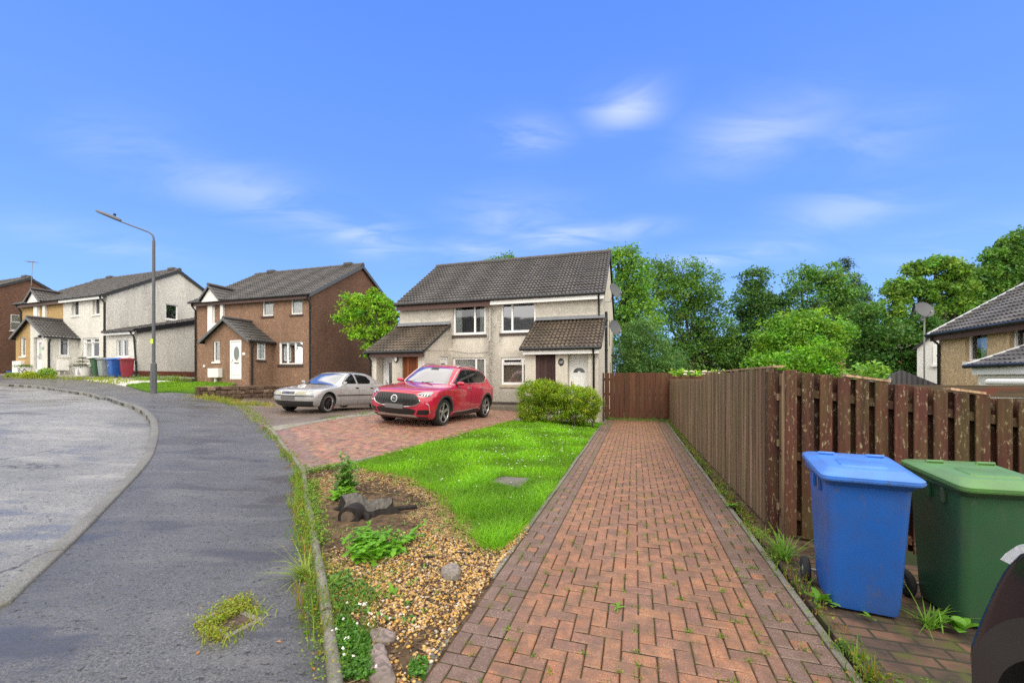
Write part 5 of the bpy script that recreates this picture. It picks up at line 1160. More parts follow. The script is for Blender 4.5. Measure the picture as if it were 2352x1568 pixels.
# ---------------------------------------------------------------- rubble garden wall
WA = gp(454, 911); wd = DT; WLn = 5.4
wallo = thing('stone_wall', (WA.x, WA.y, 0), 0, 'low rubble stone wall between the brown house lawn and the silver car', 'wall')
m_ = MB(); ztopw = 1.34
sidev = Vector((ES.x, ES.y, 0))
z = None
for row in range(6):
    x = -.05+random.uniform(0, .15)
    while x < WLn:
        l = random.uniform(.18, .5); zb = ztopw-.17*(row+1); zt_ = ztopw-.17*row-.012
        p = WA+wd*(x+l/2)
        if zt_ > T(p.x, p.y)-.1:
            j = [Vector((random.uniform(-.02, .02), random.uniform(-.02, .02), random.uniform(-.025, .025))) for _ in range(8)]
            vs = []
            for k_, (dx_, dz_, dy_) in enumerate([(0,0,-1),(1,0,-1),(1,1,-1),(0,1,-1),(0,0,1),(1,0,1),(1,1,1),(0,1,1)]):
                vs.append(wd*(x+.008+dx_*(l-.016))+sidev*(-dy_*(.16+random.uniform(-.02, .035)))+Vector((0,0,zb if not dz_ else zt_))+j[k_])
            v = random.uniform(.5, 1.25); c = (.155*v, .105*v*random.uniform(.9, 1.05), .070*v) if random.random() < .8 else (.27*v,.20*v,.13*v)
            m_.add(vs, [(0,1,2,3),(5,4,7,6),(1,5,6,2),(4,0,3,7),(3,2,6,7),(4,5,1,0)], c)
        x += l
MT['rubble'] = attr_mat('rubble_stone', .85, .4, 30, (.30,.24,.17), .2, .9, 30)
o = m_.build('stones', MT['rubble'], wallo, bevel=.03)
m_ = MB(); M = frame_m((0,0,0), wd); m_.box(-.02, WLn, -.11, .11, .2, ztopw-.04, m=M); m_.build('mortar_core', MT['soil'], wallo)
# ---------------------------------------------------------------- wheeled bins
def rr(w_, d_, r, z, n=5, cx=0, cy=0):
    out = []
    for sx, sy, a0 in ((1,-1,-90), (1,1,0), (-1,1,90), (-1,-1,180)):
        for i in range(n+1):
            a = R(a0+90*i/n); out.append(Vector((cx+sx*(w_/2-r)+r*math.cos(a), cy+sy*(d_/2-r)+r*math.sin(a), z)))
    return out
def loft(mb, rings, cap0=True, cap1=True, col=None):
    n = len(rings[0]); fs = [(i*n+j, i*n+(j+1) % n, (i+1)*n+(j+1) % n, (i+1)*n+j) for i in range(len(rings)-1) for j in range(n)]
    if cap0: fs.append(tuple(range(n-1, -1, -1)))
    if cap1: fs.append(tuple((len(rings)-1)*n+j for j in range(n)))
    mb.add([p for r_ in rings for p in r_], fs, col)
def wheelie(loc, rz, body, lid, label, group, scale=1.0, num=None, wheelcol='rubber', numx=-.08):
    t = thing('wheeled_bin', loc, rz, label, 'wheelie bin', group)
    m_ = MB(); loft(m_, [rr(.385,.43,.05,.03,cy=.02), rr(.40,.45,.05,.10,cy=.015), rr(.47,.545,.055,.88), rr(.475,.55,.055,.905), rr(.51,.60,.05,.935,cy=-.005), rr(.525,.615,.05,.945,cy=-.005), rr(.525,.615,.05,.99,cy=-.005)])
    m_.build('body', MT[body], t, smooth=35)
    for sx in (-1, 1):
        for yy in (-.12, .02):
            g = MB(); xx = sx*.236; g.box(min(xx, xx+sx*.022), max(xx, xx+sx*.022), yy-.014, yy+.014, .83, .93); g.build('rim_rib', MT[body], t, bevel=.004)
    tilt = Matrix.Translation((0, .29, 1.0)) @ Matrix.Rotation(R(5.0), 4, 'X') @ Matrix.Translation((0, -.29, 0))
    m_ = MB(); loft(m_, [rr(.54,.645,.05,.0,cy=-.015), rr(.56,.665,.06,.012,cy=-.018), rr(.56,.665,.06,.040,cy=-.018), rr(.53,.63,.06,.052,cy=-.018), rr(.47,.50,.06,.056,cy=-.03), rr(.43,.44,.06,.072,cy=-.035), rr(.40,.40,.05,.074,cy=-.04)])
    l_ = m_.build('lid', MT[lid], t, smooth=35, m=tilt)
    g = MB(); loft(g, [rr(.27,.20,.03,.0735,cy=-.10), rr(.25,.18,.03,.084,cy=-.10)]); g.build('lid_panel', MT[lid], l_, smooth=40, m=tilt)
    for sx in (-1, 1):
        g = MB(); g.tube([(sx*.20, .13, .06), (sx*.20, .13, .085), (sx*.10, .13, .085), (sx*.10, .13, .06)], .011, 8); g.build('lid_handle', MT[lid], l_, smooth=50, m=tilt)
    g = MB(); loft(g, [rr(.565,.67,.06,.020,cy=-.018), rr(.565,.67,.06,.026,cy=-.018)]); g.build('lid_lip', MT[lid], l_, smooth=40, m=tilt)
    g = MB(); g.tube([(-.22,.345,.965), (.22,.345,.965)], .016, 10)
    for sx in (-.2, 0, .2): g.box(sx-.015, sx+.015, .27, .345, .95, .98)
    g.build('handle_bar', MT[body], t, smooth=40)
    g = MB(); g.tube([(-.27,.235,.10), (.27,.235,.10)], .012, 8); g.build('axle', MT['metal'], t, smooth=40)
    for sx in (-1, 1):
        M = Matrix.Translation((sx*.262, .235, .10)) @ Matrix.Rotation(R(90), 4, 'Y')
        g = MB(); g.lathe([(.045,-.022), (.085,-.024), (.098,-.014), (.10,0), (.098,.014), (.085,.024), (.045,.022), (.045,-.022)], 24, M); w_ = g.build('wheel', MT['rubber'], t, smooth=40)
        g = MB(); g.lathe([(.001,-.018), (.02,-.022), (.022,-.012), (.058,-.010), (.058,.010), (.022,.012), (.02,.022), (.001,.018)], 20, M)
        for i in range(5):
            a = i*2*math.pi/5; g.box(.02, .06, -.008, .008, -.019, .019, m=M @ Matrix.Rotation(a, 4, 'Z'))
        g.build('hub', MT['metal'], w_, smooth=40)
    if num:
        tm = text_mesh(num, .17, .001); tm.build('numeral', MT['whitepaint'], t, m=Matrix.Translation((numx, -.268, .62)) @ Matrix.Rotation(R(90-5), 4, 'X'))
    t.scale = (scale,)*3; return t
GB = 'wheeled bins set out by the houses'
def binplace(fl, rz): # from the near left bottom corner
    M = Matrix.Rotation(rz, 4, 'Z'); return Vector((fl[0], fl[1], 0))+M @ Vector((.185, .20, 0))
q = binplace((2.235, 2.86), R(-25)); wheelie((q.x, q.y, -.012), R(-25), 'bin_blue', 'bin_bluelid', 'big blue wheeled bin standing by the fence corner, nearest the driveway', GB, .98)
q = binplace((2.90, 2.63), R(-15)); wheelie((q.x, q.y, -.012), R(-15), 'bin_green', 'bin_greenlid', 'big green wheeled bin standing between the blue bin and the dark car', GB, .96)
for u, v, c, l, num in ((225,863.5,'green','small far green wheeled bin, leftmost of the row of four by the white house','3'), (241,864.5,'grey','pale grey wheeled bin with a white numeral, in the row by the white house','3'), (264,866,'blue','far blue wheeled bin with a white numeral, in the row by the white house','3'), (291,867,'red','dark red wheeled bin at the right end of the row by the white house',None)):
    p = px(u, v, 23.3+(291-u)*.006); p.z = T(p.x, p.y)+.07
    wheelie(p, -TH3+R(-4 if c != 'red' else -18), 'bin_'+c, 'bin_bluelid' if c == 'blue' else 'bin_'+c, l, GB, 1.03, num)
p = st(-.75, 17.6); wheelie((p.x, p.y, 0), -TH, 'bin_blue', 'bin_bluelid', 'blue wheeled bin glimpsed through the gaps in the board gate', GB)
# ---------------------------------------------------------------- planters at the far houses
def planter(u, v, Y, r0, r1_, h, label, mat, band=None):
    p = px(u, v, Y); p.z = T(p.x, p.y)+.07
    t = thing('planter', p, -TH3, label, 'planter'); m_ = MB(); m_.lathe([(.001,0), (r0,0), ((r0+r1_)/2*1.04, h*.5), (r1_, h), (r1_*1.04, h), (r1_*1.04, h-.03), (r1_*.9, h-.03), (.001, h-.06)], 24); m_.build('pot', MT[mat], t, smooth=40)
    return t
MT['black'] = plain('black_paint', (.02,.022,.03), .5); MT['yellow'] = plain('yellow_paint', (.72,.42,.03), .5); MT['greypaint'] = plain('grey_paint', (.36,.37,.39), .5)
t1 = planter(61, 862.5, 25.2, .27, .40, .42, 'white round planter painted with a black zigzag', 'whitepaint')
def onpot(a, z, r0, r1_, h, off=.008): r = r0+(r1_-r0)*z/h+off+.012*math.sin(math.pi*z/h); return Vector((r*math.sin(a), -r*math.cos(a), z))
m_ = MB(); zz = [(-1.3+.325*i, .10 if i % 2 == 0 else .30) for i in range(9)]
for (a, z0), (b_, z1) in zip(zz, zz[1:]):
    for k_ in range(4):
        f0, f1 = k_/4, (k_+1)/4; A = a+(b_-a)*f0; B_ = a+(b_-a)*f1; za, zb = z0+(z1-z0)*f0, z0+(z1-z0)*f1
        m_.quad(onpot(A, za-.035, .27,.40,.42), onpot(B_, zb-.035, .27,.40,.42), onpot(B_, zb+.035, .27,.40,.42), onpot(A, za+.035, .27,.40,.42))
m_.build('zigzag', MT['black'], t1)
t2 = planter(190, 866.5, 23.6, .33, .42, .52, 'white round planter painted with yellow and grey triangles, holding a little spruce', 'whitepaint')
for a, mt_, up_ in ((-.85,'yellow',0), (-.35,'greypaint',1), (.15,'greypaint',0), (.7,'greypaint',1)):
    m_ = MB(); z0, z1 = (.06, .46); w_ = .36
    tri = [(a-w_, z1), (a+w_*.6, z1), (a-w_*.1, z0)] if not up_ else [(a-w_*.5, z0), (a+w_*.55, z0), (a, z1)]
    n_ = 6; rows = []
    for i in range(n_+1):
        f = i/n_; A = [tri[0][k_]+(tri[2][k_]-tri[0][k_])*f for k_ in (0, 1)]; B_ = [tri[1][k_]+(tri[2][k_]-tri[1][k_])*f for k_ in (0, 1)]
        rows.append([onpot(A[0]+(B_[0]-A[0])*j/4, A[1]+(B_[1]-A[1])*j/4, .33,.42,.52) for j in range(5)])
    m_.add([p for r_ in rows for p in r_], [(i*5+j, i*5+j+1, (i+1)*5+j+1, (i+1)*5+j) for i in range(n_) for j in range(4)]); m_.build('painted_triangle', MT[mt_], t2)
t3 = planter(96, 863, 25.0, .20, .26, .26, 'small white pot with a scalloped rim in front of the white door', 'whitepaint')
m_ = MB()
for i in range(12): a = i*math.pi/6; m_.box(.25*math.sin(a)-.03, .25*math.sin(a)+.03, .25*math.cos(a)-.03, .25*math.cos(a)+.03, .262, .30)
m_.build('scalloped_rim', MT['whitepaint'], t3, bevel=.01)
t4 = planter(27, 862, 26.5, .20, .22, .16, 'low blue tub beside the dark brown gable', 'bin_blue')
# dish on its pole and the pale dish low behind the fence
q = px(2122, 712, 18.0); dish('satellite_dish', q, (-.15, -.9, .45), .34, 'satellite dish on a pole standing among the trees beside the buff house', tuple(q+Vector((.05, .1, -.35))))
t = thing('dish_pole', (q.x+.12, q.y+.1, 0), 0, 'thin metal pole carrying the dish beside the buff house', 'pole'); m_ = MB(); m_.tube([(0,0,-2.5), (0,0,q.z-.1)], .03, 8); m_.build('tube', MT['metal'], t, smooth=40); m_ = MB(); m_.box(-.06,.06,-.06,.06,q.z-.12,q.z-.06); m_.build('clamp', MT['metal'], t)
q = px(2000, 880, 7.5); dish('satellite_dish', q, (.35, -.35, .9), .23, 'off-white dish edge poking just above the bin fence', tuple(q+Vector((.02, .1, -.4))))
for o in kids(COL.objects[-1].parent if COL.objects[-1].parent else COL.objects[-1]): pass
# ---------------------------------------------------------------- cars: bodies are stacks of rounded plan outlines; trim is laid on the true surface
class Car:
    """x from the nose backwards, y to the car's left/right, z up"""
    def __init__(s, xf, xr, w, cf, cr, p=2.4, sm=.012):
        s.t = dict(xf=xf, xr=xr, w=w, cf=cf, cr=cr); s.p = p; s.sm = sm
    def g(s, k, z):
        zs, vs = zip(*s.t[k]); return float(np.mean([np.interp(z+d*s.sm, zs, vs) for d in (-2, -1, 0, 1, 2)]))
    def y(s, x, z):
        xf, xr, w, cf, cr = (s.g(k, z) for k in ('xf', 'xr', 'w', 'cf', 'cr')); p = s.p
        f = 1-min(1, max(0, (x-xf)/cf)); r_ = 1-min(1, max(0, (xr-x)/cr))
        return w*(max(0, 1-f**p))**(1/p)*(max(0, 1-r_**p))**(1/p)
    def fx(s, y, z):
        xf, w, cf = s.g('xf', z), s.g('w', z), s.g('cf', z); q = min(.999, abs(y)/w); return xf+cf*(1-(1-q**s.p)**(1/s.p))
    def rx(s, y, z):
        xr, w, cr = s.g('xr', z), s.g('w', z), s.g('cr', z); q = min(.999, abs(y)/w); return xr-cr*(1-(1-q**s.p)**(1/s.p))
    def shell(s, z0, z1):
        # levels spaced so no step runs further than 5 cm along any outline
        zs = [z0]; z = z0
        while z < z1-1e-4:
            h = .035
            while h > .0015 and max(abs(s.g(k, min(z1, z+h))-s.g(k, z)) for k in ('xf', 'xr', 'w')) > .06: h *= .7
            z = min(z1, z+h); zs.append(z)
        nf, ns = 16, 44; rings = []
        for z in zs:
            xf, xr, w, cf, cr = (s.g(k, z) for k in ('xf', 'xr', 'w', 'cf', 'cr')); p = s.p
            half = []
            for i in range(nf+1):
                a = math.pi/2*i/nf; half.append((xf+cf*(1-math.cos(a)**(2/p)) if i else xf, w*math.sin(a)**(2/p) if i else 0))
            for i in range(1, ns): half.append((xf+cf+(xr-cr-xf-cf)*i/ns, w))
            for i in range(nf, -1, -1):
                a = math.pi/2*i/nf; half.append((xr-cr*(1-math.cos(a)**(2/p)) if i else xr, w*math.sin(a)**(2/p) if i else 0))
            rings.append([Vector((x, y, z)) for x, y in half]+[Vector((x, -y, z)) for x, y in half[-2:0:-1]])
        mb = MB(); n = len(rings[0])
        mb.add([q for r_ in rings for q in r_], [(i*n+j, i*n+(j+1) % n, (i+1)*n+(j+1) % n, (i+1)*n+j) for i in range(len(rings)-1) for j in range(n)]+[tuple(range(n-1, -1, -1)), tuple((len(rings)-1)*n+j for j in range(n))])
        return mb
    def body(s, name, mat, parent, z0, z1, arches, R_, wmax):
        o = s.shell(z0, z1).build(name, mat, parent, smooth=55)
        o.data.materials.append(MT['rubber'])
        for x, zc in arches:
            c = MB(); M = Matrix.Translation((x, 0, zc)) @ Matrix.Rotation(R(90), 4, 'X'); c.lathe([(.0001,-wmax-.2), (R_,-wmax-.2), (R_,wmax+.2), (.0001,wmax+.2)], 48, M)
            co = c.build('cutter', MT['rubber']); b = o.modifiers.new('arch', 'BOOLEAN'); b.object = co; b.operation = 'DIFFERENCE'; b.solver = 'EXACT'; b.material_mode = 'TRANSFER'
            co.parent = parent
            bpy.context.view_layer.update()
            me = bpy.data.meshes.new_from_object(o.evaluated_get(bpy.context.evaluated_depsgraph_get()))
            o.modifiers.clear(); o.data = me; me.name = name; m2 = co.data; bpy.data.objects.remove(co); bpy.data.meshes.remove(m2)
        me.shade_smooth(); me.set_sharp_from_angle(angle=R(40)); return o
    def patch(s, poly, kind, off, step=.05, sides=(1,), thick=0):
        """polygon laid on the body. kind 'side': (x,z); 'front'/'rear': (y,z)"""
        bm = bmesh.new(); bm.faces.new([bm.verts.new((a, b, 0)) for a, b in poly]); bmesh.ops.triangulate(bm, faces=bm.faces[:]); grid_cut(bm, step)
        vs = [v.co.copy() for v in bm.verts]; bm.verts.index_update(); fs = [tuple(v.index for v in f.verts) for f in bm.faces]
        be = [(e.verts[0].index, e.verts[1].index) for e in bm.edges if e.is_boundary]; bm.free()
        mb = MB()
        for sd in sides:
            def P(q, of):
                if kind == 'side': return Vector((q.x, sd*(s.y(q.x, q.y)+of), q.y))
                if kind == 'front': return Vector((s.fx(q.x, q.y)-of, q.x*sd, q.y))
                return Vector((s.rx(q.x, q.y)+of, q.x*sd, q.y))
            n = len(vs); base = [P(q, off) for q in vs]+[P(q, -.02) for q in vs]
            mb.add(base, fs+[(a, b, b+n, a+n) for a, b in be])
        return mb
    def wheel(s, parent, x, y, r, wd, style, rimr):
        sd = 1 if y > 0 else -1; M = Matrix.Translation((x, y, r)) @ Matrix.Rotation(R(-90*sd), 4, 'X')     # local z points outwards
        m_ = MB(); m_.lathe([(rimr,-wd/2), (r*.93,-wd/2), (r,-wd/2+.03), (r*1.002,0), (r,wd/2-.03), (r*.93,wd/2), (rimr+.01,wd/2-.004), (rimr,wd/2-.02)], 40, M); t = m_.build('wheel', MT['rubber'], parent, smooth=40)
        m_ = MB(); m_.lathe([(.001,-.01), (rimr,-.02), (rimr,wd/2-.012), (rimr-.02,wd/2-.008), (rimr-.03,wd/2-.03), (rimr-.04,0), (.001,-.005)], 36, M); m_.build('wheel_barrel', MT['blackpl'], t, smooth=40)
        m_ = MB()
        if style == 'five':
            for i in range(5):
                a = 2*math.pi*i/5+.3; Q = M @ Matrix.Rotation(a, 4, 'Z')
                m_.add([Q @ Vector(p) for p in [(.03,-.035,wd/2-.045), (rimr-.01,-.022,wd/2-.018), (rimr-.01,.045,wd/2-.018), (.03,.03,wd/2-.045), (.03,-.035,wd/2-.08), (rimr-.01,-.022,wd/2-.05), (rimr-.01,.045,wd/2-.05), (.03,.03,wd/2-.08)]], [(0,1,2,3),(0,4,5,1),(1,5,6,2),(2,6,7,3),(3,7,4,0)])
            m_.lathe([(.001,wd/2-.035), (.055,wd/2-.04), (.06,wd/2-.07)], 20, M); m_.lathe([(rimr-.028,wd/2-.02), (rimr-.024,wd/2-.006), (rimr-.004,wd/2-.006), (rimr,wd/2-.02)], 40, M); mt_ = 'alloy'
        elif style == 'ten':
            for i in range(10):
                Q = M @ Matrix.Rotation(2*math.pi*i/10, 4, 'Z'); m_.box(.03, rimr-.03, -.012, .012, wd/2-.06, wd/2-.035, m=Q)
            m_.lathe([(.001,wd/2-.03), (.05,wd/2-.035), (.055,wd/2-.06)], 20, M); mt_ = 'blackpl'
            g = MB(); g.lathe([(rimr-.04,wd/2-.04), (rimr-.03,wd/2-.012), (rimr-.002,wd/2-.004), (rimr,wd/2-.02)], 40, M); g.build('rim_lip', MT['chrome'], t, smooth=50)
            g = MB(); g.box(.10,.16,-.03,.03,wd/2-.075,wd/2-.062, m=M @ Matrix.Rotation(.9, 4, 'Z')); g.build('brake_caliper', MT['red'], t)
        m_.build('rim', MT[mt_], t, smooth=35); return t
    def ring(s, x, zc, r0, r1, off, z_lo, sides=(1,-1), a0=0, a1=math.pi):
        """wheel arch trim"""
        mb = MB(); k = 30
        for sd in sides:
            rows = []
            for i in range(k+1):
                a = a0+(a1-a0)*i/k; c, n_ = math.cos(a), math.sin(a); row = []
                for r_ in (r0, r1): X, Z = x+r_*c, max(z_lo, zc+r_*n_); row.append(Vector((X, sd*(s.y(X, max(Z, z_lo))+off), Z)))
                Xi, Zi = x+r0*c, max(z_lo, zc+r0*n_); row.insert(0, Vector((Xi, sd*(s.y(Xi, Zi)-.06), Zi))); Xo, Zo = x+r1*c, max(z_lo, zc+r1*n_); row.append(Vector((Xo, sd*(s.y(Xo, Zo)-.01), Zo))); rows.append(row)
            mb.add([p for r_ in rows for p in r_], [(i*4+j, i*4+j+1, i*4+j+5, i*4+j+4) for i in range(k) for j in range(3)])
        return mb
MT['alloy'] = plain('alloy_wheel', (.52,.52,.53), .3, .15, metal=.8)
MT['grille'] = plain('black_grille', (.010,.010,.011), .35, .3)
MT['screen'] = glass('windscreen', (.05,.055,.06), .85, .04, .35)
def line(s, pts, w_, kind, off, name, mat, parent, sides=(1,-1)):
    if len(sides) > 1: return [line(s, pts, w_, kind, off, name, mat, parent, (q,)) for q in sides]
    mb = MB()
    for sd in sides:
        P = []
        for a, b in catmull([(p[0], p[1], 0) for p in pts], 5) if False else [(q.x, q.y) for q in catmull([(p[0], p[1], 0) for p in pts], 5)]:
            P.append(Vector((a, sd*(s.y(a, b)+off), b)) if kind == 'side' else Vector(((s.fx(a, b)-off) if kind == 'front' else s.rx(a, b)+off, a*sd, b)))
        mb.tube(P, w_, 6)
    return mb.build(name, MT[mat], parent, smooth=60)
# ================================================================ crimson SUV
def pose_car(name, gf, gr, label, cat, wb, ax, track, refl=False):
    """place a car from the ground points of its near-side front and rear wheels"""
    d = Vector((gr.x-gf.x, gr.y-gf.y, 0)).normalized()
    return d
suv = Car(xf=[(.18,.16), (.30,.05), (.42,.015), (.55,0), (.70,.0), (.80,.03), (.88,.085), (.925,.16), (.955,.30), (.985,.52), (1.02,.84), (1.05,1.10), (1.075,1.28), (1.20,1.45), (1.40,1.74), (1.53,1.96), (1.585,2.14), (1.62,2.42), (1.64,2.9)],
          xr=[(.22,4.28), (.35,4.40), (.60,4.44), (.90,4.43), (1.02,4.40), (1.10,4.34), (1.30,4.12), (1.46,3.86), (1.54,3.66), (1.59,3.44), (1.625,3.15), (1.64,2.95)],
          w=[(.18,.80), (.26,.87), (.45,.925), (.62,.935), (.80,.94), (.95,.925), (1.03,.895), (1.09,.84), (1.30,.765), (1.48,.69), (1.55,.635), (1.60,.54), (1.625,.40), (1.64,.12)],
          cf=[(.18,.42), (.5,.42), (.8,.50), (.93,.58), (1.05,.60), (1.10,.30), (1.4,.28), (1.6,.25), (1.64,.04)],
          cr=[(.18,.40), (.6,.38), (1.0,.40), (1.1,.36), (1.4,.34), (1.6,.28), (1.64,.04)])
gf, gr = gp(1018, 978), gp(1104, 961); d = Vector((gr.x-gf.x, gr.y-gf.y, 0)).normalized()
RW = .352; AX0, AX1 = .92, 3.64; TW = .80; KS = 1.035; OFF = .90
print('suv wheelbase', (Vector((gr.x-gf.x, gr.y-gf.y, 0))).length)
# car frame: x backwards = d ; y = left of travel-backwards; the near side (image right) is -y? choose y = up x d
yv = Vector((0,0,1)).cross(d)                       # points to the image's left
org = gf-d*AX0+yv*TW
zl = T(*(gf+yv*1.6).xy); zr = T(gf.x, gf.y); zb = T(gr.x, gr.y)
t = thing('parked_car', (org.x, org.y, 0), 0, 'crimson family SUV with a wide black grille parked on the red brick drive', 'car')
xa_ = Vector((d.x*2.72, d.y*2.72, zb-zr)).normalized(); ya_ = Vector((yv.x*1.6, yv.y*1.6, zl-zr)).normalized(); za_ = xa_.cross(ya_).normalized(); ya_ = za_.cross(xa_)
M = Matrix((( xa_.x, ya_.x, za_.x), (xa_.y, ya_.y, za_.y), (xa_.z, ya_.z, za_.z))); t.rotation_euler = M.to_euler()
t.scale = (KS,)*3; t.location = Vector((gf.x, gf.y, zr))-xa_*AX0*KS+ya_*OFF*KS
s = suv
b = s.body('body', MT['red'], t, .20, 1.64, [(AX0, .36), (AX1, .36)], .405, .95)
for x in (AX0, AX1):
    for sd in (1, -1): s.wheel(t, x, sd*TW, RW, .225, 'five', .262)
for x in (AX0, AX1):
    for sd in (1, -1): s.ring(x, .36, .40, .455, .012, .22, (sd,)).build('arch_trim', MT['cladding'], t, smooth=50)
[s.patch([(1.36,.215), (3.20,.215), (3.19,.31), (2.9,.345), (1.55,.305)], 'side', .014, sides=(sd,)).build('sill_trim', MT['cladding'], t, smooth=40) for sd in (1, -1)]
line(s, [(1.42,.335), (2.2,.335), (3.0,.38)], .010, 'side', .010, 'sill_strip', 'alloy', t)
# glass
s.patch([(-.70,1.085), (.70,1.085), (.62,1.30), (.545,1.515), (0,1.545), (-.545,1.515), (-.62,1.30)], 'front', .010).build('windscreen', MT['screen'], t, smooth=60)
m_ = MB(); m_ = s.patch([(-.13,1.46), (.13,1.46), (.10,1.538), (-.10,1.538)], 'front', .016); m_.build('sensor_housing', MT['cladding'], t, smooth=60)
sw = [(1.52,1.115), (2.42,1.125), (2.36,1.505), (2.17,1.49), (1.95,1.39)]
[s.patch(sw, 'side', .006, sides=(sd,)).build('front_side_window', MT['darkglass'], t, smooth=60) for sd in (1, -1)]
[s.patch([(2.50,1.125), (3.34,1.15), (3.40,1.49), (2.45,1.508)], 'side', .006, sides=(sd,)).build('rear_side_window', MT['darkglass'], t, smooth=60) for sd in (1, -1)]
[s.patch([(3.40,1.155), (3.60,1.185), (3.74,1.30), (3.62,1.40), (3.46,1.47)], 'side', .006, sides=(sd,)).build('quarter_window', MT['darkglass'], t, smooth=60) for sd in (1, -1)]
[s.patch([(2.37,1.12), (2.52,1.12), (2.47,1.51), (2.35,1.51)], 'side', .005, sides=(sd,)).build('door_pillar', MT['blackpl'], t, smooth=60) for sd in (1, -1)]
[s.patch([(3.33,1.15), (3.42,1.15), (3.47,1.49), (3.40,1.495)], 'side', .005, sides=(sd,)).build('door_pillar', MT['blackpl'], t, smooth=60) for sd in (1, -1)]
line(s, [(1.44,1.09), (2.4,1.105), (3.3,1.128), (3.62,1.165), (3.78,1.30), (3.64,1.425), (3.43,1.505), (2.4,1.528), (2.15,1.508), (1.9,1.40), (1.44,1.09)], .009, 'side', .008, 'window_trim', 'chrome', t)
for sd in (1, -1):
    m_ = MB(); P = [Vector((x, sd*y, z)) for x, y, z in ((2.12,.575,1.555), (2.30,.595,1.612), (2.8,.60,1.632), (3.25,.575,1.605), (3.45,.55,1.54))]; m_.tube(catmull(P, 5), .02, 8); m_.build('roof_rail', MT['alloy'], t, smooth=60)
    m_ = MB(); loft(m_, [rr(.10,.04,.014,-.02), rr(.23,.09,.034,-.005), rr(.26,.12,.044,.045), rr(.22,.10,.039,.085), rr(.12,.05,.018,.10)])
    MM = Matrix.Translation((1.62, sd*.985, 1.08)) @ Matrix.Scale(.9, 4) @ Matrix.Rotation(R(90), 4, 'Z'); o = m_.build('door_mirror', MT['red'], t, m=MM, smooth=60)
    m_ = MB(); m_.box(1.60, 1.74, min(sd*.80, sd*.98), max(sd*.80, sd*.98), 1.075, 1.11); m_.build('mirror_foot', MT['blackpl'], o, bevel=.01)
    for x in (2.23, 3.10):
        m_ = MB(); yy = s.y(x, .985); m_.box(x, x+.19, sd*(yy+.024)-.008, sd*(yy+.024)+.008, .97, 1.0); m_.box(x+.005, x+.02, min(sd*(yy-.01), sd*(yy+.02)), max(sd*(yy-.01), sd*(yy+.02)), .972, .998); m_.box(x+.17, x+.185, min(sd*(yy-.01), sd*(yy+.02)), max(sd*(yy-.01), sd*(yy+.02)), .972, .998); m_.build('door_handle', MT['alloy'], t, bevel=.005)
    pass
# door shut lines
for pts in ([(1.40,1.08), (1.40,.75), (1.48,.36)], [(2.42,1.12), (2.44,.8), (2.43,.34)], [(3.36,1.14), (3.38,.9), (3.22,.66), (3.12,.36)]): line(s, pts, .006, 'side', -.002, 'shut_line', 'blackpl', t)
line(s, [(1.02,.93), (1.30,1.02)], .005, 'side', .0, 'shut_line', 'blackpl', t)
# face
gp_ = [(-.66,.665), (-.60,.78), (-.50,.835), (0,.845), (.50,.835), (.60,.78), (.66,.665), (.60,.585), (.40,.535), (0,.52), (-.40,.535), (-.60,.585)]
s.patch(gp_, 'front', .008, .04).build('grille', MT['grille'], t, smooth=40)
line(s, [(-.66,.70), (-.67,.65), (-.60,.575), (-.40,.522), (0,.505), (.40,.522), (.60,.575), (.67,.65), (.66,.70)], .013, 'front', .014, 'grille_surround', 'chrome', t, (1,))
for i in range(15):
    y = -.56+.08*i
    if abs(y) < .10: continue
    line(s, [(y, .565), (y+.025, .62), (y-.015, .70), (y+.02, .81)], .0055, 'front', .012, 'grille_bar', 'cladding', t, (1,))
pl = s.patch([(-.26,.455), (.26,.455), (.26,.565), (-.26,.565)], 'front', .035, .1); pl.build('number_plate', MT['plate'], t)
oct_ = [(.095*math.cos(R(22.5+45*i)), .70+.095*math.sin(R(22.5+45*i))) for i in range(8)]
e_ = s.patch(oct_, 'front', .022, .1).build('badge', MT['chrome'], t)
oct2 = [(.078*math.cos(R(22.5+45*i)), .70+.078*math.sin(R(22.5+45*i))) for i in range(8)]
s.patch(oct2, 'front', .024, .1).build('badge_field', MT['blackpl'], e_)
tm = text_mesh('MG', .085, .004); tm.build('badge_letters', MT['chrome'], e_, m=Matrix.Translation((s.fx(0,.70)-.026, 0, .697)) @ Matrix.Rotation(R(-90), 4, 'Z') @ Matrix.Rotation(R(90), 4, 'X'))
for sd in (1, -1):
    hl = [(.56,.845), (.70,.895), (.84,.905), (.875,.885), (.85,.795), (.80,.775), (.70,.785), (.62,.815)]
    h = s.patch(hl, 'front', .012, .03, (sd,)).build('headlight', MT['lens'], t, smooth=50)
    s.patch([(.60,.825), (.70,.80), (.80,.79), (.845,.80), (.85,.825), (.78,.83), (.68,.845)], 'front', .016, .03, (sd,)).build('lamp_bezel', MT['blackpl'], h, smooth=50)
    for y0 in (.68, .735, .79):
        s.patch([(y0,.80), (y0+.022,.80), (y0+.030,.835), (y0+.008,.835)], 'front', .020, .03, (sd,)).build('lamp_element', MT['upvc'], h)
    s.patch([(.58,.33), (.82,.33), (.86,.40), (.85,.46), (.64,.45)], 'front', .008, .03, (sd,)).build('fog_recess', MT['grille'], t, smooth=50)
    line(s, [(.80,.62), (.855,.58), (.872,.48), (.868,.37)], .012, 'front', .012, 'fog_strip', 'alloy', t, (sd,))
s.patch([(-.50,.285), (.50,.285), (.58,.44), (.44,.475), (-.44,.475), (-.58,.44)], 'front', .010, .04).build('lower_intake', MT['grille'], t, smooth=50)
s.patch([(-.78,.205), (.78,.205), (.80,.275), (-.80,.275)], 'front', .010, .04).build('bumper_lip', MT['cladding'], t, smooth=50)
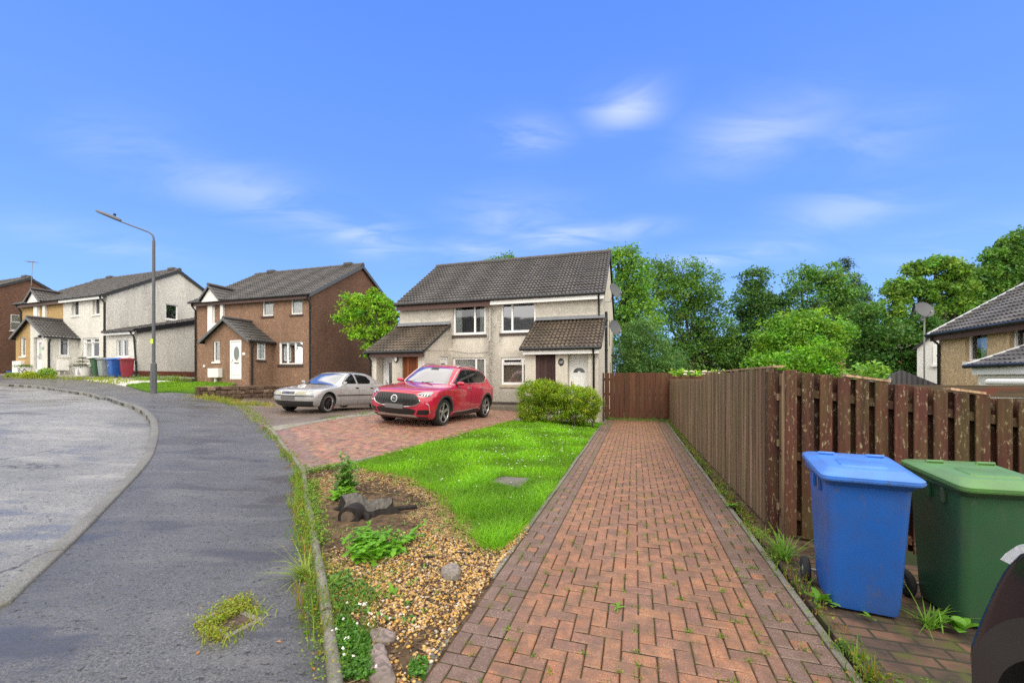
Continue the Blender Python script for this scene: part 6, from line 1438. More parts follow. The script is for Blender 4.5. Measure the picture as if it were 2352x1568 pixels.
s.patch([(-.62,.25), (.62,.25), (.50,.315), (.28,.315), (.22,.29), (-.22,.29), (-.28,.315), (-.50,.315)], 'front', .022, .04).build('skid_plate', MT['alloy'], t, smooth=50)
line(s, [(-.86,.845), (-.6,.885), (0,.90), (.6,.885), (.86,.845)], .005, 'front', .001, 'bonnet_line', 'blackpl', t, (1,))
s.patch([(4.12,.90), (4.30,.92), (4.33,1.0), (4.14,1.02)], 'side', .010, .04, (1,)).build('tail_light', MT['red'], t, smooth=50)
s.patch([(4.12,.90), (4.30,.92), (4.33,1.0), (4.14,1.02)], 'side', .010, .04, (-1,)).build('tail_light', MT['red'], t, smooth=50)
s.patch([(-.62,1.16), (.62,1.16), (.52,1.46), (-.52,1.46)], 'rear', .01, .06).build('rear_window', MT['darkglass'], t, smooth=50)
s.patch([(-.26,.70), (.26,.70), (.26,.81), (-.26,.81)], 'rear', .01, .1).build('number_plate', MT['plate'], t)
for y in (-.30, .28):
    m_ = MB(); P = [Vector((s.fx(y+k_*.09, 1.095)-.012, y+k_*.09, 1.095+.012*abs(k_-3))) for k_ in range(5)]; m_.tube(P, .008, 6); m_.build('wiper', MT['blackpl'], t)
# seats and dash glimpsed through the screen
m_ = MB(); m_.box(1.55, 1.75, -.62, .62, .95, 1.08); m_.build('dashboard', MT['cladding'], t, bevel=.04)
for yy in (-.36, .36):
    m_ = MB(); loft(m_, [rr(.46,.16,.06,.75,cx=0), rr(.44,.14,.06,1.2), rr(.26,.12,.05,1.26), rr(.24,.10,.05,1.40)]); m_.build('seat', MT['seatred'] if 'seatred' in MT else MT['red'], t, m=Matrix.Translation((2.45, yy, 0)) @ Matrix.Rotation(R(90), 4, 'Z'), smooth=50)
# ================================================================ silver hatchback saloon
sal = Car(xf=[(.18,.22), (.28,.10), (.40,.02), (.54,0), (.64,.02), (.695,.055), (.735,.12), (.765,.25), (.80,.50), (.845,.84), (.88,1.08), (.90,1.20), (1.0,1.42), (1.2,1.76), (1.30,1.96), (1.345,2.12), (1.375,2.45), (1.385,2.8)],
          xr=[(.2,4.30), (.35,4.44), (.55,4.48), (.75,4.46), (.90,4.42), (.955,4.30), (.985,4.12), (1.10,3.85), (1.25,3.52), (1.33,3.28), (1.37,3.05), (1.385,2.85)],
          w=[(.18,.74), (.26,.81), (.42,.86), (.60,.875), (.75,.868), (.86,.845), (.91,.81), (.95,.775), (1.1,.715), (1.25,.645), (1.32,.585), (1.36,.48), (1.385,.12)],
          cf=[(.18,.42), (.5,.46), (.7,.58), (.85,.62), (.92,.34), (1.2,.30), (1.36,.22), (1.385,.03)],
          cr=[(.18,.40), (.6,.42), (.9,.44), (1.0,.34), (1.3,.28), (1.36,.22), (1.385,.03)])
RS = .312; A0, A1 = .87, 3.57; TS = .745
g1 = gp(754, 948); d = DT.copy(); yv = Vector((0,0,1)).cross(d); org = g1-d*A0+yv*TS
zr = T(g1.x, g1.y); p2 = g1+d*2.7; zb = T(p2.x, p2.y); p3 = g1+yv*1.5; zl = T(p3.x, p3.y)
t2c = thing('parked_car', (0,0,0), 0, 'older silver hatchback with black alloy wheels parked behind the crimson car', 'car')
xa_ = Vector((d.x*2.7, d.y*2.7, zb-zr)).normalized(); ya_ = Vector((yv.x*1.5, yv.y*1.5, zl-zr)).normalized(); za_ = xa_.cross(ya_).normalized(); ya_ = za_.cross(xa_)
M = Matrix(((xa_.x, ya_.x, za_.x), (xa_.y, ya_.y, za_.y), (xa_.z, ya_.z, za_.z))); t2c.rotation_euler = M.to_euler(); t2c.scale = (.985, .985, 1.01); t2c.location = Vector((g1.x, g1.y, zr))-xa_*A0*.985+ya_*(TS+.10)*.985; print('silver', g1)
t = t2c; s = sal
s.body('body', MT['silver'], t, .20, 1.385, [(A0, .33), (A1, .33)], .365, .9)
for x in (A0, A1):
    for sd in (1, -1): s.wheel(t, x, sd*TS, RS, .205, 'ten', .236)
    for sd in (1, -1): s.ring(x, .33, .345, .372, -.004, .22, (sd,)).build('arch_lip', MT['cladding'], t, smooth=50)
s.patch([(-.655,.895), (.655,.895), (.60,1.05), (.525,1.265), (0,1.30), (-.525,1.265), (-.60,1.05)], 'front', .010).build('windscreen', MT['screen'], t, smooth=60)
[s.patch([(1.60,.955), (2.33,.96), (2.27,1.285), (2.13,1.275), (1.91,1.155)], 'side', .006, sides=(sd,)).build('front_side_window', MT['darkglass'], t, smooth=60) for sd in (1, -1)]
[s.patch([(2.43,.96), (3.10,.97), (3.20,1.07), (3.02,1.225), (2.75,1.28), (2.37,1.292)], 'side', .006, sides=(sd,)).build('rear_side_window', MT['darkglass'], t, smooth=60) for sd in (1, -1)]
[s.patch([(3.16,.97), (3.50,1.0), (3.32,1.10), (3.10,1.195), (3.235,1.07)], 'side', .006, sides=(sd,)).build('quarter_window', MT['greypaint'], t, smooth=60) for sd in (1, -1)]
line(s, [(1.57,.945), (1.88,1.165), (2.11,1.288), (2.25,1.303)], .010, 'side', .008, 'wind_deflector', 'blackpl', t)
for pts in ([(1.42,.92), (1.42,.60), (1.46,.30)], [(2.38,.945), (2.39,.6), (2.37,.28)], [(3.22,.955), (3.26,.75), (3.12,.52), (3.02,.30)]): line(s, pts, .005, 'side', -.002, 'shut_line', 'blackpl', t)
[s.patch([(1.235,.545), (3.2,.545), (3.2,.575), (1.235,.575)], 'side', .010, sides=(sd,)).build('side_moulding', MT['blackpl'], t) for sd in (1, -1)]
s.patch([(-.80,.53), (.80,.53), (.80,.562), (-.80,.562)], 'front', .010, .03).build('bumper_moulding', MT['blackpl'], t)
s.patch([(-.70,.205), (.70,.205), (.78,.385), (-.78,.385)], 'front', .008, .04).build('lower_spoiler', MT['cladding'], t, smooth=50)
s.patch([(-.25,.60), (.25,.60), (.24,.68), (-.24,.68)], 'front', .006, .04).build('grille', MT['grille'], t, smooth=50)
line(s, [(-.24,.645), (0,.635), (.24,.645)], .009, 'front', .012, 'grille_bar', 'alloy', t, (1,))
MT['bluebadge'] = plain('blue_enamel', (.02,.04,.18), .25)
s.patch([(.055*math.cos(R(30*i)), .642+.024*math.sin(R(30*i))) for i in range(12)], 'front', .026, .1).build('badge', MT['bluebadge'], t)
s.patch([(-.26,.425), (.26,.425), (.26,.53), (-.26,.53)], 'front', .022, .1).build('number_plate', MT['plate2'] if 'plate2' in MT else MT['plate'], t)
for sd in (1, -1):
    h = s.patch([(.28,.585), (.60,.582), (.60,.695), (.45,.70), (.32,.665)], 'front', .012, .03, (sd,)).build('headlight', MT['lensyel'], t, smooth=50)
    s.patch([(.61,.582), (.78,.582), (.80,.615), (.73,.68), (.61,.694)], 'front', .012, .03, (sd,)).build('indicator', MT['lens'], t, smooth=50)
    m_ = MB(); loft(m_, [rr(.06,.03,.014,-.02), rr(.15,.06,.028,.0), rr(.17,.07,.033,.06), rr(.15,.06,.028,.10)]); m_.build('door_mirror', MT['silver'], t, m=Matrix.Translation((1.58, sd*.895, .935)) @ Matrix.Scale(.85, 4) @ Matrix.Rotation(R(90), 4, 'Z'), smooth=60)
    for x in (2.20, 3.06):
        m_ = MB(); yy = s.y(x, .80); m_.box(x, x+.16, min(sd*(yy+.012), sd*(yy-.01)), max(sd*(yy+.012), sd*(yy-.01)), .785, .83); m_.build('door_handle', MT['blackpl'], t, bevel=.008)
    m_ = MB(); yy = s.y(1.33, .67); m_.box(1.30, 1.36, min(sd*(yy+.008), sd*(yy-.01)), max(sd*(yy+.008), sd*(yy-.01)), .655, .69); m_.build('side_repeater', MT['amber'], t, bevel=.008)
line(s, [(-.74,.71), (-.4,.735), (0,.745), (.4,.735), (.74,.71)], .004, 'front', .001, 'bonnet_line', 'blackpl', t, (1,))
s.patch([(-.56,1.02), (.56,1.02), (.48,1.29), (-.48,1.29)], 'rear', .01, .06).build('rear_window', MT['darkglass'], t, smooth=50)
for y in (-.45, .12):
    m_ = MB(); P = [Vector((s.fx(y+k_*.085, .91+.004*k_)-.016, y+k_*.085, .91+.006*k_)) for k_ in range(6)]; m_.tube(P, .009, 6); m_.build('wiper', MT['blackpl'], t)
m_ = MB(); m_.box(1.5, 1.75, -.55, .55, .80, .90); m_.build('dashboard', MT['cladding'], t, bevel=.04)
for yy in (-.34, .34):
    m_ = MB(); loft(m_, [rr(.44,.14,.06,.6), rr(.42,.12,.05,1.02), rr(.24,.10,.04,1.06), rr(.22,.09,.04,1.2)]); m_.build('seat', MT['cladding'], t, m=Matrix.Translation((2.40, yy, 0)) @ Matrix.Rotation(R(90), 4, 'Z'), smooth=50)
# ================================================================ dark car beside the viewer, nose towards the bins
dk = Car(xf=[(.18,.10), (.30,.03), (.38,.0), (.46,.015), (.56,.08), (.66,.15), (.76,.22), (.825,.28), (.865,.46), (.91,.80), (.95,1.06), (.975,1.2), (1.2,1.6), (1.38,1.95), (1.42,2.15), (1.45,2.5), (1.46,2.8)],
         xr=[(.2,3.90), (.4,4.0), (.7,4.02), (.95,3.98), (1.1,3.90), (1.35,3.62), (1.42,3.4), (1.46,2.95)],
         w=[(.18,.76), (.30,.84), (.5,.875), (.75,.88), (.88,.865), (.98,.80), (1.2,.72), (1.36,.62), (1.43,.48), (1.46,.12)],
         cf=[(.18,.22), (.5,.20), (.68,.15), (.86,.12), (.93,.30), (1.0,.34), (1.4,.24), (1.46,.03)], cr=[(.18,.4), (1.0,.4), (1.4,.24), (1.46,.03)])
noseST = (1.155+1.056, 2.14)
p = st(*noseST); t = thing('parked_car', (p.x, p.y, -.02), 0, 'front corner and wheel arch of a wet blue-black car at the lower right edge', 'car')
d = -DT; yv = Vector((0,0,1)).cross(d); t.rotation_euler = (0, 0, math.atan2(d.y, d.x)); t.scale = (1.2, 1.2, 1.34); s = dk
s.body('body', MT['navy'], t, .20, 1.46, [(.60, .31), (3.3, .31)], .325, .9)
for x in (.60, 3.3):
    for sd in (1, -1): s.wheel(t, x, sd*.74, .29, .2, 'five', .21)
    for sd in (1, -1): s.ring(x, .31, .322, .405, .016, .2, (sd,)).build('arch_trim', MT['cladding'], t, smooth=50)
MT['wetlens'] = plain('wet_lens', (.62,.66,.70), .10, .45, 60, bump=.5)
for sd in (1, -1):
    s.patch([(.52,.755), (.80,.75), (.868,.76), (.862,.84), (.62,.835)], 'front', .03, .03, (sd,)).build('headlight', MT['wetlens'], t, smooth=50)
s.patch([(-.65,.985), (.65,.985), (.52,1.36), (-.52,1.36)], 'front', .01).build('windscreen', MT['screen'], t, smooth=60)
for nm, q in (('front_side_window', [(1.5,1.0), (2.3,1.0), (2.3,1.36), (2.0,1.34)]), ('rear_side_window', [(2.4,1.0), (3.3,1.02), (3.2,1.34), (2.4,1.37)])): [s.patch(q, 'side', .006, sides=(sd,)).build(nm, MT['darkglass'], t, smooth=60) for sd in (1, -1)]
for pts in ([(1.36,.95), (1.38,.6), (1.42,.3)], [(2.35,1.0), (2.36,.6), (2.35,.28)]): line(s, pts, .005, 'side', -.002, 'shut_line', 'blackpl', t)
line(s, [(-.75,.80), (0,.83), (.75,.80)], .004, 'front', .001, 'bonnet_line', 'blackpl', t, (1,))
s.patch([(-.5,.40), (.5,.40), (.55,.62), (-.55,.62)], 'front', .008, .05).build('grille', MT['grille'], t)
for sd in (1, -1):
    m_ = MB(); loft(m_, [rr(.06,.03,.014,-.02), rr(.15,.06,.028,.0), rr(.17,.07,.033,.06), rr(.15,.06,.028,.10)]); m_.build('door_mirror', MT['navy'], t, m=Matrix.Translation((1.55, sd*.95, 1.0)) @ Matrix.Rotation(R(90), 4, 'Z'), smooth=60)
# ---------------------------------------------------------------- foliage kit
def unit(n, rng): v = rng.normal(size=(n, 3)); return v/np.linalg.norm(v, axis=1, keepdims=True)
def leaf_quads(C, L, Wd, rng, flat=.0, up=None):
    """kite-shaped leaves at centres C; flat pulls them towards horizontal"""
    n = len(C); a = unit(n, rng); b = unit(n, rng)
    a[:, 2] *= (1-flat); b[:, 2] *= (1-flat*.8); a /= np.linalg.norm(a, axis=1, keepdims=True)
    b -= a*(a*b).sum(1, keepdims=True); b /= np.linalg.norm(b, axis=1, keepdims=True)+1e-9
    L = np.broadcast_to(L, n)[:, None]; Wd = np.broadcast_to(Wd, n)[:, None]
    V = np.stack([C-a*L*.5, C+b*Wd*.5-a*L*.05, C+a*L*.5, C-b*Wd*.5-a*L*.05], 1)
    return V.reshape(-1, 3), np.arange(4*n).reshape(n, 4)
class Leaves:
    def __init__(s): s.V = []; s.F = []; s.C = []; s.n = 0
    def add(s, V, F, C): s.V.append(V); s.F.append(F+s.n); s.C.append(C); s.n += len(V)
    def build(s, name, mat, parent=None): return np_mesh(name, np.vstack(s.V), np.vstack(s.F), mat, parent, np.vstack(s.C))
def blades(P, h, w_, lean, az, rng):
    n = len(P); d = np.c_[np.cos(az), np.sin(az), np.zeros(n)]; r_ = rng.uniform(0, 2*np.pi, n); s_ = np.c_[np.cos(r_), np.sin(r_), np.zeros(n)]*(w_[:, None]*.5)
    z = np.c_[np.zeros(n), np.zeros(n), np.ones(n)]; M_ = P+z*(h*.6)[:, None]+d*(lean*.35)[:, None]; T_ = P+z*h[:, None]+d*lean[:, None]
    V = np.stack([P-s_, P+s_, M_-s_*.8, M_+s_*.8, T_-s_*.12, T_+s_*.12], 1).reshape(-1, 3); i = np.arange(n)*6
    F = np.stack([np.c_[i, i+1, i+3, i+2], np.c_[i+2, i+3, i+5, i+4]], 1).reshape(-1, 4); return V, F
def ground_pts(q, dz=0): return np.c_[q, TN(q[:, 0], q[:, 1])+dz]
DM = 2.0
def crown(parent, blobs, leaf, col, rng, clump=.45, per=34, dens=1.0, flat=.25, shell=.5, aspect=.55, colvar=.35):
    """blobs: (centre, rx, ry, rz). leaves gathered in clumps through the volume, denser towards the outside"""
    Lv = Leaves(); col = np.array(col)
    for C, rx, ry, rz in blobs:
        area = (rx*ry+rx*rz+ry*rz)*4.2; nc = max(6, int(dens*DM*area/(clump*clump*2.0)))
        u = unit(nc, rng); rad = rng.uniform(shell**2.2, 1.05, nc)**(1/2.2)
        cc = np.array(C)+u*rad[:, None]*np.array([rx, ry, rz]); br = rng.uniform(1-colvar, 1+colvar, nc)
        sz = rng.uniform(.55, 1.25, nc)*clump
        k = np.maximum(8, (per*(sz/clump)**2).astype(int)); idx = np.repeat(np.arange(nc), k)
        off = rng.normal(size=(len(idx), 3))*(sz[idx]*.48)[:, None]*np.array([1, 1, .62]); off[:, 2] -= (off[:, 0]**2+off[:, 1]**2)*.25/np.maximum(.1, sz[idx])
        V, F = leaf_quads(cc[idx]+off, rng.uniform(.7, 1.3, len(idx))*leaf, rng.uniform(.7, 1.3, len(idx))*leaf*aspect, rng, flat)
        hue = rng.normal(0, .10, nc)[idx]; cv = col[None]*(br[idx]*rng.uniform(.75, 1.25, len(idx)))[:, None]; cv = cv*np.c_[1+hue*1.6, 1+hue*.3, 1-hue]
        Lv.add(V, F, np.clip(cv, 0.002, 1))
    return Lv.build('crown', MT['leaf_far'], parent)
def limb(mb, a, b, r0, r1, rng, k=5, wob=.12):
    a, b = Vector(a), Vector(b); L = (b-a).length; pts = []
    for i in range(k+1):
        f = i/k; j = Vector(rng.normal(size=3))*wob*L*.25*math.sin(math.pi*f); pts.append(a.lerp(b, f)+j)
    mb.tube(pts, [r0+(r1-r0)*i/k for i in range(k+1)], 7)
def tree(name, label, blobs, Y, col, leaf=.22, seed=1, group='trees behind the fences and houses', clump=.6, per=34, dens=1.0, trunk_u=None, cat='tree', flat=.25, shell=.5, twigs=True, zbase=None, colvar=.35, yr=.85, aspect=.55):
    rng = np.random.default_rng(seed); B = []
    for bl in blobs:
        u, v, ru, rv = bl[:4]; dy = bl[4] if len(bl) > 4 else 0; y = Y+dy; c = px(u, v, y); rx, rz = ru/FPX*y, rv/FPX*y; B.append((c, rx, (rx+rz)/2*yr, rz))
    uu = trunk_u if trunk_u is not None else sum(b[0] for b in blobs)/len(blobs); X = (uu-CU)/FPX*Y
    zb = zbase if zbase is not None else T(min(X, 40), min(Y, 58))-.2
    t = thing(name, (X, Y, zb), 0, label, cat, group); base = Vector((X, Y, zb))
    crown(t, [(tuple(c-base), rx, ry, rz) for c, rx, ry, rz in B], leaf*.98, (col[0]*1.9, col[1]*1.8, col[2]*1.5), rng, clump, int(per*1.35), dens, flat, shell, aspect, colvar)
    top = max(b[0].z for b in B)-zb; low = min(b[0].z-b[3] for b in B)-zb; fork = Vector((0, 0, max(.3*top, min(low+.4, .5*top)))); mb = MB(); r0 = max(.02, .021*top)
    limb(mb, (0, 0, -.1), fork, r0*1.25, r0, rng, 4, .03)
    for c, rx, ry, rz in sorted(B, key=lambda q: -q[2])[:12]:
        e = c-base; limb(mb, fork*random.uniform(.8, 1), e, r0*.62, r0*.16, rng, 5, .25)
        if twigs:
            for k_ in range(5):
                q = Vector(unit(1, rng)[0])*.85; limb(mb, e.lerp(fork, .25*rng.uniform(.2, 1)), e+Vector((q.x*rx, q.y*ry, abs(q.z)*rz)), r0*.16, r0*.04, rng, 4, .2)
    mb.build('trunk', MT['bark'], t, smooth=60); return t
# ---------------------------------------------------------------- the trees behind
GRN = (.070,.150,.030); DRK = (.042,.098,.026); YEL = (.135,.215,.028); BRT = (.120,.260,.018)
tree('ash_tree', 'tall bright green tree rising right behind the gable of the cream house', [(1428,610,40,45),(1455,650,45,55),(1425,690,40,60),(1470,720,50,50),(1440,770,45,50),(1415,580,16,14),(1448,577,14,12)], 27, (.085,.18,.028), .20, 11, clump=.6)
tree('sycamore_tree', 'large round-headed dark green tree with bare limbs showing, right of the cream house', [(1500,650,60,50),(1560,625,55,38),(1600,660,60,50),(1540,690,80,60),(1620,710,45,50),(1650,760,42,55),(1560,760,60,55),(1600,820,70,45),(1665,810,36,40)], 33, (.058,.125,.026), .21, 12, clump=.65, shell=.65, dens=.8)
tree('cypress_tree', 'feathery pale green conifer standing just over the gate', [(1470,770,42,45),(1440,820,38,50),(1500,815,50,55),(1540,840,40,40),(1475,860,60,35)], 23.5, (.060,.130,.045), .20, 13, clump=.42, per=44, flat=.0, cat='conifer', aspect=.22, twigs=False)
tree('alder_tree', 'narrow loose-topped tree with sky showing on both sides, above the middle of the fence', [(1735,640,34,26),(1725,690,45,40),(1755,720,45,50),(1700,715,18,16),(1735,780,55,55),(1720,840,60,45),(1790,690,16,14)], 34, DRK, .22, 14, clump=.55, shell=.55, dens=.9)
tree('maple_tree', 'mid green open tree with a ragged top, behind the brightest bush', [(1840,640,36,30),(1890,630,44,24),(1930,660,50,40),(1860,690,60,45),(1950,710,45,45),(1900,750,70,50),(1820,750,40,40)], 33, (.072,.152,.038), .22, 15, clump=.6, dens=.85)
tree('spruce_tree', 'dark pointed spruce tip sticking up behind the open trees', [(1942,610,10,18),(1950,650,24,26),(1958,700,36,40),(1960,770,46,60)], 42, (.022,.046,.026), .26, 16, clump=.5, cat='conifer', twigs=False, aspect=.3)
tree('lime_tree', 'yellow-green bushy tree whose lower half glows brightest, behind the fence corner', [(1790,770,52,45),(1850,745,55,40),(1900,770,50,40),(1770,830,55,45),(1840,800,50,40)], 25, (.095,.20,.024), .19, 17, clump=.5)
tree('laurel_bush', 'dense vivid green rounded bush just above the fence corner', [(1835,835,52,45),(1890,815,36,45),(1870,860,55,35),(1800,850,40,30)], 22, (.085,.205,.016), .16, 18, clump=.4, cat='bush', per=42)
tree('oak_tree', 'yellow-green oak with spreading branches and sky gaps, left of the pole-mounted dish', [(2060,660,32,20),(2110,615,34,16),(2150,605,36,16),(2045,705,40,26),(2110,665,45,26),(2180,620,42,26),(2165,670,42,26),(2210,655,35,22),(2060,750,36,24),(2130,720,36,20),(2200,705,36,24),(2225,740,40,30)], 30, (.088,.168,.028), .24, 19, clump=.40, shell=.6, dens=.62, per=44)
tree('beech_tree', 'tall dark green tree at the far right above the slate-coloured roof', [(2320,560,26,20),(2290,590,32,20),(2340,600,36,30),(2270,630,32,22),(2330,650,50,35),(2280,670,45,30),(2310,710,60,35),(2250,690,30,26),(2240,640,26,20),(2350,545,30,18),(2210,700,30,26)], 31, (.060,.130,.026), .23, 20, clump=.45, shell=.6)
tree('holly_tree', 'deep green shady tree filling the gap below the oak', [(2010,760,45,40),(2060,790,50,40),(2000,820,50,45),(2080,830,45,45),(2040,860,60,35),(2150,770,45,40),(2140,830,35,50),(1990,720,26,30),(2110,745,30,24)], 26, (.040,.098,.022), .20, 21, clump=.5)
tree('elder_bush', 'leafy low bush just showing over the fence beside the dark shed roof', [(2000,855,38,18),(1965,870,30,16)], 13, (.085,.18,.03), .13, 22, clump=.3, cat='bush')
tree('hawthorn_tree', 'dark shaded trees massed low behind the fence, left of the bright bush', [(1700,810,50,60),(1650,840,70,50),(1740,845,60,45),(1560,845,70,40),(1480,850,60,40),(1600,790,50,40),(1780,850,50,40)], 36, (.030,.068,.020), .24, 23, clump=.6)
tree('poplar_tree', 'tree hidden behind the cream house, only its top sprigs above the ridge', [(1150,640,55,44),(1130,600,6,7),(1150,598,6,8),(1170,592,7,8)], 34, GRN, .22, 24)
tree('hydrangea_bush', 'pale yellow-green flowering bush peeping over the far end of the long fence', [(1560,858,22,9),(1600,862,24,7),(1640,860,20,8)], 18.5, (.16,.27,.04), .12, 25, clump=.25, cat='bush', group='bushes over the fence')
tree('rowan_tree', 'small light green tree growing between the brown house and the cream house', [(815,690,34,18),(800,725,28,20),(845,720,40,25),(880,700,26,26),(895,735,24,30),(850,685,14,16),(865,760,40,26),(820,760,24,18),(890,780,22,26),(860,800,22,26),(858,670,8,8)], 21.5, (.130,.245,.022), .15, 26, clump=.27, per=30, shell=.45, dens=.62, trunk_u=872, group='garden trees')
for o in [q for q in COL.objects if q.name.startswith('hydrangea_bush')]:
    rng = np.random.default_rng(5); mb = MB()
    for i in range(14):
        c = px(1545+rng.uniform(0, 105), 853+rng.uniform(0, 8), 18.3+rng.uniform(-.3, .1))-o.location; mb.lathe([(.001,-.05), (.08,-.03), (.10,.01), (.06,.05), (.001,.06)], 8, Matrix.Translation(c))
    MT['bloom'] = plain('cream_bloom', (.62,.58,.42), .8); mb.build('blossom', MT['bloom'], o, smooth=60)['kind'] = 'stuff'
# golden hedge before the right porch
def hedge(name, label, blobs, Y, col, leaf, seed):
    rng = np.random.default_rng(seed); c0 = px(sum(b[0] for b in blobs)/len(blobs), 960, Y); zb = T(c0.x, c0.y); t = thing(name, (c0.x, c0.y, zb), 0, label, 'hedge', None); base = Vector((c0.x, c0.y, zb)); B = []
    for u, v, ru, rv, dy in blobs: c = px(u, v, Y+dy); B.append((tuple(c-base), ru/FPX*Y, .62, rv/FPX*Y))
    crown(t, B, leaf, col, rng, .13, 40, .9, .1, .72, .5, .42)
    mb = MB()
    for i in range(16):
        b = B[rng.integers(len(B))]; x, y = b[0][0]+rng.uniform(-.5, .5)*b[1], b[0][1]+rng.uniform(-.4, .4); limb(mb, (x, y, -.1), (x+rng.uniform(-.2, .2), y+rng.uniform(-.15, .15), .75), .022, .008, rng, 4, .2)
    mb.build('stems', MT['bark'], t, smooth=60); return t
hedge('privet_hedge', 'rounded golden-green privet hedge in front of the right porch', [(1222,900,34,26,0),(1248,892,32,22,.1),(1275,905,40,26,0),(1310,912,45,30,-.05),(1345,922,34,34,0),(1330,945,44,24,-.1),(1270,945,46,22,0),(1215,940,26,24,.1),(1218,958,22,10,0)], 13.1, (.225,.32,.016), .050, 31)
# ---------------------------------------------------------------- lawn
rng = np.random.default_rng(41)
_PW = [(rng.uniform(.8, 6.5)*math.cos(a_), rng.uniform(.8, 6.5)*math.sin(a_), rng.uniform(0, 6.28)) for a_ in rng.uniform(0, 6.28, 12)]
def patchy(q, s=1.0): return np.clip(.5+.16*sum(np.sin(q[:, 0]*kx*s+q[:, 1]*ky*s+ph) for kx, ky, ph in _PW), 0, 1)
def grass(name, poly, n, hr, wr, col, rng, lean=.5, exclude=None, kind='stuff'):
    q = scatter(poly, n, rng)
    if exclude is not None: q = q[~inpoly(q, exclude)]
    k = len(q); d = np.hypot(q[:, 0], q[:, 1]); f = patchy(q); h = rng.uniform(*hr, k)*(.7+.6*f); w_ = rng.uniform(*wr, k)*np.clip(d/5, .6, 2.2)
    V, F = blades(ground_pts(q), h, w_, h*rng.uniform(.1, lean*2, k), rng.uniform(0, 2*np.pi, k), rng)
    c = np.array(col)[None]*(rng.uniform(.7, 1.3, k)*(.72+.5*f))[:, None]; hue = rng.normal(0, .12, k); c = c*np.c_[1+hue*1.5, 1+hue*.3, 1-hue]
    o = np_mesh(name, V, F, MT['grass'], None, np.repeat(np.clip(c, .003, 1), 2, 0)); tag(o, kind=kind); return o
COVER = gpl([(1120,1111),(1152,1097),(1218,1102),(1194,1124)])
LG = (.20,.41,.014)
grass('lawn_grass', LAWN, 150000, (.035,.070), (.005,.009), LG, rng, .6, COVER)
near = [st(S0-.05, 3.9), st(S0-.05, 6.0), st(S0-1.2, 6.4)]+gpl([(1030,1145),(1040,1170),(1052,1205),(1090,1215),(1085,1240),(1110,1262),(1150,1268)])
grass('long_grass', near, 26000, (.06,.13), (.004,.007), (.18,.39,.018), rng, .9, COVER)
o = grass('far_grass', gpl([(292,886),(330,881),(430,879),(545,881.5),(530,889),(460,897),(455,904),(360,900.5)]), 30000, (.06,.11), (.008,.012), (.16,.30,.012), rng)
# daisies and clover flowers
q = np.vstack([scatter(gpl([(1080,1010),(1190,975),(1360,978),(1300,1080),(1100,1075)]), 1600, rng)[:170], scatter(LAWN, 700, rng)[:110]]); mb = MB()
for x, y in q:
    z = T(x, y)+rng.uniform(.05, .075); r_ = rng.uniform(.008, .014); a = rng.uniform(0, 6); n_ = 7
    mb.add([(x, y, z+.004)]+[(x+r_*math.cos(a+2*math.pi*i/n_), y+r_*math.sin(a+2*math.pi*i/n_), z+rng.uniform(-.003, .006)) for i in range(n_)], [(0, i+1, (i+1) % n_+1) for i in range(n_)])
MT['petal'] = plain('white_petal', (.80,.80,.78), .7, .05); tag(mb.build('daisies', MT['petal']), kind='stuff')
MT['coverslab'] = speckled('damp_concrete', (.15,.14,.125), moss=.35); c0 = sum((p for p in COVER), Vector())/4
t = thing('inspection_cover', c0, 0, 'flat grey concrete slab set in the lawn', 'slab'); mb = MB()
mb.add([p-c0+Vector((0,0,.03)) for p in COVER]+[p-c0+Vector((0,0,-.05)) for p in COVER], [(0,1,2,3),(0,4,5,1),(1,5,6,2),(2,6,7,3),(3,7,4,0)]); mb.build('slab', MT['coverslab'], t, bevel=.006)
# ---------------------------------------------------------------- planting bed: pebbles, bark, straw
def ico():
    bm = bmesh.new(); bmesh.ops.create_icosphere(bm, subdivisions=1, radius=1); v = np.array([q.co[:] for q in bm.verts]); f = np.array([[q.index for q in p.verts] for p in bm.faces]); bm.free(); return v, f
IV, IF = ico()
def pebbles(name, q, size, pal, rng, sink=.35, flat=.6, zoff=.0):
    n = len(q); s_ = rng.uniform(*size, n)[:, None]*np.c_[rng.uniform(.7, 1.25, n), rng.uniform(.7, 1.1, n), np.full(n, flat)*rng.uniform(.7, 1.2, n)]
    V = IV[None]*rng.uniform(.82, 1.15, (n, len(IV), 1))*s_[:, None]; a = rng.uniform(0, 2*np.pi, n); ca, sa = np.cos(a)[:, None], np.sin(a)[:, None]
    x = V[:, :, 0]*ca-V[:, :, 1]*sa; y = V[:, :, 0]*sa+V[:, :, 1]*ca; tz = rng.normal(0, .3, n)[:, None]; z = V[:, :, 2]+x*tz*.5
    g = ground_pts(q, zoff); P = np.stack([x+g[:, 0:1], y+g[:, 1:2], z+g[:, 2:3]+s_[:, 2:3]*(1-sink*1.4)], -1)
    F = (IF[None]+np.arange(n)[:, None, None]*len(IV)).reshape(-1, 3); pal = np.array(pal); c = pal[rng.integers(len(pal), size=n)]*rng.uniform(.75, 1.2, (n, 1))
    o = np_mesh(name, P.reshape(-1, 3), F, MT['stones'], None, np.repeat(np.clip(c, 0, .85), len(IF), 0), True); tag(o, kind='stuff'); return o
PAL = [(.52,.29,.06)]*6+[(.44,.27,.085)]*5+[(.56,.38,.14)]*4+[(.25,.12,.05)]*4+[(.46,.36,.24)]*2+[(.56,.50,.43)]+[(.16,.11,.08)]*2+[(.36,.27,.2)]
GA_ = gpl([(770,1262),(900,1232),(1000,1208),(1130,1262),(1150,1268),(1112,1330),(1075,1385),(1000,1432),(935,1475),(900,1480),(850,1440),(820,1400),(765,1385),(750,1320)])
GB_ = gpl([(715,1105),(790,1080),(860,1078),(955,1105),(1010,1145),(1000,1165),(930,1130),(860,1105),(790,1135),(720,1180)])
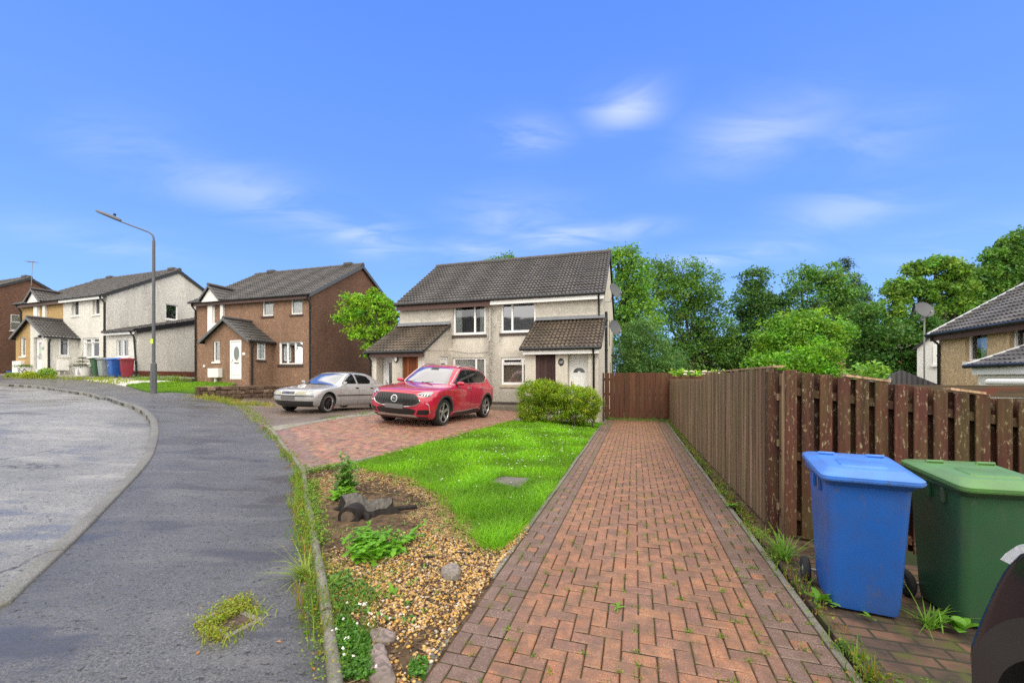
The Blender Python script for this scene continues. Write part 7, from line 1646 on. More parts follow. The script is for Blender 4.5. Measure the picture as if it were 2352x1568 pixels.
gq = scatter(GA_, 21000, rng); wgt = .55+.45*np.sin(gq[:, 0]*7+2)*np.cos(gq[:, 1]*6); gq = gq[rng.uniform(0, 1, len(gq)) < .45+.55*wgt]
pebbles('gravel', (gq+rng.normal(0, .035, gq.shape))[:6600], (.0065,.0155), PAL, rng, zoff=.012)
pebbles('gravel', (scatter(GB_, 9000, rng)+rng.normal(0,.05,(1,2)))[:2200], (.007,.014), PAL, rng, zoff=.012)
sq = scatter(BED, 5200, rng); pebbles('gravel', sq[:1500], (.007,.017), PAL, rng, zoff=.012)
def debris(name, q, L, w_, pal, rng, zoff):
    n = len(q); g = ground_pts(q, 0); g[:, 2] += zoff+rng.uniform(0, .016, n); V, F = leaf_quads(g, rng.uniform(*L, n), rng.uniform(*w_, n), rng, .85); pal = np.array(pal)
    o = np_mesh(name, V, F, MT['chipsmat'], None, pal[rng.integers(len(pal), size=n)]*rng.uniform(.6, 1.3, (n, 1))); tag(o, kind='stuff'); return o
MT['chipsmat'] = attr_mat('bark_chips', .85, 0, spec=.15)
debris('bark_chips', scatter(BED, 26000, rng), (.015,.05), (.006,.018), [(.05,.032,.022),(.085,.052,.034),(.13,.085,.05),(.035,.024,.02),(.20,.14,.08)], rng, .016)
STRAW = np.vstack([scatter(GB_, 5200, rng), scatter(gpl([(1030,1150),(1095,1215),(1120,1262),(1000,1235),(920,1190)]), 4500, rng), scatter(gpl([(735,1130),(800,1140),(800,1240),(735,1225)]), 4000, rng), scatter(BED, 2500, rng)])
debris('dry_straw', STRAW, (.04,.12), (.003,.006), [(.42,.30,.14),(.36,.24,.11),(.50,.38,.20)], rng, .022)
# ---------------------------------------------------------------- weeds as ground cover
def tuftset(name, bases, per, hr, wr, col, rng, spread=.03, lean=.8, label=None):
    q = np.repeat(bases, per, 0)+rng.normal(0, spread, (len(bases)*per, 2)); k = len(q); h = rng.uniform(*hr, k)*np.repeat(rng.uniform(.5, 1.2, len(bases)), per)
    P = ground_pts(q, .0); V, F = blades(P, h, rng.uniform(*wr, k), h*rng.uniform(.1, lean, k), rng.uniform(0, 2*np.pi, k), rng)
    col = np.array(col); c = (col[rng.integers(len(col), size=len(bases))])[np.repeat(np.arange(len(bases)), per)]*rng.uniform(.7, 1.3, (k, 1)); o = np_mesh(name, V, F, MT['grass'], None, np.repeat(c, 2, 0)); tag(o, kind='stuff'); return o
def cover(name, q, leaf, col, rng, zr=(.0,.05), flat=.5, aspect=.7):
    n = len(q); g = ground_pts(q); g[:, 2] += rng.uniform(*zr, n); V, F = leaf_quads(g, rng.uniform(.6, 1.3, n)*leaf, rng.uniform(.6, 1.3, n)*leaf*aspect, rng, flat); col = np.array(col); c = col[rng.integers(len(col), size=n)]*rng.uniform(.6, 1.35, (n, 1)); o = np_mesh(name, V, F, MT['leaf_attr'], None, c); tag(o, kind='stuff'); return o
WG = [(.15,.28,.025),(.19,.30,.03),(.24,.28,.03),(.10,.22,.03)]; WO = WG*2+[(.28,.22,.04),(.30,.16,.05)]
def along(pts, n, spread, rng):
    pts = [Vector((p[0], p[1], 0)) for p in pts]; L = np.cumsum([0]+[(b-a).length for a, b in zip(pts, pts[1:])]); d = rng.uniform(0, L[-1], n); out = []
    for x in d:
        i = min(len(pts)-2, int(np.searchsorted(L, x, 'right'))-1); f = (x-L[i])/max(1e-6, L[i+1]-L[i]); p = pts[i].lerp(pts[i+1], f); out.append((p.x, p.y))
    return np.array(out)+rng.normal(0, spread, (n, 2))
EDGE = gpl([(752,1568),(738,1480),(728,1400),(718,1330),(706,1265),(698,1205),(690,1140),(682,1085)])
tuftset('kerb_weeds', along(EDGE[1:], 170, .045, rng), 7, (.05,.20), (.005,.010), WO, rng, .025)
cover('kerb_weeds', along(EDGE, 3600, .05, rng), .019, WO, rng, (0,.10))
cover('kerb_weeds', np.vstack([along(gpl([(700,1090),(740,1080),(800,1072)]), 900, .06, rng), along(gpl([(715,1110),(722,1190),(735,1260)]), 2600, .06, rng)]), .028, WG, rng, (0,.10))
cover('clover_patch', np.vstack([scatter(gpl([(762,1568),(750,1440),(790,1420),(850,1470),(862,1568)]), 9500, rng), scatter(gpl([(745,1330),(790,1320),(880,1370),(820,1420),(755,1400)]), 2500, rng), scatter(gpl([(940,1530),(985,1520),(975,1568),(940,1568)]), 700, rng)]), .021, [(.075,.20,.022),(.10,.25,.03),(.06,.16,.02)], rng, (0,.055), .6, .8)
tuftset('clover_patch', scatter(gpl([(755,1568),(745,1340),(870,1390),(860,1568)]), 260, rng), 6, (.04,.11), (.004,.007), WG, rng, .02)
tuftset('bed_grass', scatter(gpl([(748,1320),(790,1260),(870,1290),(930,1300),(900,1380),(860,1400),(760,1400)]), 150, rng), 7, (.03,.09), (.003,.006), [(.26,.32,.04),(.18,.30,.03),(.30,.30,.08)], rng, .03); tuftset('bed_grass', np.vstack([scatter(gpl([(715,1110),(800,1085),(900,1095),(1000,1150),(1040,1220),(1000,1240),(800,1230),(730,1240)]), 130, rng)]), 6, (.02,.07), (.003,.006), [(.20,.31,.04),(.36,.28,.12),(.40,.32,.16)], rng, .03)
sd_ = scatter(gpl([(745,1240),(780,1140),(1000,1140),(1100,1240),(1050,1400),(940,1480),(800,1400)]), 90, rng); eb = along([st(S0-.08, 1.3), st(S0-.07, 4.3)], 900, .03, rng); pebbles('gravel', eb, (.007,.017), PAL, rng, zoff=.014)
cover('seedlings', np.repeat(sd_, 14, 0)+rng.normal(0, .018, (len(sd_)*14, 2)), .022, [(.12,.27,.03),(.10,.22,.05)], rng, (.01,.05))
dk_ = along(gpl([(606,983),(640,1020),(668,1052),(682,1085)]), 90, .06, rng); tuftset('kerb_weeds', dk_, 8, (.04,.13), (.006,.012), WO, rng, .03)
ss = scatter(sp_, 700, rng); ss = ss[rng.uniform(0, 1, len(ss)) < .35+.5*patchy(ss, 2)]; tuftset('slab_weeds', ss[:230], 9, (.03,.11), (.008,.015), WG, rng, .05); cover('slab_weeds', np.repeat(ss[:130], 16, 0)+rng.normal(0, .06, (len(ss[:130])*16, 2)), .03, WG, rng, (0,.04), .8)
tuftset('wall_foot_weeds', along(gpl([(456,913),(520,922),(560,930),(625,932)]), 160, .18, rng), 8, (.06,.22), (.010,.018), [(.33,.30,.07),(.22,.28,.04),(.38,.31,.10)], rng, .05)
cover('wall_foot_weeds', along(gpl([(520,924),(560,935),(605,975)]), 1500, .12, rng), .035, WO, rng, (0,.05))
# moss and tufts in the block joints
js = []
while len(js) < 620:
    s_, t_ = rng.uniform(S0+.05, S1), 1.3+rng.uniform(0, 1)**1.6*15; w_ = .35+.65*((s_-S0)/(S1-S0))**2
    if rng.uniform() < w_: p = st(round((s_-S0)/.1)*.1+S0 if rng.uniform() < .5 else s_, round((t_-T0)/.1)*.1+T0); js.append((p.x, p.y))
js = np.array(js); tuftset('joint_weeds', js, 7, (.012,.045), (.003,.006), WG, rng, .014); cover('joint_weeds', np.repeat(js[:420], 8, 0)+rng.normal(0, .016, (3360, 2)), .014, WG+[(.10,.14,.02)], rng, (.006,.018), .8)
fw = np.array([(st(S1+.11+rng.normal(0, .05), 1.2+15.2*rng.uniform(0, 1)**1.5)).xy[:] for _ in range(260)]); tuftset('fence_foot_weeds', fw, 7, (.03,.12), (.004,.009), WO, rng, .03); cover('fence_foot_weeds', np.repeat(fw[:170], 12, 0)+rng.normal(0, .04, (170*12, 2)), .026, WO, rng, (0,.05))
yw = scatter([st(S1+.12, 1.1), st(2.3, 1.1), st(2.3, 2.4), st(S1+.15, 3.2)], 70, rng); cover('yard_moss', np.repeat(yw, 22, 0)+rng.normal(0, .035, (len(yw)*22, 2)), .014, WG, rng, (0,.018), .9)
gw_ = along([st(-1.4, 16.6), st(1.3, 16.6)], 60, .08, rng); tuftset('fence_foot_weeds', gw_, 8, (.06,.18), (.008,.014), WG, rng, .05)
fy = scatter(gpl([(10,868),(60,862),(150,868),(260,871),(300,874),(285,886),(190,873),(100,870.5)]), 900, rng); tuftset('front_garden_weeds', fy[:420], 8, (.08,.28), (.018,.03), [(.27,.30,.035),(.20,.27,.03),(.30,.34,.03)], rng, .12)
tuftset('front_garden_weeds', along(gpl([(318,873),(380,874),(436,874)]), 90, .25, rng), 8, (.08,.35), (.018,.03), WG, rng, .15)
tuftset('lawn_edge_grass', along(gpl([(1150,1266),(1110,1262),(1085,1240),(1090,1215),(1052,1205),(1040,1170),(1030,1145),(990,1130),(950,1110),(900,1090),(850,1082)]), 170, .07, rng), 12, (.05,.13), (.004,.007), [(.18,.39,.018),(.22,.36,.03)], rng, .045)
tuftset('hedge_foot_grass', along(gpl([(1195,966),(1290,973),(1385,975)]), 130, .10, rng), 9, (.06,.16), (.008,.014), [(.15,.30,.02)], rng, .05)
tuftset('drive_edge_weeds', along(gpl([(815,1063),(960,1025),(1120,983),(1180,968)]), 150, .07, rng), 6, (.03,.12), (.005,.010), [(.2,.3,.04),(.28,.24,.06)], rng, .03)
mb = MB()
for x, y in np.vstack([scatter(gpl([(755,1568),(750,1430),(860,1450),(870,1568)]), 26, rng), scatter(gpl([(790,1400),(870,1400),(900,1470),(850,1460)]), 26, rng)]):
    z = T(x, y)+.06
    for k_ in range(9): d_ = unit(1, rng)[0]*.006; mb.add([(x+d_[0]-.003, y+d_[1], z+d_[2]), (x+d_[0]+.003, y+d_[1], z+d_[2]), (x+d_[0], y+d_[1]+.003, z+d_[2]+.006)], [(0,1,2)])
tag(mb.build('clover_flowers', MT['petal']), kind='stuff')
# ---------------------------------------------------------------- single plants
def strip_leaf(Lv, base, az, el, L, w_, droop, col, lobes=0, rng=None, k=6):
    d = np.array([math.cos(az)*math.cos(el), math.sin(az)*math.cos(el), math.sin(el)]); sd = np.array([-math.sin(az), math.cos(az), 0]); V = []
    for i in range(k+1):
        f = i/k; p = np.array(base)+d*L*f+np.array([0, 0, -droop*L*f*f]); ww = w_*(math.sin(math.pi*min(1, f*.92+.08))**.7)*(1 if not lobes else (1.25 if i % 2 else .45)); V += [p-sd*ww/2+np.array([0,0,.12*ww]), p+sd*ww/2+np.array([0,0,.12*ww])]
    F = np.array([(2*i, 2*i+1, 2*i+3, 2*i+2) for i in range(k)]); Lv.add(np.array(V), F, np.repeat(np.array([col])*(rng.uniform(.75, 1.25) if rng is not None else 1), k, 0))
def rosette(name, label, u, v, n_, L, w_, col, seed, lobes=1, el=(.2,.8), cat='weed', group='weeds in the planting bed'):
    rng = np.random.default_rng(seed); p = gp(u, v); t = thing(name, (p.x, p.y, p.z), 0, label, cat, group); Lv = Leaves()
    for i in range(n_): strip_leaf(Lv, (0, 0, .015), rng.uniform(0, 6.28), rng.uniform(*el), L*rng.uniform(.6, 1.15), w_*rng.uniform(.7, 1.2), .35, col, lobes, rng)
    Lv.build('leaves', MT['leaf_attr'], t); return t
def tall_weed(name, label, u, v, h, col, seed, nst=3, leafL=.10, head=None, cat='weed', spread=.08):
    rng = np.random.default_rng(seed); p = gp(u, v); t = thing(name, (p.x, p.y, p.z), 0, label, cat, 'weeds in the planting bed'); Lv = Leaves(); mb = MB()
    for s_ in range(nst):
        top = Vector((rng.normal(0, spread), rng.normal(0, spread), h*rng.uniform(.55, 1.0) if s_ else h)); b0 = Vector((rng.normal(0, spread*.6), rng.normal(0, spread*.6), 0)); limb(mb, b0, top, .006, .003, rng, 5, .1)
        nl = int(26*top.z/.5)+6
        for i in range(nl):
            f = rng.uniform(.02, 1); q = b0.lerp(top, f); strip_leaf(Lv, q[:], rng.uniform(0, 6.28), rng.uniform(.1, .9), leafL*(1.15-.75*f)*rng.uniform(.7, 1.2), leafL*.36*(1.1-.6*f), .3, col, 1, rng, 4)
    Lv.build('leaves', MT['leaf_attr'], t); mb.build('stems', MT['stemgreen'], t, smooth=60)
    if head:
        m2 = MB()
        for i in range(16): m2.lathe([(.001,-.006), (.007,0), (.004,.008), (.001,.009)], 6, Matrix.Translation((top.x*0+rng.normal(0, .04), rng.normal(0, .04), h+rng.normal(0, .02)-.01)))
        m2.build('buds', MT['stemgreen'], t)
    return t
MT['stemgreen'] = plain('green_stem', (.13,.20,.04), .6)
tall_weed('groundsel', 'tall upright bushy weed growing beside the drive edge above the tree stump', 792, 1134, .56, (.13,.28,.04), 51, 8, .19, True)
tall_weed('ragwort', 'low feathery green weed in front of the tree stump', 858, 1270, .22, (.15,.36,.022), 52, 24, .18, None, spread=.16)
tall_weed('ragwort', 'ferny weed leaf cluster at the foot of the tall bushy weed', 790, 1150, .16, (.15,.33,.02), 58, 9, .20, None, spread=.07)
rosette('dandelion', 'bright broad-leaved rosette by the kerb just left of the stump', 712, 1188, 9, .19, .06, (.16,.33,.035), 53, 0)
rosette('dandelion', 'pair of long upright dandelion leaves among the pebbles', 905, 1370, 5, .13, .03, (.15,.34,.02), 54, 0, (.5,1.1))
rosette('hawkbit', 'small toothed rosette low in the gravel, nearest the viewer', 933, 1420, 10, .085, .022, (.11,.27,.05), 55, 1, (.05,.4))
rosette('dock_plant', 'broad dock leaves beside the kerb behind the arching grass', 765, 1345, 8, .15, .045, (.13,.27,.04), 56, 0, (.3,1.0))
rosette('plantain', 'small green rosette in front of the grey boulder', 1000, 1225, 8, .08, .02, (.12,.28,.03), 57, 1)
Lw = Leaves(); rw = np.random.default_rng(77)
for x, y in np.vstack([scatter(gpl([(745,1245),(790,1150),(1000,1140),(1090,1235),(1060,1380),(930,1470),(850,1440),(760,1400)]), 95, rw), scatter(gpl([(742,1330),(800,1300),(900,1380),(830,1420),(750,1400)]), 60, rw)]):
    z_ = T(x, y)+.012
    for k_ in range(rw.integers(5, 10)): strip_leaf(Lw, (x, y, z_), rw.uniform(0, 6.28), rw.uniform(.15, 1.0), rw.uniform(.025, .075), rw.uniform(.008, .018), .3, [(.15,.31,.03),(.19,.32,.04),(.11,.26,.04)][rw.integers(3)], 0, rw, 3)
tag(Lw.build('bed_weeds', MT['leaf_attr']), kind='stuff')
rosette('dandelion', 'leafy dandelion on the lawn edge above the stump', 850, 1105, 9, .16, .03, (.12,.28,.02), 59, 1)
def arch_grass(name, label, u, v, n_, L, seed, col, bias=None, w_=.006, seeds=True, group='weeds in the planting bed', z0=0):
    rng = np.random.default_rng(seed); p = gp(u, v); t = thing(name, (p.x, p.y, p.z+z0), 0, label, 'grass clump', group); Lv = Leaves()
    for i in range(n_):
        az = rng.uniform(0, 6.28) if bias is None or rng.uniform() < .35 else bias+rng.normal(0, .45); long_ = seeds and i < n_*.22
        strip_leaf(Lv, (rng.normal(0, .02), rng.normal(0, .02), 0), az, rng.uniform(.55, 1.3) if not long_ else rng.uniform(.45, .95), L*(rng.uniform(.3, .7) if not long_ else rng.uniform(.8, 1.25)), w_*(1 if not long_ else .6), rng.uniform(.2, .6), col, 0, rng, 8)
    Lv.build('blades', MT['leaf_attr'], t); return t
arch_grass('grass_clump', 'arching seeding grass clump leaning out over the pavement from the kerb', 706, 1330, 130, .46, 61, (.26,.34,.05), R(185))
arch_grass('grass_clump', 'thin reddish-stemmed grass standing on the pavement edge left of the kerb', 668, 1165, 22, .30, 62, (.22,.26,.05), R(110), .008)
arch_grass('grass_clump', 'tall green grass growing between the fence corner and the blue bin', 1806, 1285, 90, .52, 63, (.15,.30,.03), R(80), .010, True, 'weeds by the bins')
arch_grass('grass_clump', 'grass and weeds growing at the foot of the gap between the two big bins', 2135, 1440, 80, .30, 64, (.14,.29,.03), R(10), .009, True, 'weeds by the bins')
rosette('dock_plant', 'upright broad weed leaves at the foot of the green bin beside the dark car', 2205, 1455, 11, .19, .06, (.13,.31,.03), 65, 0, (.6,1.2), 'weed', 'weeds by the bins')
rosette('dock_plant', 'toothed leaves at the left foot of the blue bin', 1885, 1385, 7, .16, .06, (.13,.29,.03), 66, 0, (.4,1.1), 'weed', 'weeds by the bins')
rosette('dandelion', 'little weed sprouting below the front edge of the blue bin', 2000, 1425, 7, .09, .02, (.15,.30,.03), 67, 0, (.4,1.1), 'weed', 'weeds by the bins')
rosette('dandelion', 'tiny weed in the middle of the block driveway', 1420, 1400, 9, .07, .016, (.15,.30,.03), 68, 1, (.2,.8), 'weed', 'weeds in the driveway')
rosette('plantain', 'small broad leaf weed at the fence foot halfway along the drive', 1680, 1166, 7, .12, .06, (.15,.32,.03), 69, 0, (.3,.9), 'weed', 'weeds in the driveway')
tuft_c = gp(962, 992)
# little spruce in the planter, plants in the zigzag pot
rng = np.random.default_rng(71)
t = thing('potted_spruce', t2.location+Vector((0,0,.5)), 0, 'little dark spruce growing in the triangle-painted planter', 'conifer'); Lv = Leaves(); mb = MB(); limb(mb, (0,0,-.06), (0,0,.85), .02, .006, rng, 4, .03)
for z, L, n_ in ((.05,.62,13),(.16,.48,10),(.34,.30,7),(.55,.20,6)):
    for i in range(n_):
        a = 2*math.pi*i/n_+z; e = Vector((L*math.cos(a), L*math.sin(a), z+.05*rng.uniform(-1, 1.6))); limb(mb, (0,0,z), e, .008, .003, rng, 3, .05)
        f = rng.uniform(.1, 1, 60); C = np.outer(1-f, [0,0,z])+np.outer(f, e[:])+rng.normal(0, .018, (60, 3)); V, F = leaf_quads(C, .07, .010, rng); Lv.add(V, F, np.array([(.035,.075,.028)])*rng.uniform(.6, 1.4, (60, 1)))
Lv.build('needles', MT['leaf_attr'], t); mb.build('stems', MT['bark'], t)
t = thing('pot_plant', t1.location+Vector((0,0,.40)), 0, 'low spreading green plant in the zigzag planter', 'plant'); q = rng.normal(0, 1, (900, 3))*np.array([.24,.24,.05])+np.array([.03,0,.06]); V, F = leaf_quads(q, .07, .03, rng, .3); Lv = Leaves(); Lv.add(V, F, np.array([(.09,.17,.03)])*rng.uniform(.6, 1.4, (900, 1))); Lv.build('leaves', MT['leaf_attr'], t)
def shrublet(name, label, u, v, Yd, r_, h, col, n_, seed):
    rng = np.random.default_rng(seed); p = px(u, v, Yd); p.z = T(p.x, p.y); t = thing(name, p, 0, label, 'shrub', 'low shrubs by the far pavement'); q = rng.normal(0, 1, (n_, 3)); q = q/np.linalg.norm(q, axis=1, keepdims=True)*rng.uniform(.5, 1, (n_, 1)); q = q*np.array([r_, r_*.6, h])+np.array([0,0,h*.75]); V, F = leaf_quads(q, .10, .05, rng, .2); Lv = Leaves(); Lv.add(V, F, np.array([col])*rng.uniform(.6, 1.4, (n_, 1))); Lv.build('leaves', MT['leaf_attr'], t); mb = MB(); limb(mb, (0,0,-.05), (0,0,h), .02, .008, rng); mb.build('stem', MT['bark'], t)
shrublet('spirea_shrub', 'yellow-green low shrub on the pavement edge at the far left', 68, 866, 22.8, .42, .22, (.36,.42,.03), 900, 72); shrublet('spirea_shrub', 'greener feathery shrub just right of the yellow one', 108, 864, 23, .5, .32, (.22,.36,.04), 1000, 73); shrublet('spirea_shrub', 'small pale weed bush near the left frame edge', 28, 866, 23.4, .40, .14, (.26,.34,.06), 600, 74)
# ---------------------------------------------------------------- stump, logs, stones, covers
rng = np.random.default_rng(81); p = gp(828, 1192); p = Vector((p.x, p.y+.12, 0)); p.z = T(p.x, p.y)
t = thing('tree_stump', p, 0, 'rotting dark tree stump with a pale weathered top in the planting bed', 'tree stump'); k = 26; rings = []
rad = lambda a, z: (.34 if z < .5 else .26)*(1+.22*math.sin(3*a+.6)+.12*math.sin(7*a+2))
mb = MB(); zt_ = lambda a: .15+.045*math.cos(a-2.0)+.045*math.sin(3*a+.5)+.02*math.sin(7*a)
vs = []; fs = []
for lay, (rr_, zz) in enumerate(((1.0, -.05), (.95, .04), (.82, .10), (.78, None))):
    for j in range(k):
        a = 2*math.pi*j/k; r_ = rad(a, 0 if lay < 2 else 0)*rr_*(1+rng.normal(0, .02)); vs.append(Vector((r_*1.05*math.cos(a), r_*.62*math.sin(a), zz if zz is not None else zt_(a))))
for i in range(3):
    for j in range(k): fs.append((i*k+j, i*k+(j+1) % k, (i+1)*k+(j+1) % k, (i+1)*k+j))
mb.add(vs, fs, (1,1,1)); mb.build('bark', MT['stump'], t, smooth=50)
mb = MB(); mb.add([vs[3*k+j]*.985+Vector((0,0,.002)) for j in range(k)]+[Vector((.02,-.02,.095))], [(j, (j+1) % k, k) for j in range(k)], (1,1,1)); mb.build('cut_top', MT['cutgrey'], t)
mb = MB(); a = Vector((-.06,-.10,.06)); b = Vector((-.07,-.30,.075)); mb.tube([a, a.lerp(b, .5), b], [.125,.122,.118], 20, (1,1,1)); l_ = mb.build('side_log', MT['stump'], t, smooth=40)
mb = MB(); mb.lathe([(.001,.006), (.04,.005), (.078,.003)], 20, Matrix.Translation(b+Vector((-.001,-.001,0))) @ Matrix.Rotation(R(94), 4, 'X'), (1.5,1.3,1.1)); mb.build('cut_end', MT['cutwood'], l_)
mb = MB(); 
for j in range(7):
    a0 = rng.uniform(0, 6.28); q0 = Vector((.3*math.cos(a0), .19*math.sin(a0), .06)); q1 = Vector((.48*math.cos(a0), .30*math.sin(a0), -.01)); mb.tube([q0, q0.lerp(q1, .5)+Vector((0,0,.012)), q1], [.05,.035,.018], 8, (.9,.9,.9))
mb.build('roots', MT['stump'], t, smooth=60)
def log(u, v, L, r_, az, label, col, name='log'):
    p = gp(u, v); t = thing(name, (p.x, p.y, p.z+r_+.01), az, label, 'stick'); mb = MB(); mb.tube([(-L/2,0,0), (-L*.1, r_*.4, .004), (L/2,0,.004)], [r_, r_*.95, r_*.8], 9, (1,1,1)); mb.build('wood', MT['stump'], t, smooth=50); mb = MB(); mb.lathe([(.001,.002), (r_*.8,0)], 9, Matrix.Translation((L/2+.001,0,.004)) @ Matrix.Rotation(R(90), 4, 'Y'), (1,1,1)); mb.build('cut_end', MT['cutwood'], t)
log(922, 1176, .36, .032, R(22), 'thick broken dark branch lying right of the stump', 0); log(955, 1145, .28, .006, R(55), 'thin twig lying on the soil above the broken branch', 0); log(1065, 1275, .17, .009, R(-12), 'short dark stick lying on the upper pebbles', 0); log(976, 1305, .10, .009, R(30), 'stubby black stick in the middle of the pebbles', 0); log(985, 1285, .10, .012, R(10), 'reddish scrap of bark among the pebbles', 0)
def boulder(name, label, poly, h, mat, seed, cat='stone'):
    rng = np.random.default_rng(seed); P = gpl(poly); c = sum(P, Vector())/len(P); t = thing(name, c, 0, label, cat); bm = bmesh.new(); n_ = len(P); vs = []
    for f, z in ((1.0, -.03), (1.02, h*.45), (.9, h*.85), (.6, h)):
        vs.append([bm.verts.new(((q.x-c.x)*f, (q.y-c.y)*f, z+rng.normal(0, h*.06))) for q in P])
    for i in range(3):
        for j in range(n_): bm.faces.new((vs[i][j], vs[i][(j+1) % n_], vs[i+1][(j+1) % n_], vs[i+1][j]))
    bm.faces.new(vs[3]); bm.faces.new(vs[0][::-1]); bmesh.ops.recalc_face_normals(bm, faces=bm.faces); bmesh.ops.subdivide_edges(bm, edges=bm.edges[:], cuts=2, use_grid_fill=True, smooth=.5); 
    for v in bm.verts: v.co += Vector(rng.normal(0, .0022, 3))
    me = bpy.data.meshes.new('stone'); bm.to_mesh(me); bm.free(); me.materials.append(MT[mat]); me.shade_smooth(); o = bpy.data.objects.new('stone', me); COL.objects.link(o); o.parent = t
boulder('boulder', 'rounded grey pitted boulder lying on the pebbles beside the driveway', [(1012,1322),(1022,1312),(1040,1306),(1054,1312),(1056,1330),(1040,1338),(1022,1334)], .065, 'rock', 91)
boulder('flat_stone', 'pinkish-grey flat stone lying across the near end of the pebbles', [(845,1462),(860,1452),(885,1452),(908,1462),(905,1478),(880,1488),(855,1480)], .04, 'rockpink', 92)
boulder('flat_stone', 'long dark pinkish stone slab at the bottom of the bed', [(845,1500),(862,1488),(882,1492),(892,1520),(902,1545),(905,1580),(880,1590),(855,1580),(845,1540)], .045, 'rockpink', 93)
boulder('boulder', 'small pale stone at the left foot of the privet hedge', [(1188,964),(1194,962),(1200,964),(1200,968),(1192,969)], .12, 'rock', 94)
# pavement cover with grass growing round it
CP = gpl([(462,1424),(545,1386),(592,1424),(505,1476)]); c = sum(CP, Vector())/4; xd = (CP[1]-CP[0]).normalized(); yd_ = Vector((0,0,1)).cross(xd); Wc = (CP[1]-CP[0]).length; Dc = (CP[3]-CP[0]).length
t = thing('manhole_cover', c, math.atan2(xd.y, xd.x), 'rusty brown metal water cover in the pavement, ringed with yellow-green weeds', 'manhole cover'); MT['rust'] = plain('rusty_iron', (.105,.070,.060), .7, .3, 20, metal=.3)
mb = MB(); 
for a in ((-Wc/2, Wc/2, -Dc/2, -Dc/2+.035), (-Wc/2, Wc/2, Dc/2-.035, Dc/2), (-Wc/2, -Wc/2+.035, -Dc/2+.035, Dc/2-.035), (Wc/2-.035, Wc/2, -Dc/2+.035, Dc/2-.035)): mb.box(*a, -.03, .010)
mb.build('frame', MT['slab'], t, bevel=.003)
mb = MB(); mb.box(-Wc/2+.04, Wc/2-.04, -Dc/2+.04, Dc/2-.04, -.03, .004); nx_ = int(Wc/.03); ny_ = int(Dc/.045)
for i in range(nx_):
    for j in range(ny_):
        x, y = -Wc/2+.05+i*.03, -Dc/2+.05+j*.045
        if x+.022 < Wc/2-.045 and y+.034 < Dc/2-.045 and not (abs(x) < .06 and abs(y) < .07): mb.box(x, x+.022, y, y+.034, .0035, .008)
l_ = mb.build('lid', MT['rust'], t); text_mesh('W', .11, .003).build('letter', MT['rust'], l_, m=Matrix.Translation((0,0,.007)))
rng = np.random.default_rng(95); ringp = [CP[0], CP[1], CP[2], CP[3], CP[0]]; wq = along(ringp, 34, .025, rng); tuftset('cover_weeds', wq, 8, (.02,.075), (.005,.009), [(.30,.36,.03),(.24,.33,.03),(.36,.34,.05)], rng, .03, 1.2); cover('cover_weeds', np.vstack([along([CP[0].lerp(CP[3], .38), CP[1].lerp(CP[2], .38)], 700, .025, rng), along([CP[0].lerp(CP[1], .5), CP[1], CP[2].lerp(CP[1], .6)], 900, .05, rng), along([CP[0], CP[3]], 600, .04, rng)]), .016, [(.22,.33,.03),(.28,.34,.03),(.33,.24,.05)], rng, (.005,.05), .5)
# scattered fallen leaves on the pavement
mb = MB()
for u, v in ((640,1475),(650,1256),(720,1568*.98),(455,1500),(670,1240),(585,1395)):
    p = gp(u, v); a = rng.uniform(0, 6); L = .019; mb.add([p+Vector((L*math.cos(a), L*math.sin(a), .006)), p+Vector((-.5*L*math.sin(a), .5*L*math.cos(a), .012)), p-Vector((L*math.cos(a), L*math.sin(a), -.005)), p+Vector((.5*L*math.sin(a), -.5*L*math.cos(a), .010))], [(0,1,2,3)], (1,1,1))
tag(mb.build('fallen_leaves', plain('brown_leaf', (.36,.15,.04), .7)), kind='stuff')
# dark shed roof over the fence, brick house glimpsed through the trees
q = px(2068, 866, 17); t = thing('garden_shed', (q.x, q.y, -1.2), R(-40), 'low shed with a dark roof just over the fence beside the white house end', 'shed'); zt_ = q.z+1.2
mb = MB(); mb.box(-1.0, 1.0, -.8, .8, 0, zt_-.35, (1,1,1)); mb.build('shed_wall', MT['wood_fence2'], t); mb = MB(); mb.prism([(-1.2, zt_-.45), (1.2, zt_-.45), (1.15, zt_-.38), (0, zt_+.28), (-1.15, zt_-.38)], -1.0, 1.0); mb.build('shed_roof', MT['tile_slate'], t)
q = px(2040, 800, 52); t = thing('brick_house', (q.x, q.y, -1.5), R(-20), 'distant red house glimpsed in fragments through the dark trees', 'house', None); mb = MB(); wall_poly(mb, -9, 9, 0, 6.3); wall_poly(mb, 0, 8, 0, [(0,6.3),(4,8.6),(8,6.3)], m=RIGHT(9)); mb.box(-9, -8.99, 0, 8, 0, 6.3); MT['redwall'] = plain('red_brick_wall', (.26,.11,.075), .9, .2, 3); mb.build('house_wall', MT['redwall'], t)
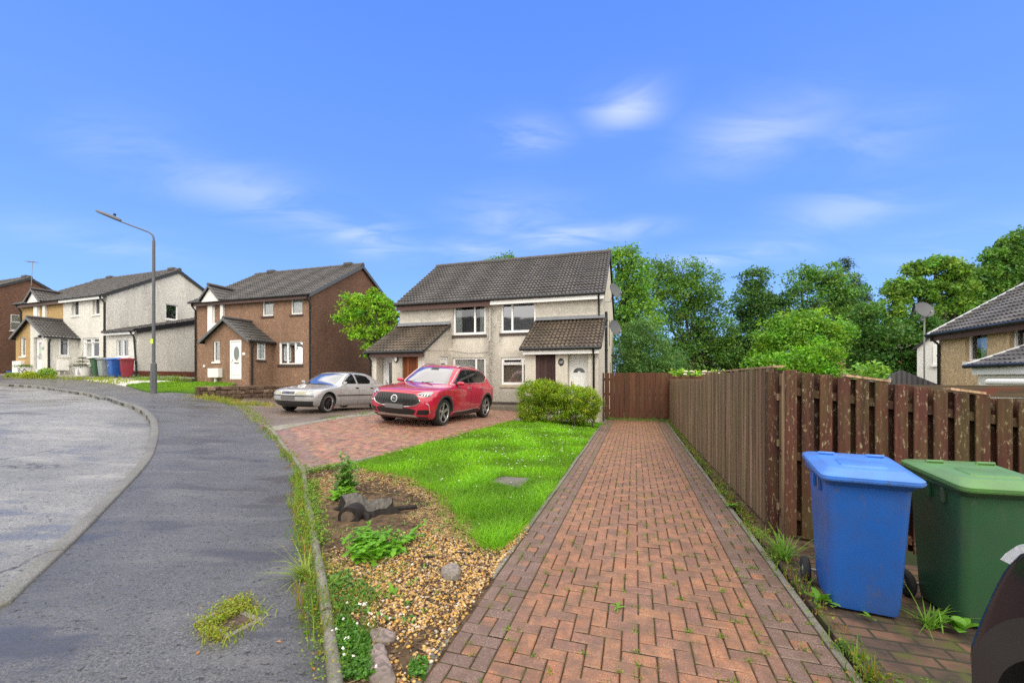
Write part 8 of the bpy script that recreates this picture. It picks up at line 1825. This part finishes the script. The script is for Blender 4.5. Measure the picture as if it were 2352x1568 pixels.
up = Vector((0, 4.2, 2.5)).normalized(); tiles(t, 'roof', MT['tile_brown'], (-9.2, -.2, 6.2), (1,0,0), up, 18.4, 4.9, tw=.3, th=.4, res=2); tiles(t, 'rear_roof', MT['tile_brown'], (9.2, 8.2, 6.2), (-1,0,0), (0,-up.y,up.z), 18.4, 4.9, tw=.3, th=.4, res=2)
for x in (-6, -2, 2, 6):
    mb = MB(); mb.box(x-.6, x+.6, -.06, -.002, 3.9, 5.2); w_ = mb.build('window', MT['upvc'], t); mb = MB(); mb.box(x-.5, x+.5, -.075, -.062, 4.0, 5.1); mb.build('pane', MT['darkglass'], w_)
SC.cycles.use_adaptive_sampling = True; SC.cycles.adaptive_threshold = .006; SC.cycles.use_denoising = False; SC.cycles.max_bounces = 8; SC.cycles.transparent_max_bounces = 12
# ---------------------------------------------------------------- the house across the road, seen only as a reflection in window panes
HO = thing('terraced_house', (-22.0, -14.0, 2.4), R(146.6), 'brown house across the road, seen only mirrored in the cream house windows', 'house'); HO.scale = (1, 1, 1.14)
mb = MB(); ops = [(x, x+1.3, z, z+1.2) for x in (-7.5, -4, 1, 4.5) for z in (.9, 3.4)]
wall_poly(mb, -10, 8, -3.5, 5.0, ops); mb.build('front_wall', MT['h_brown'], HO)
mb = MB(); wall_poly(mb, 0, 8, -.5, [(0,5.0),(4,7.3),(8,5.0)], m=RIGHT(8)); mb.add([Vector((-10, y, z)) for y, z in ((0,-.5),(0,5.0),(4,7.3),(8,5.0),(8,-.5))], [(0,1,2,3,4)]); mb.box(-10, 8, 7.99, 8, -.5, 5.0); mb.build('gable_wall', MT['h_brown'], HO)
up = Vector((0, 4.25, 2.45)).normalized(); tiles(HO, 'roof', MT['tile_grey'], (-10.1, -.25, 4.9), (1,0,0), up, 18.2, 4.9, tw=.3, th=.35, res=2); tiles(HO, 'rear_roof', MT['tile_grey'], (8.1, 8.25, 4.9), (-1,0,0), (0,-up.y,up.z), 18.2, 4.9, tw=.3, th=.35, res=2)
for op in ops: window(HO, *op, cols=(.5,), curtain=[(.02,.2,'curtain'),(.8,.98,'curtain')])
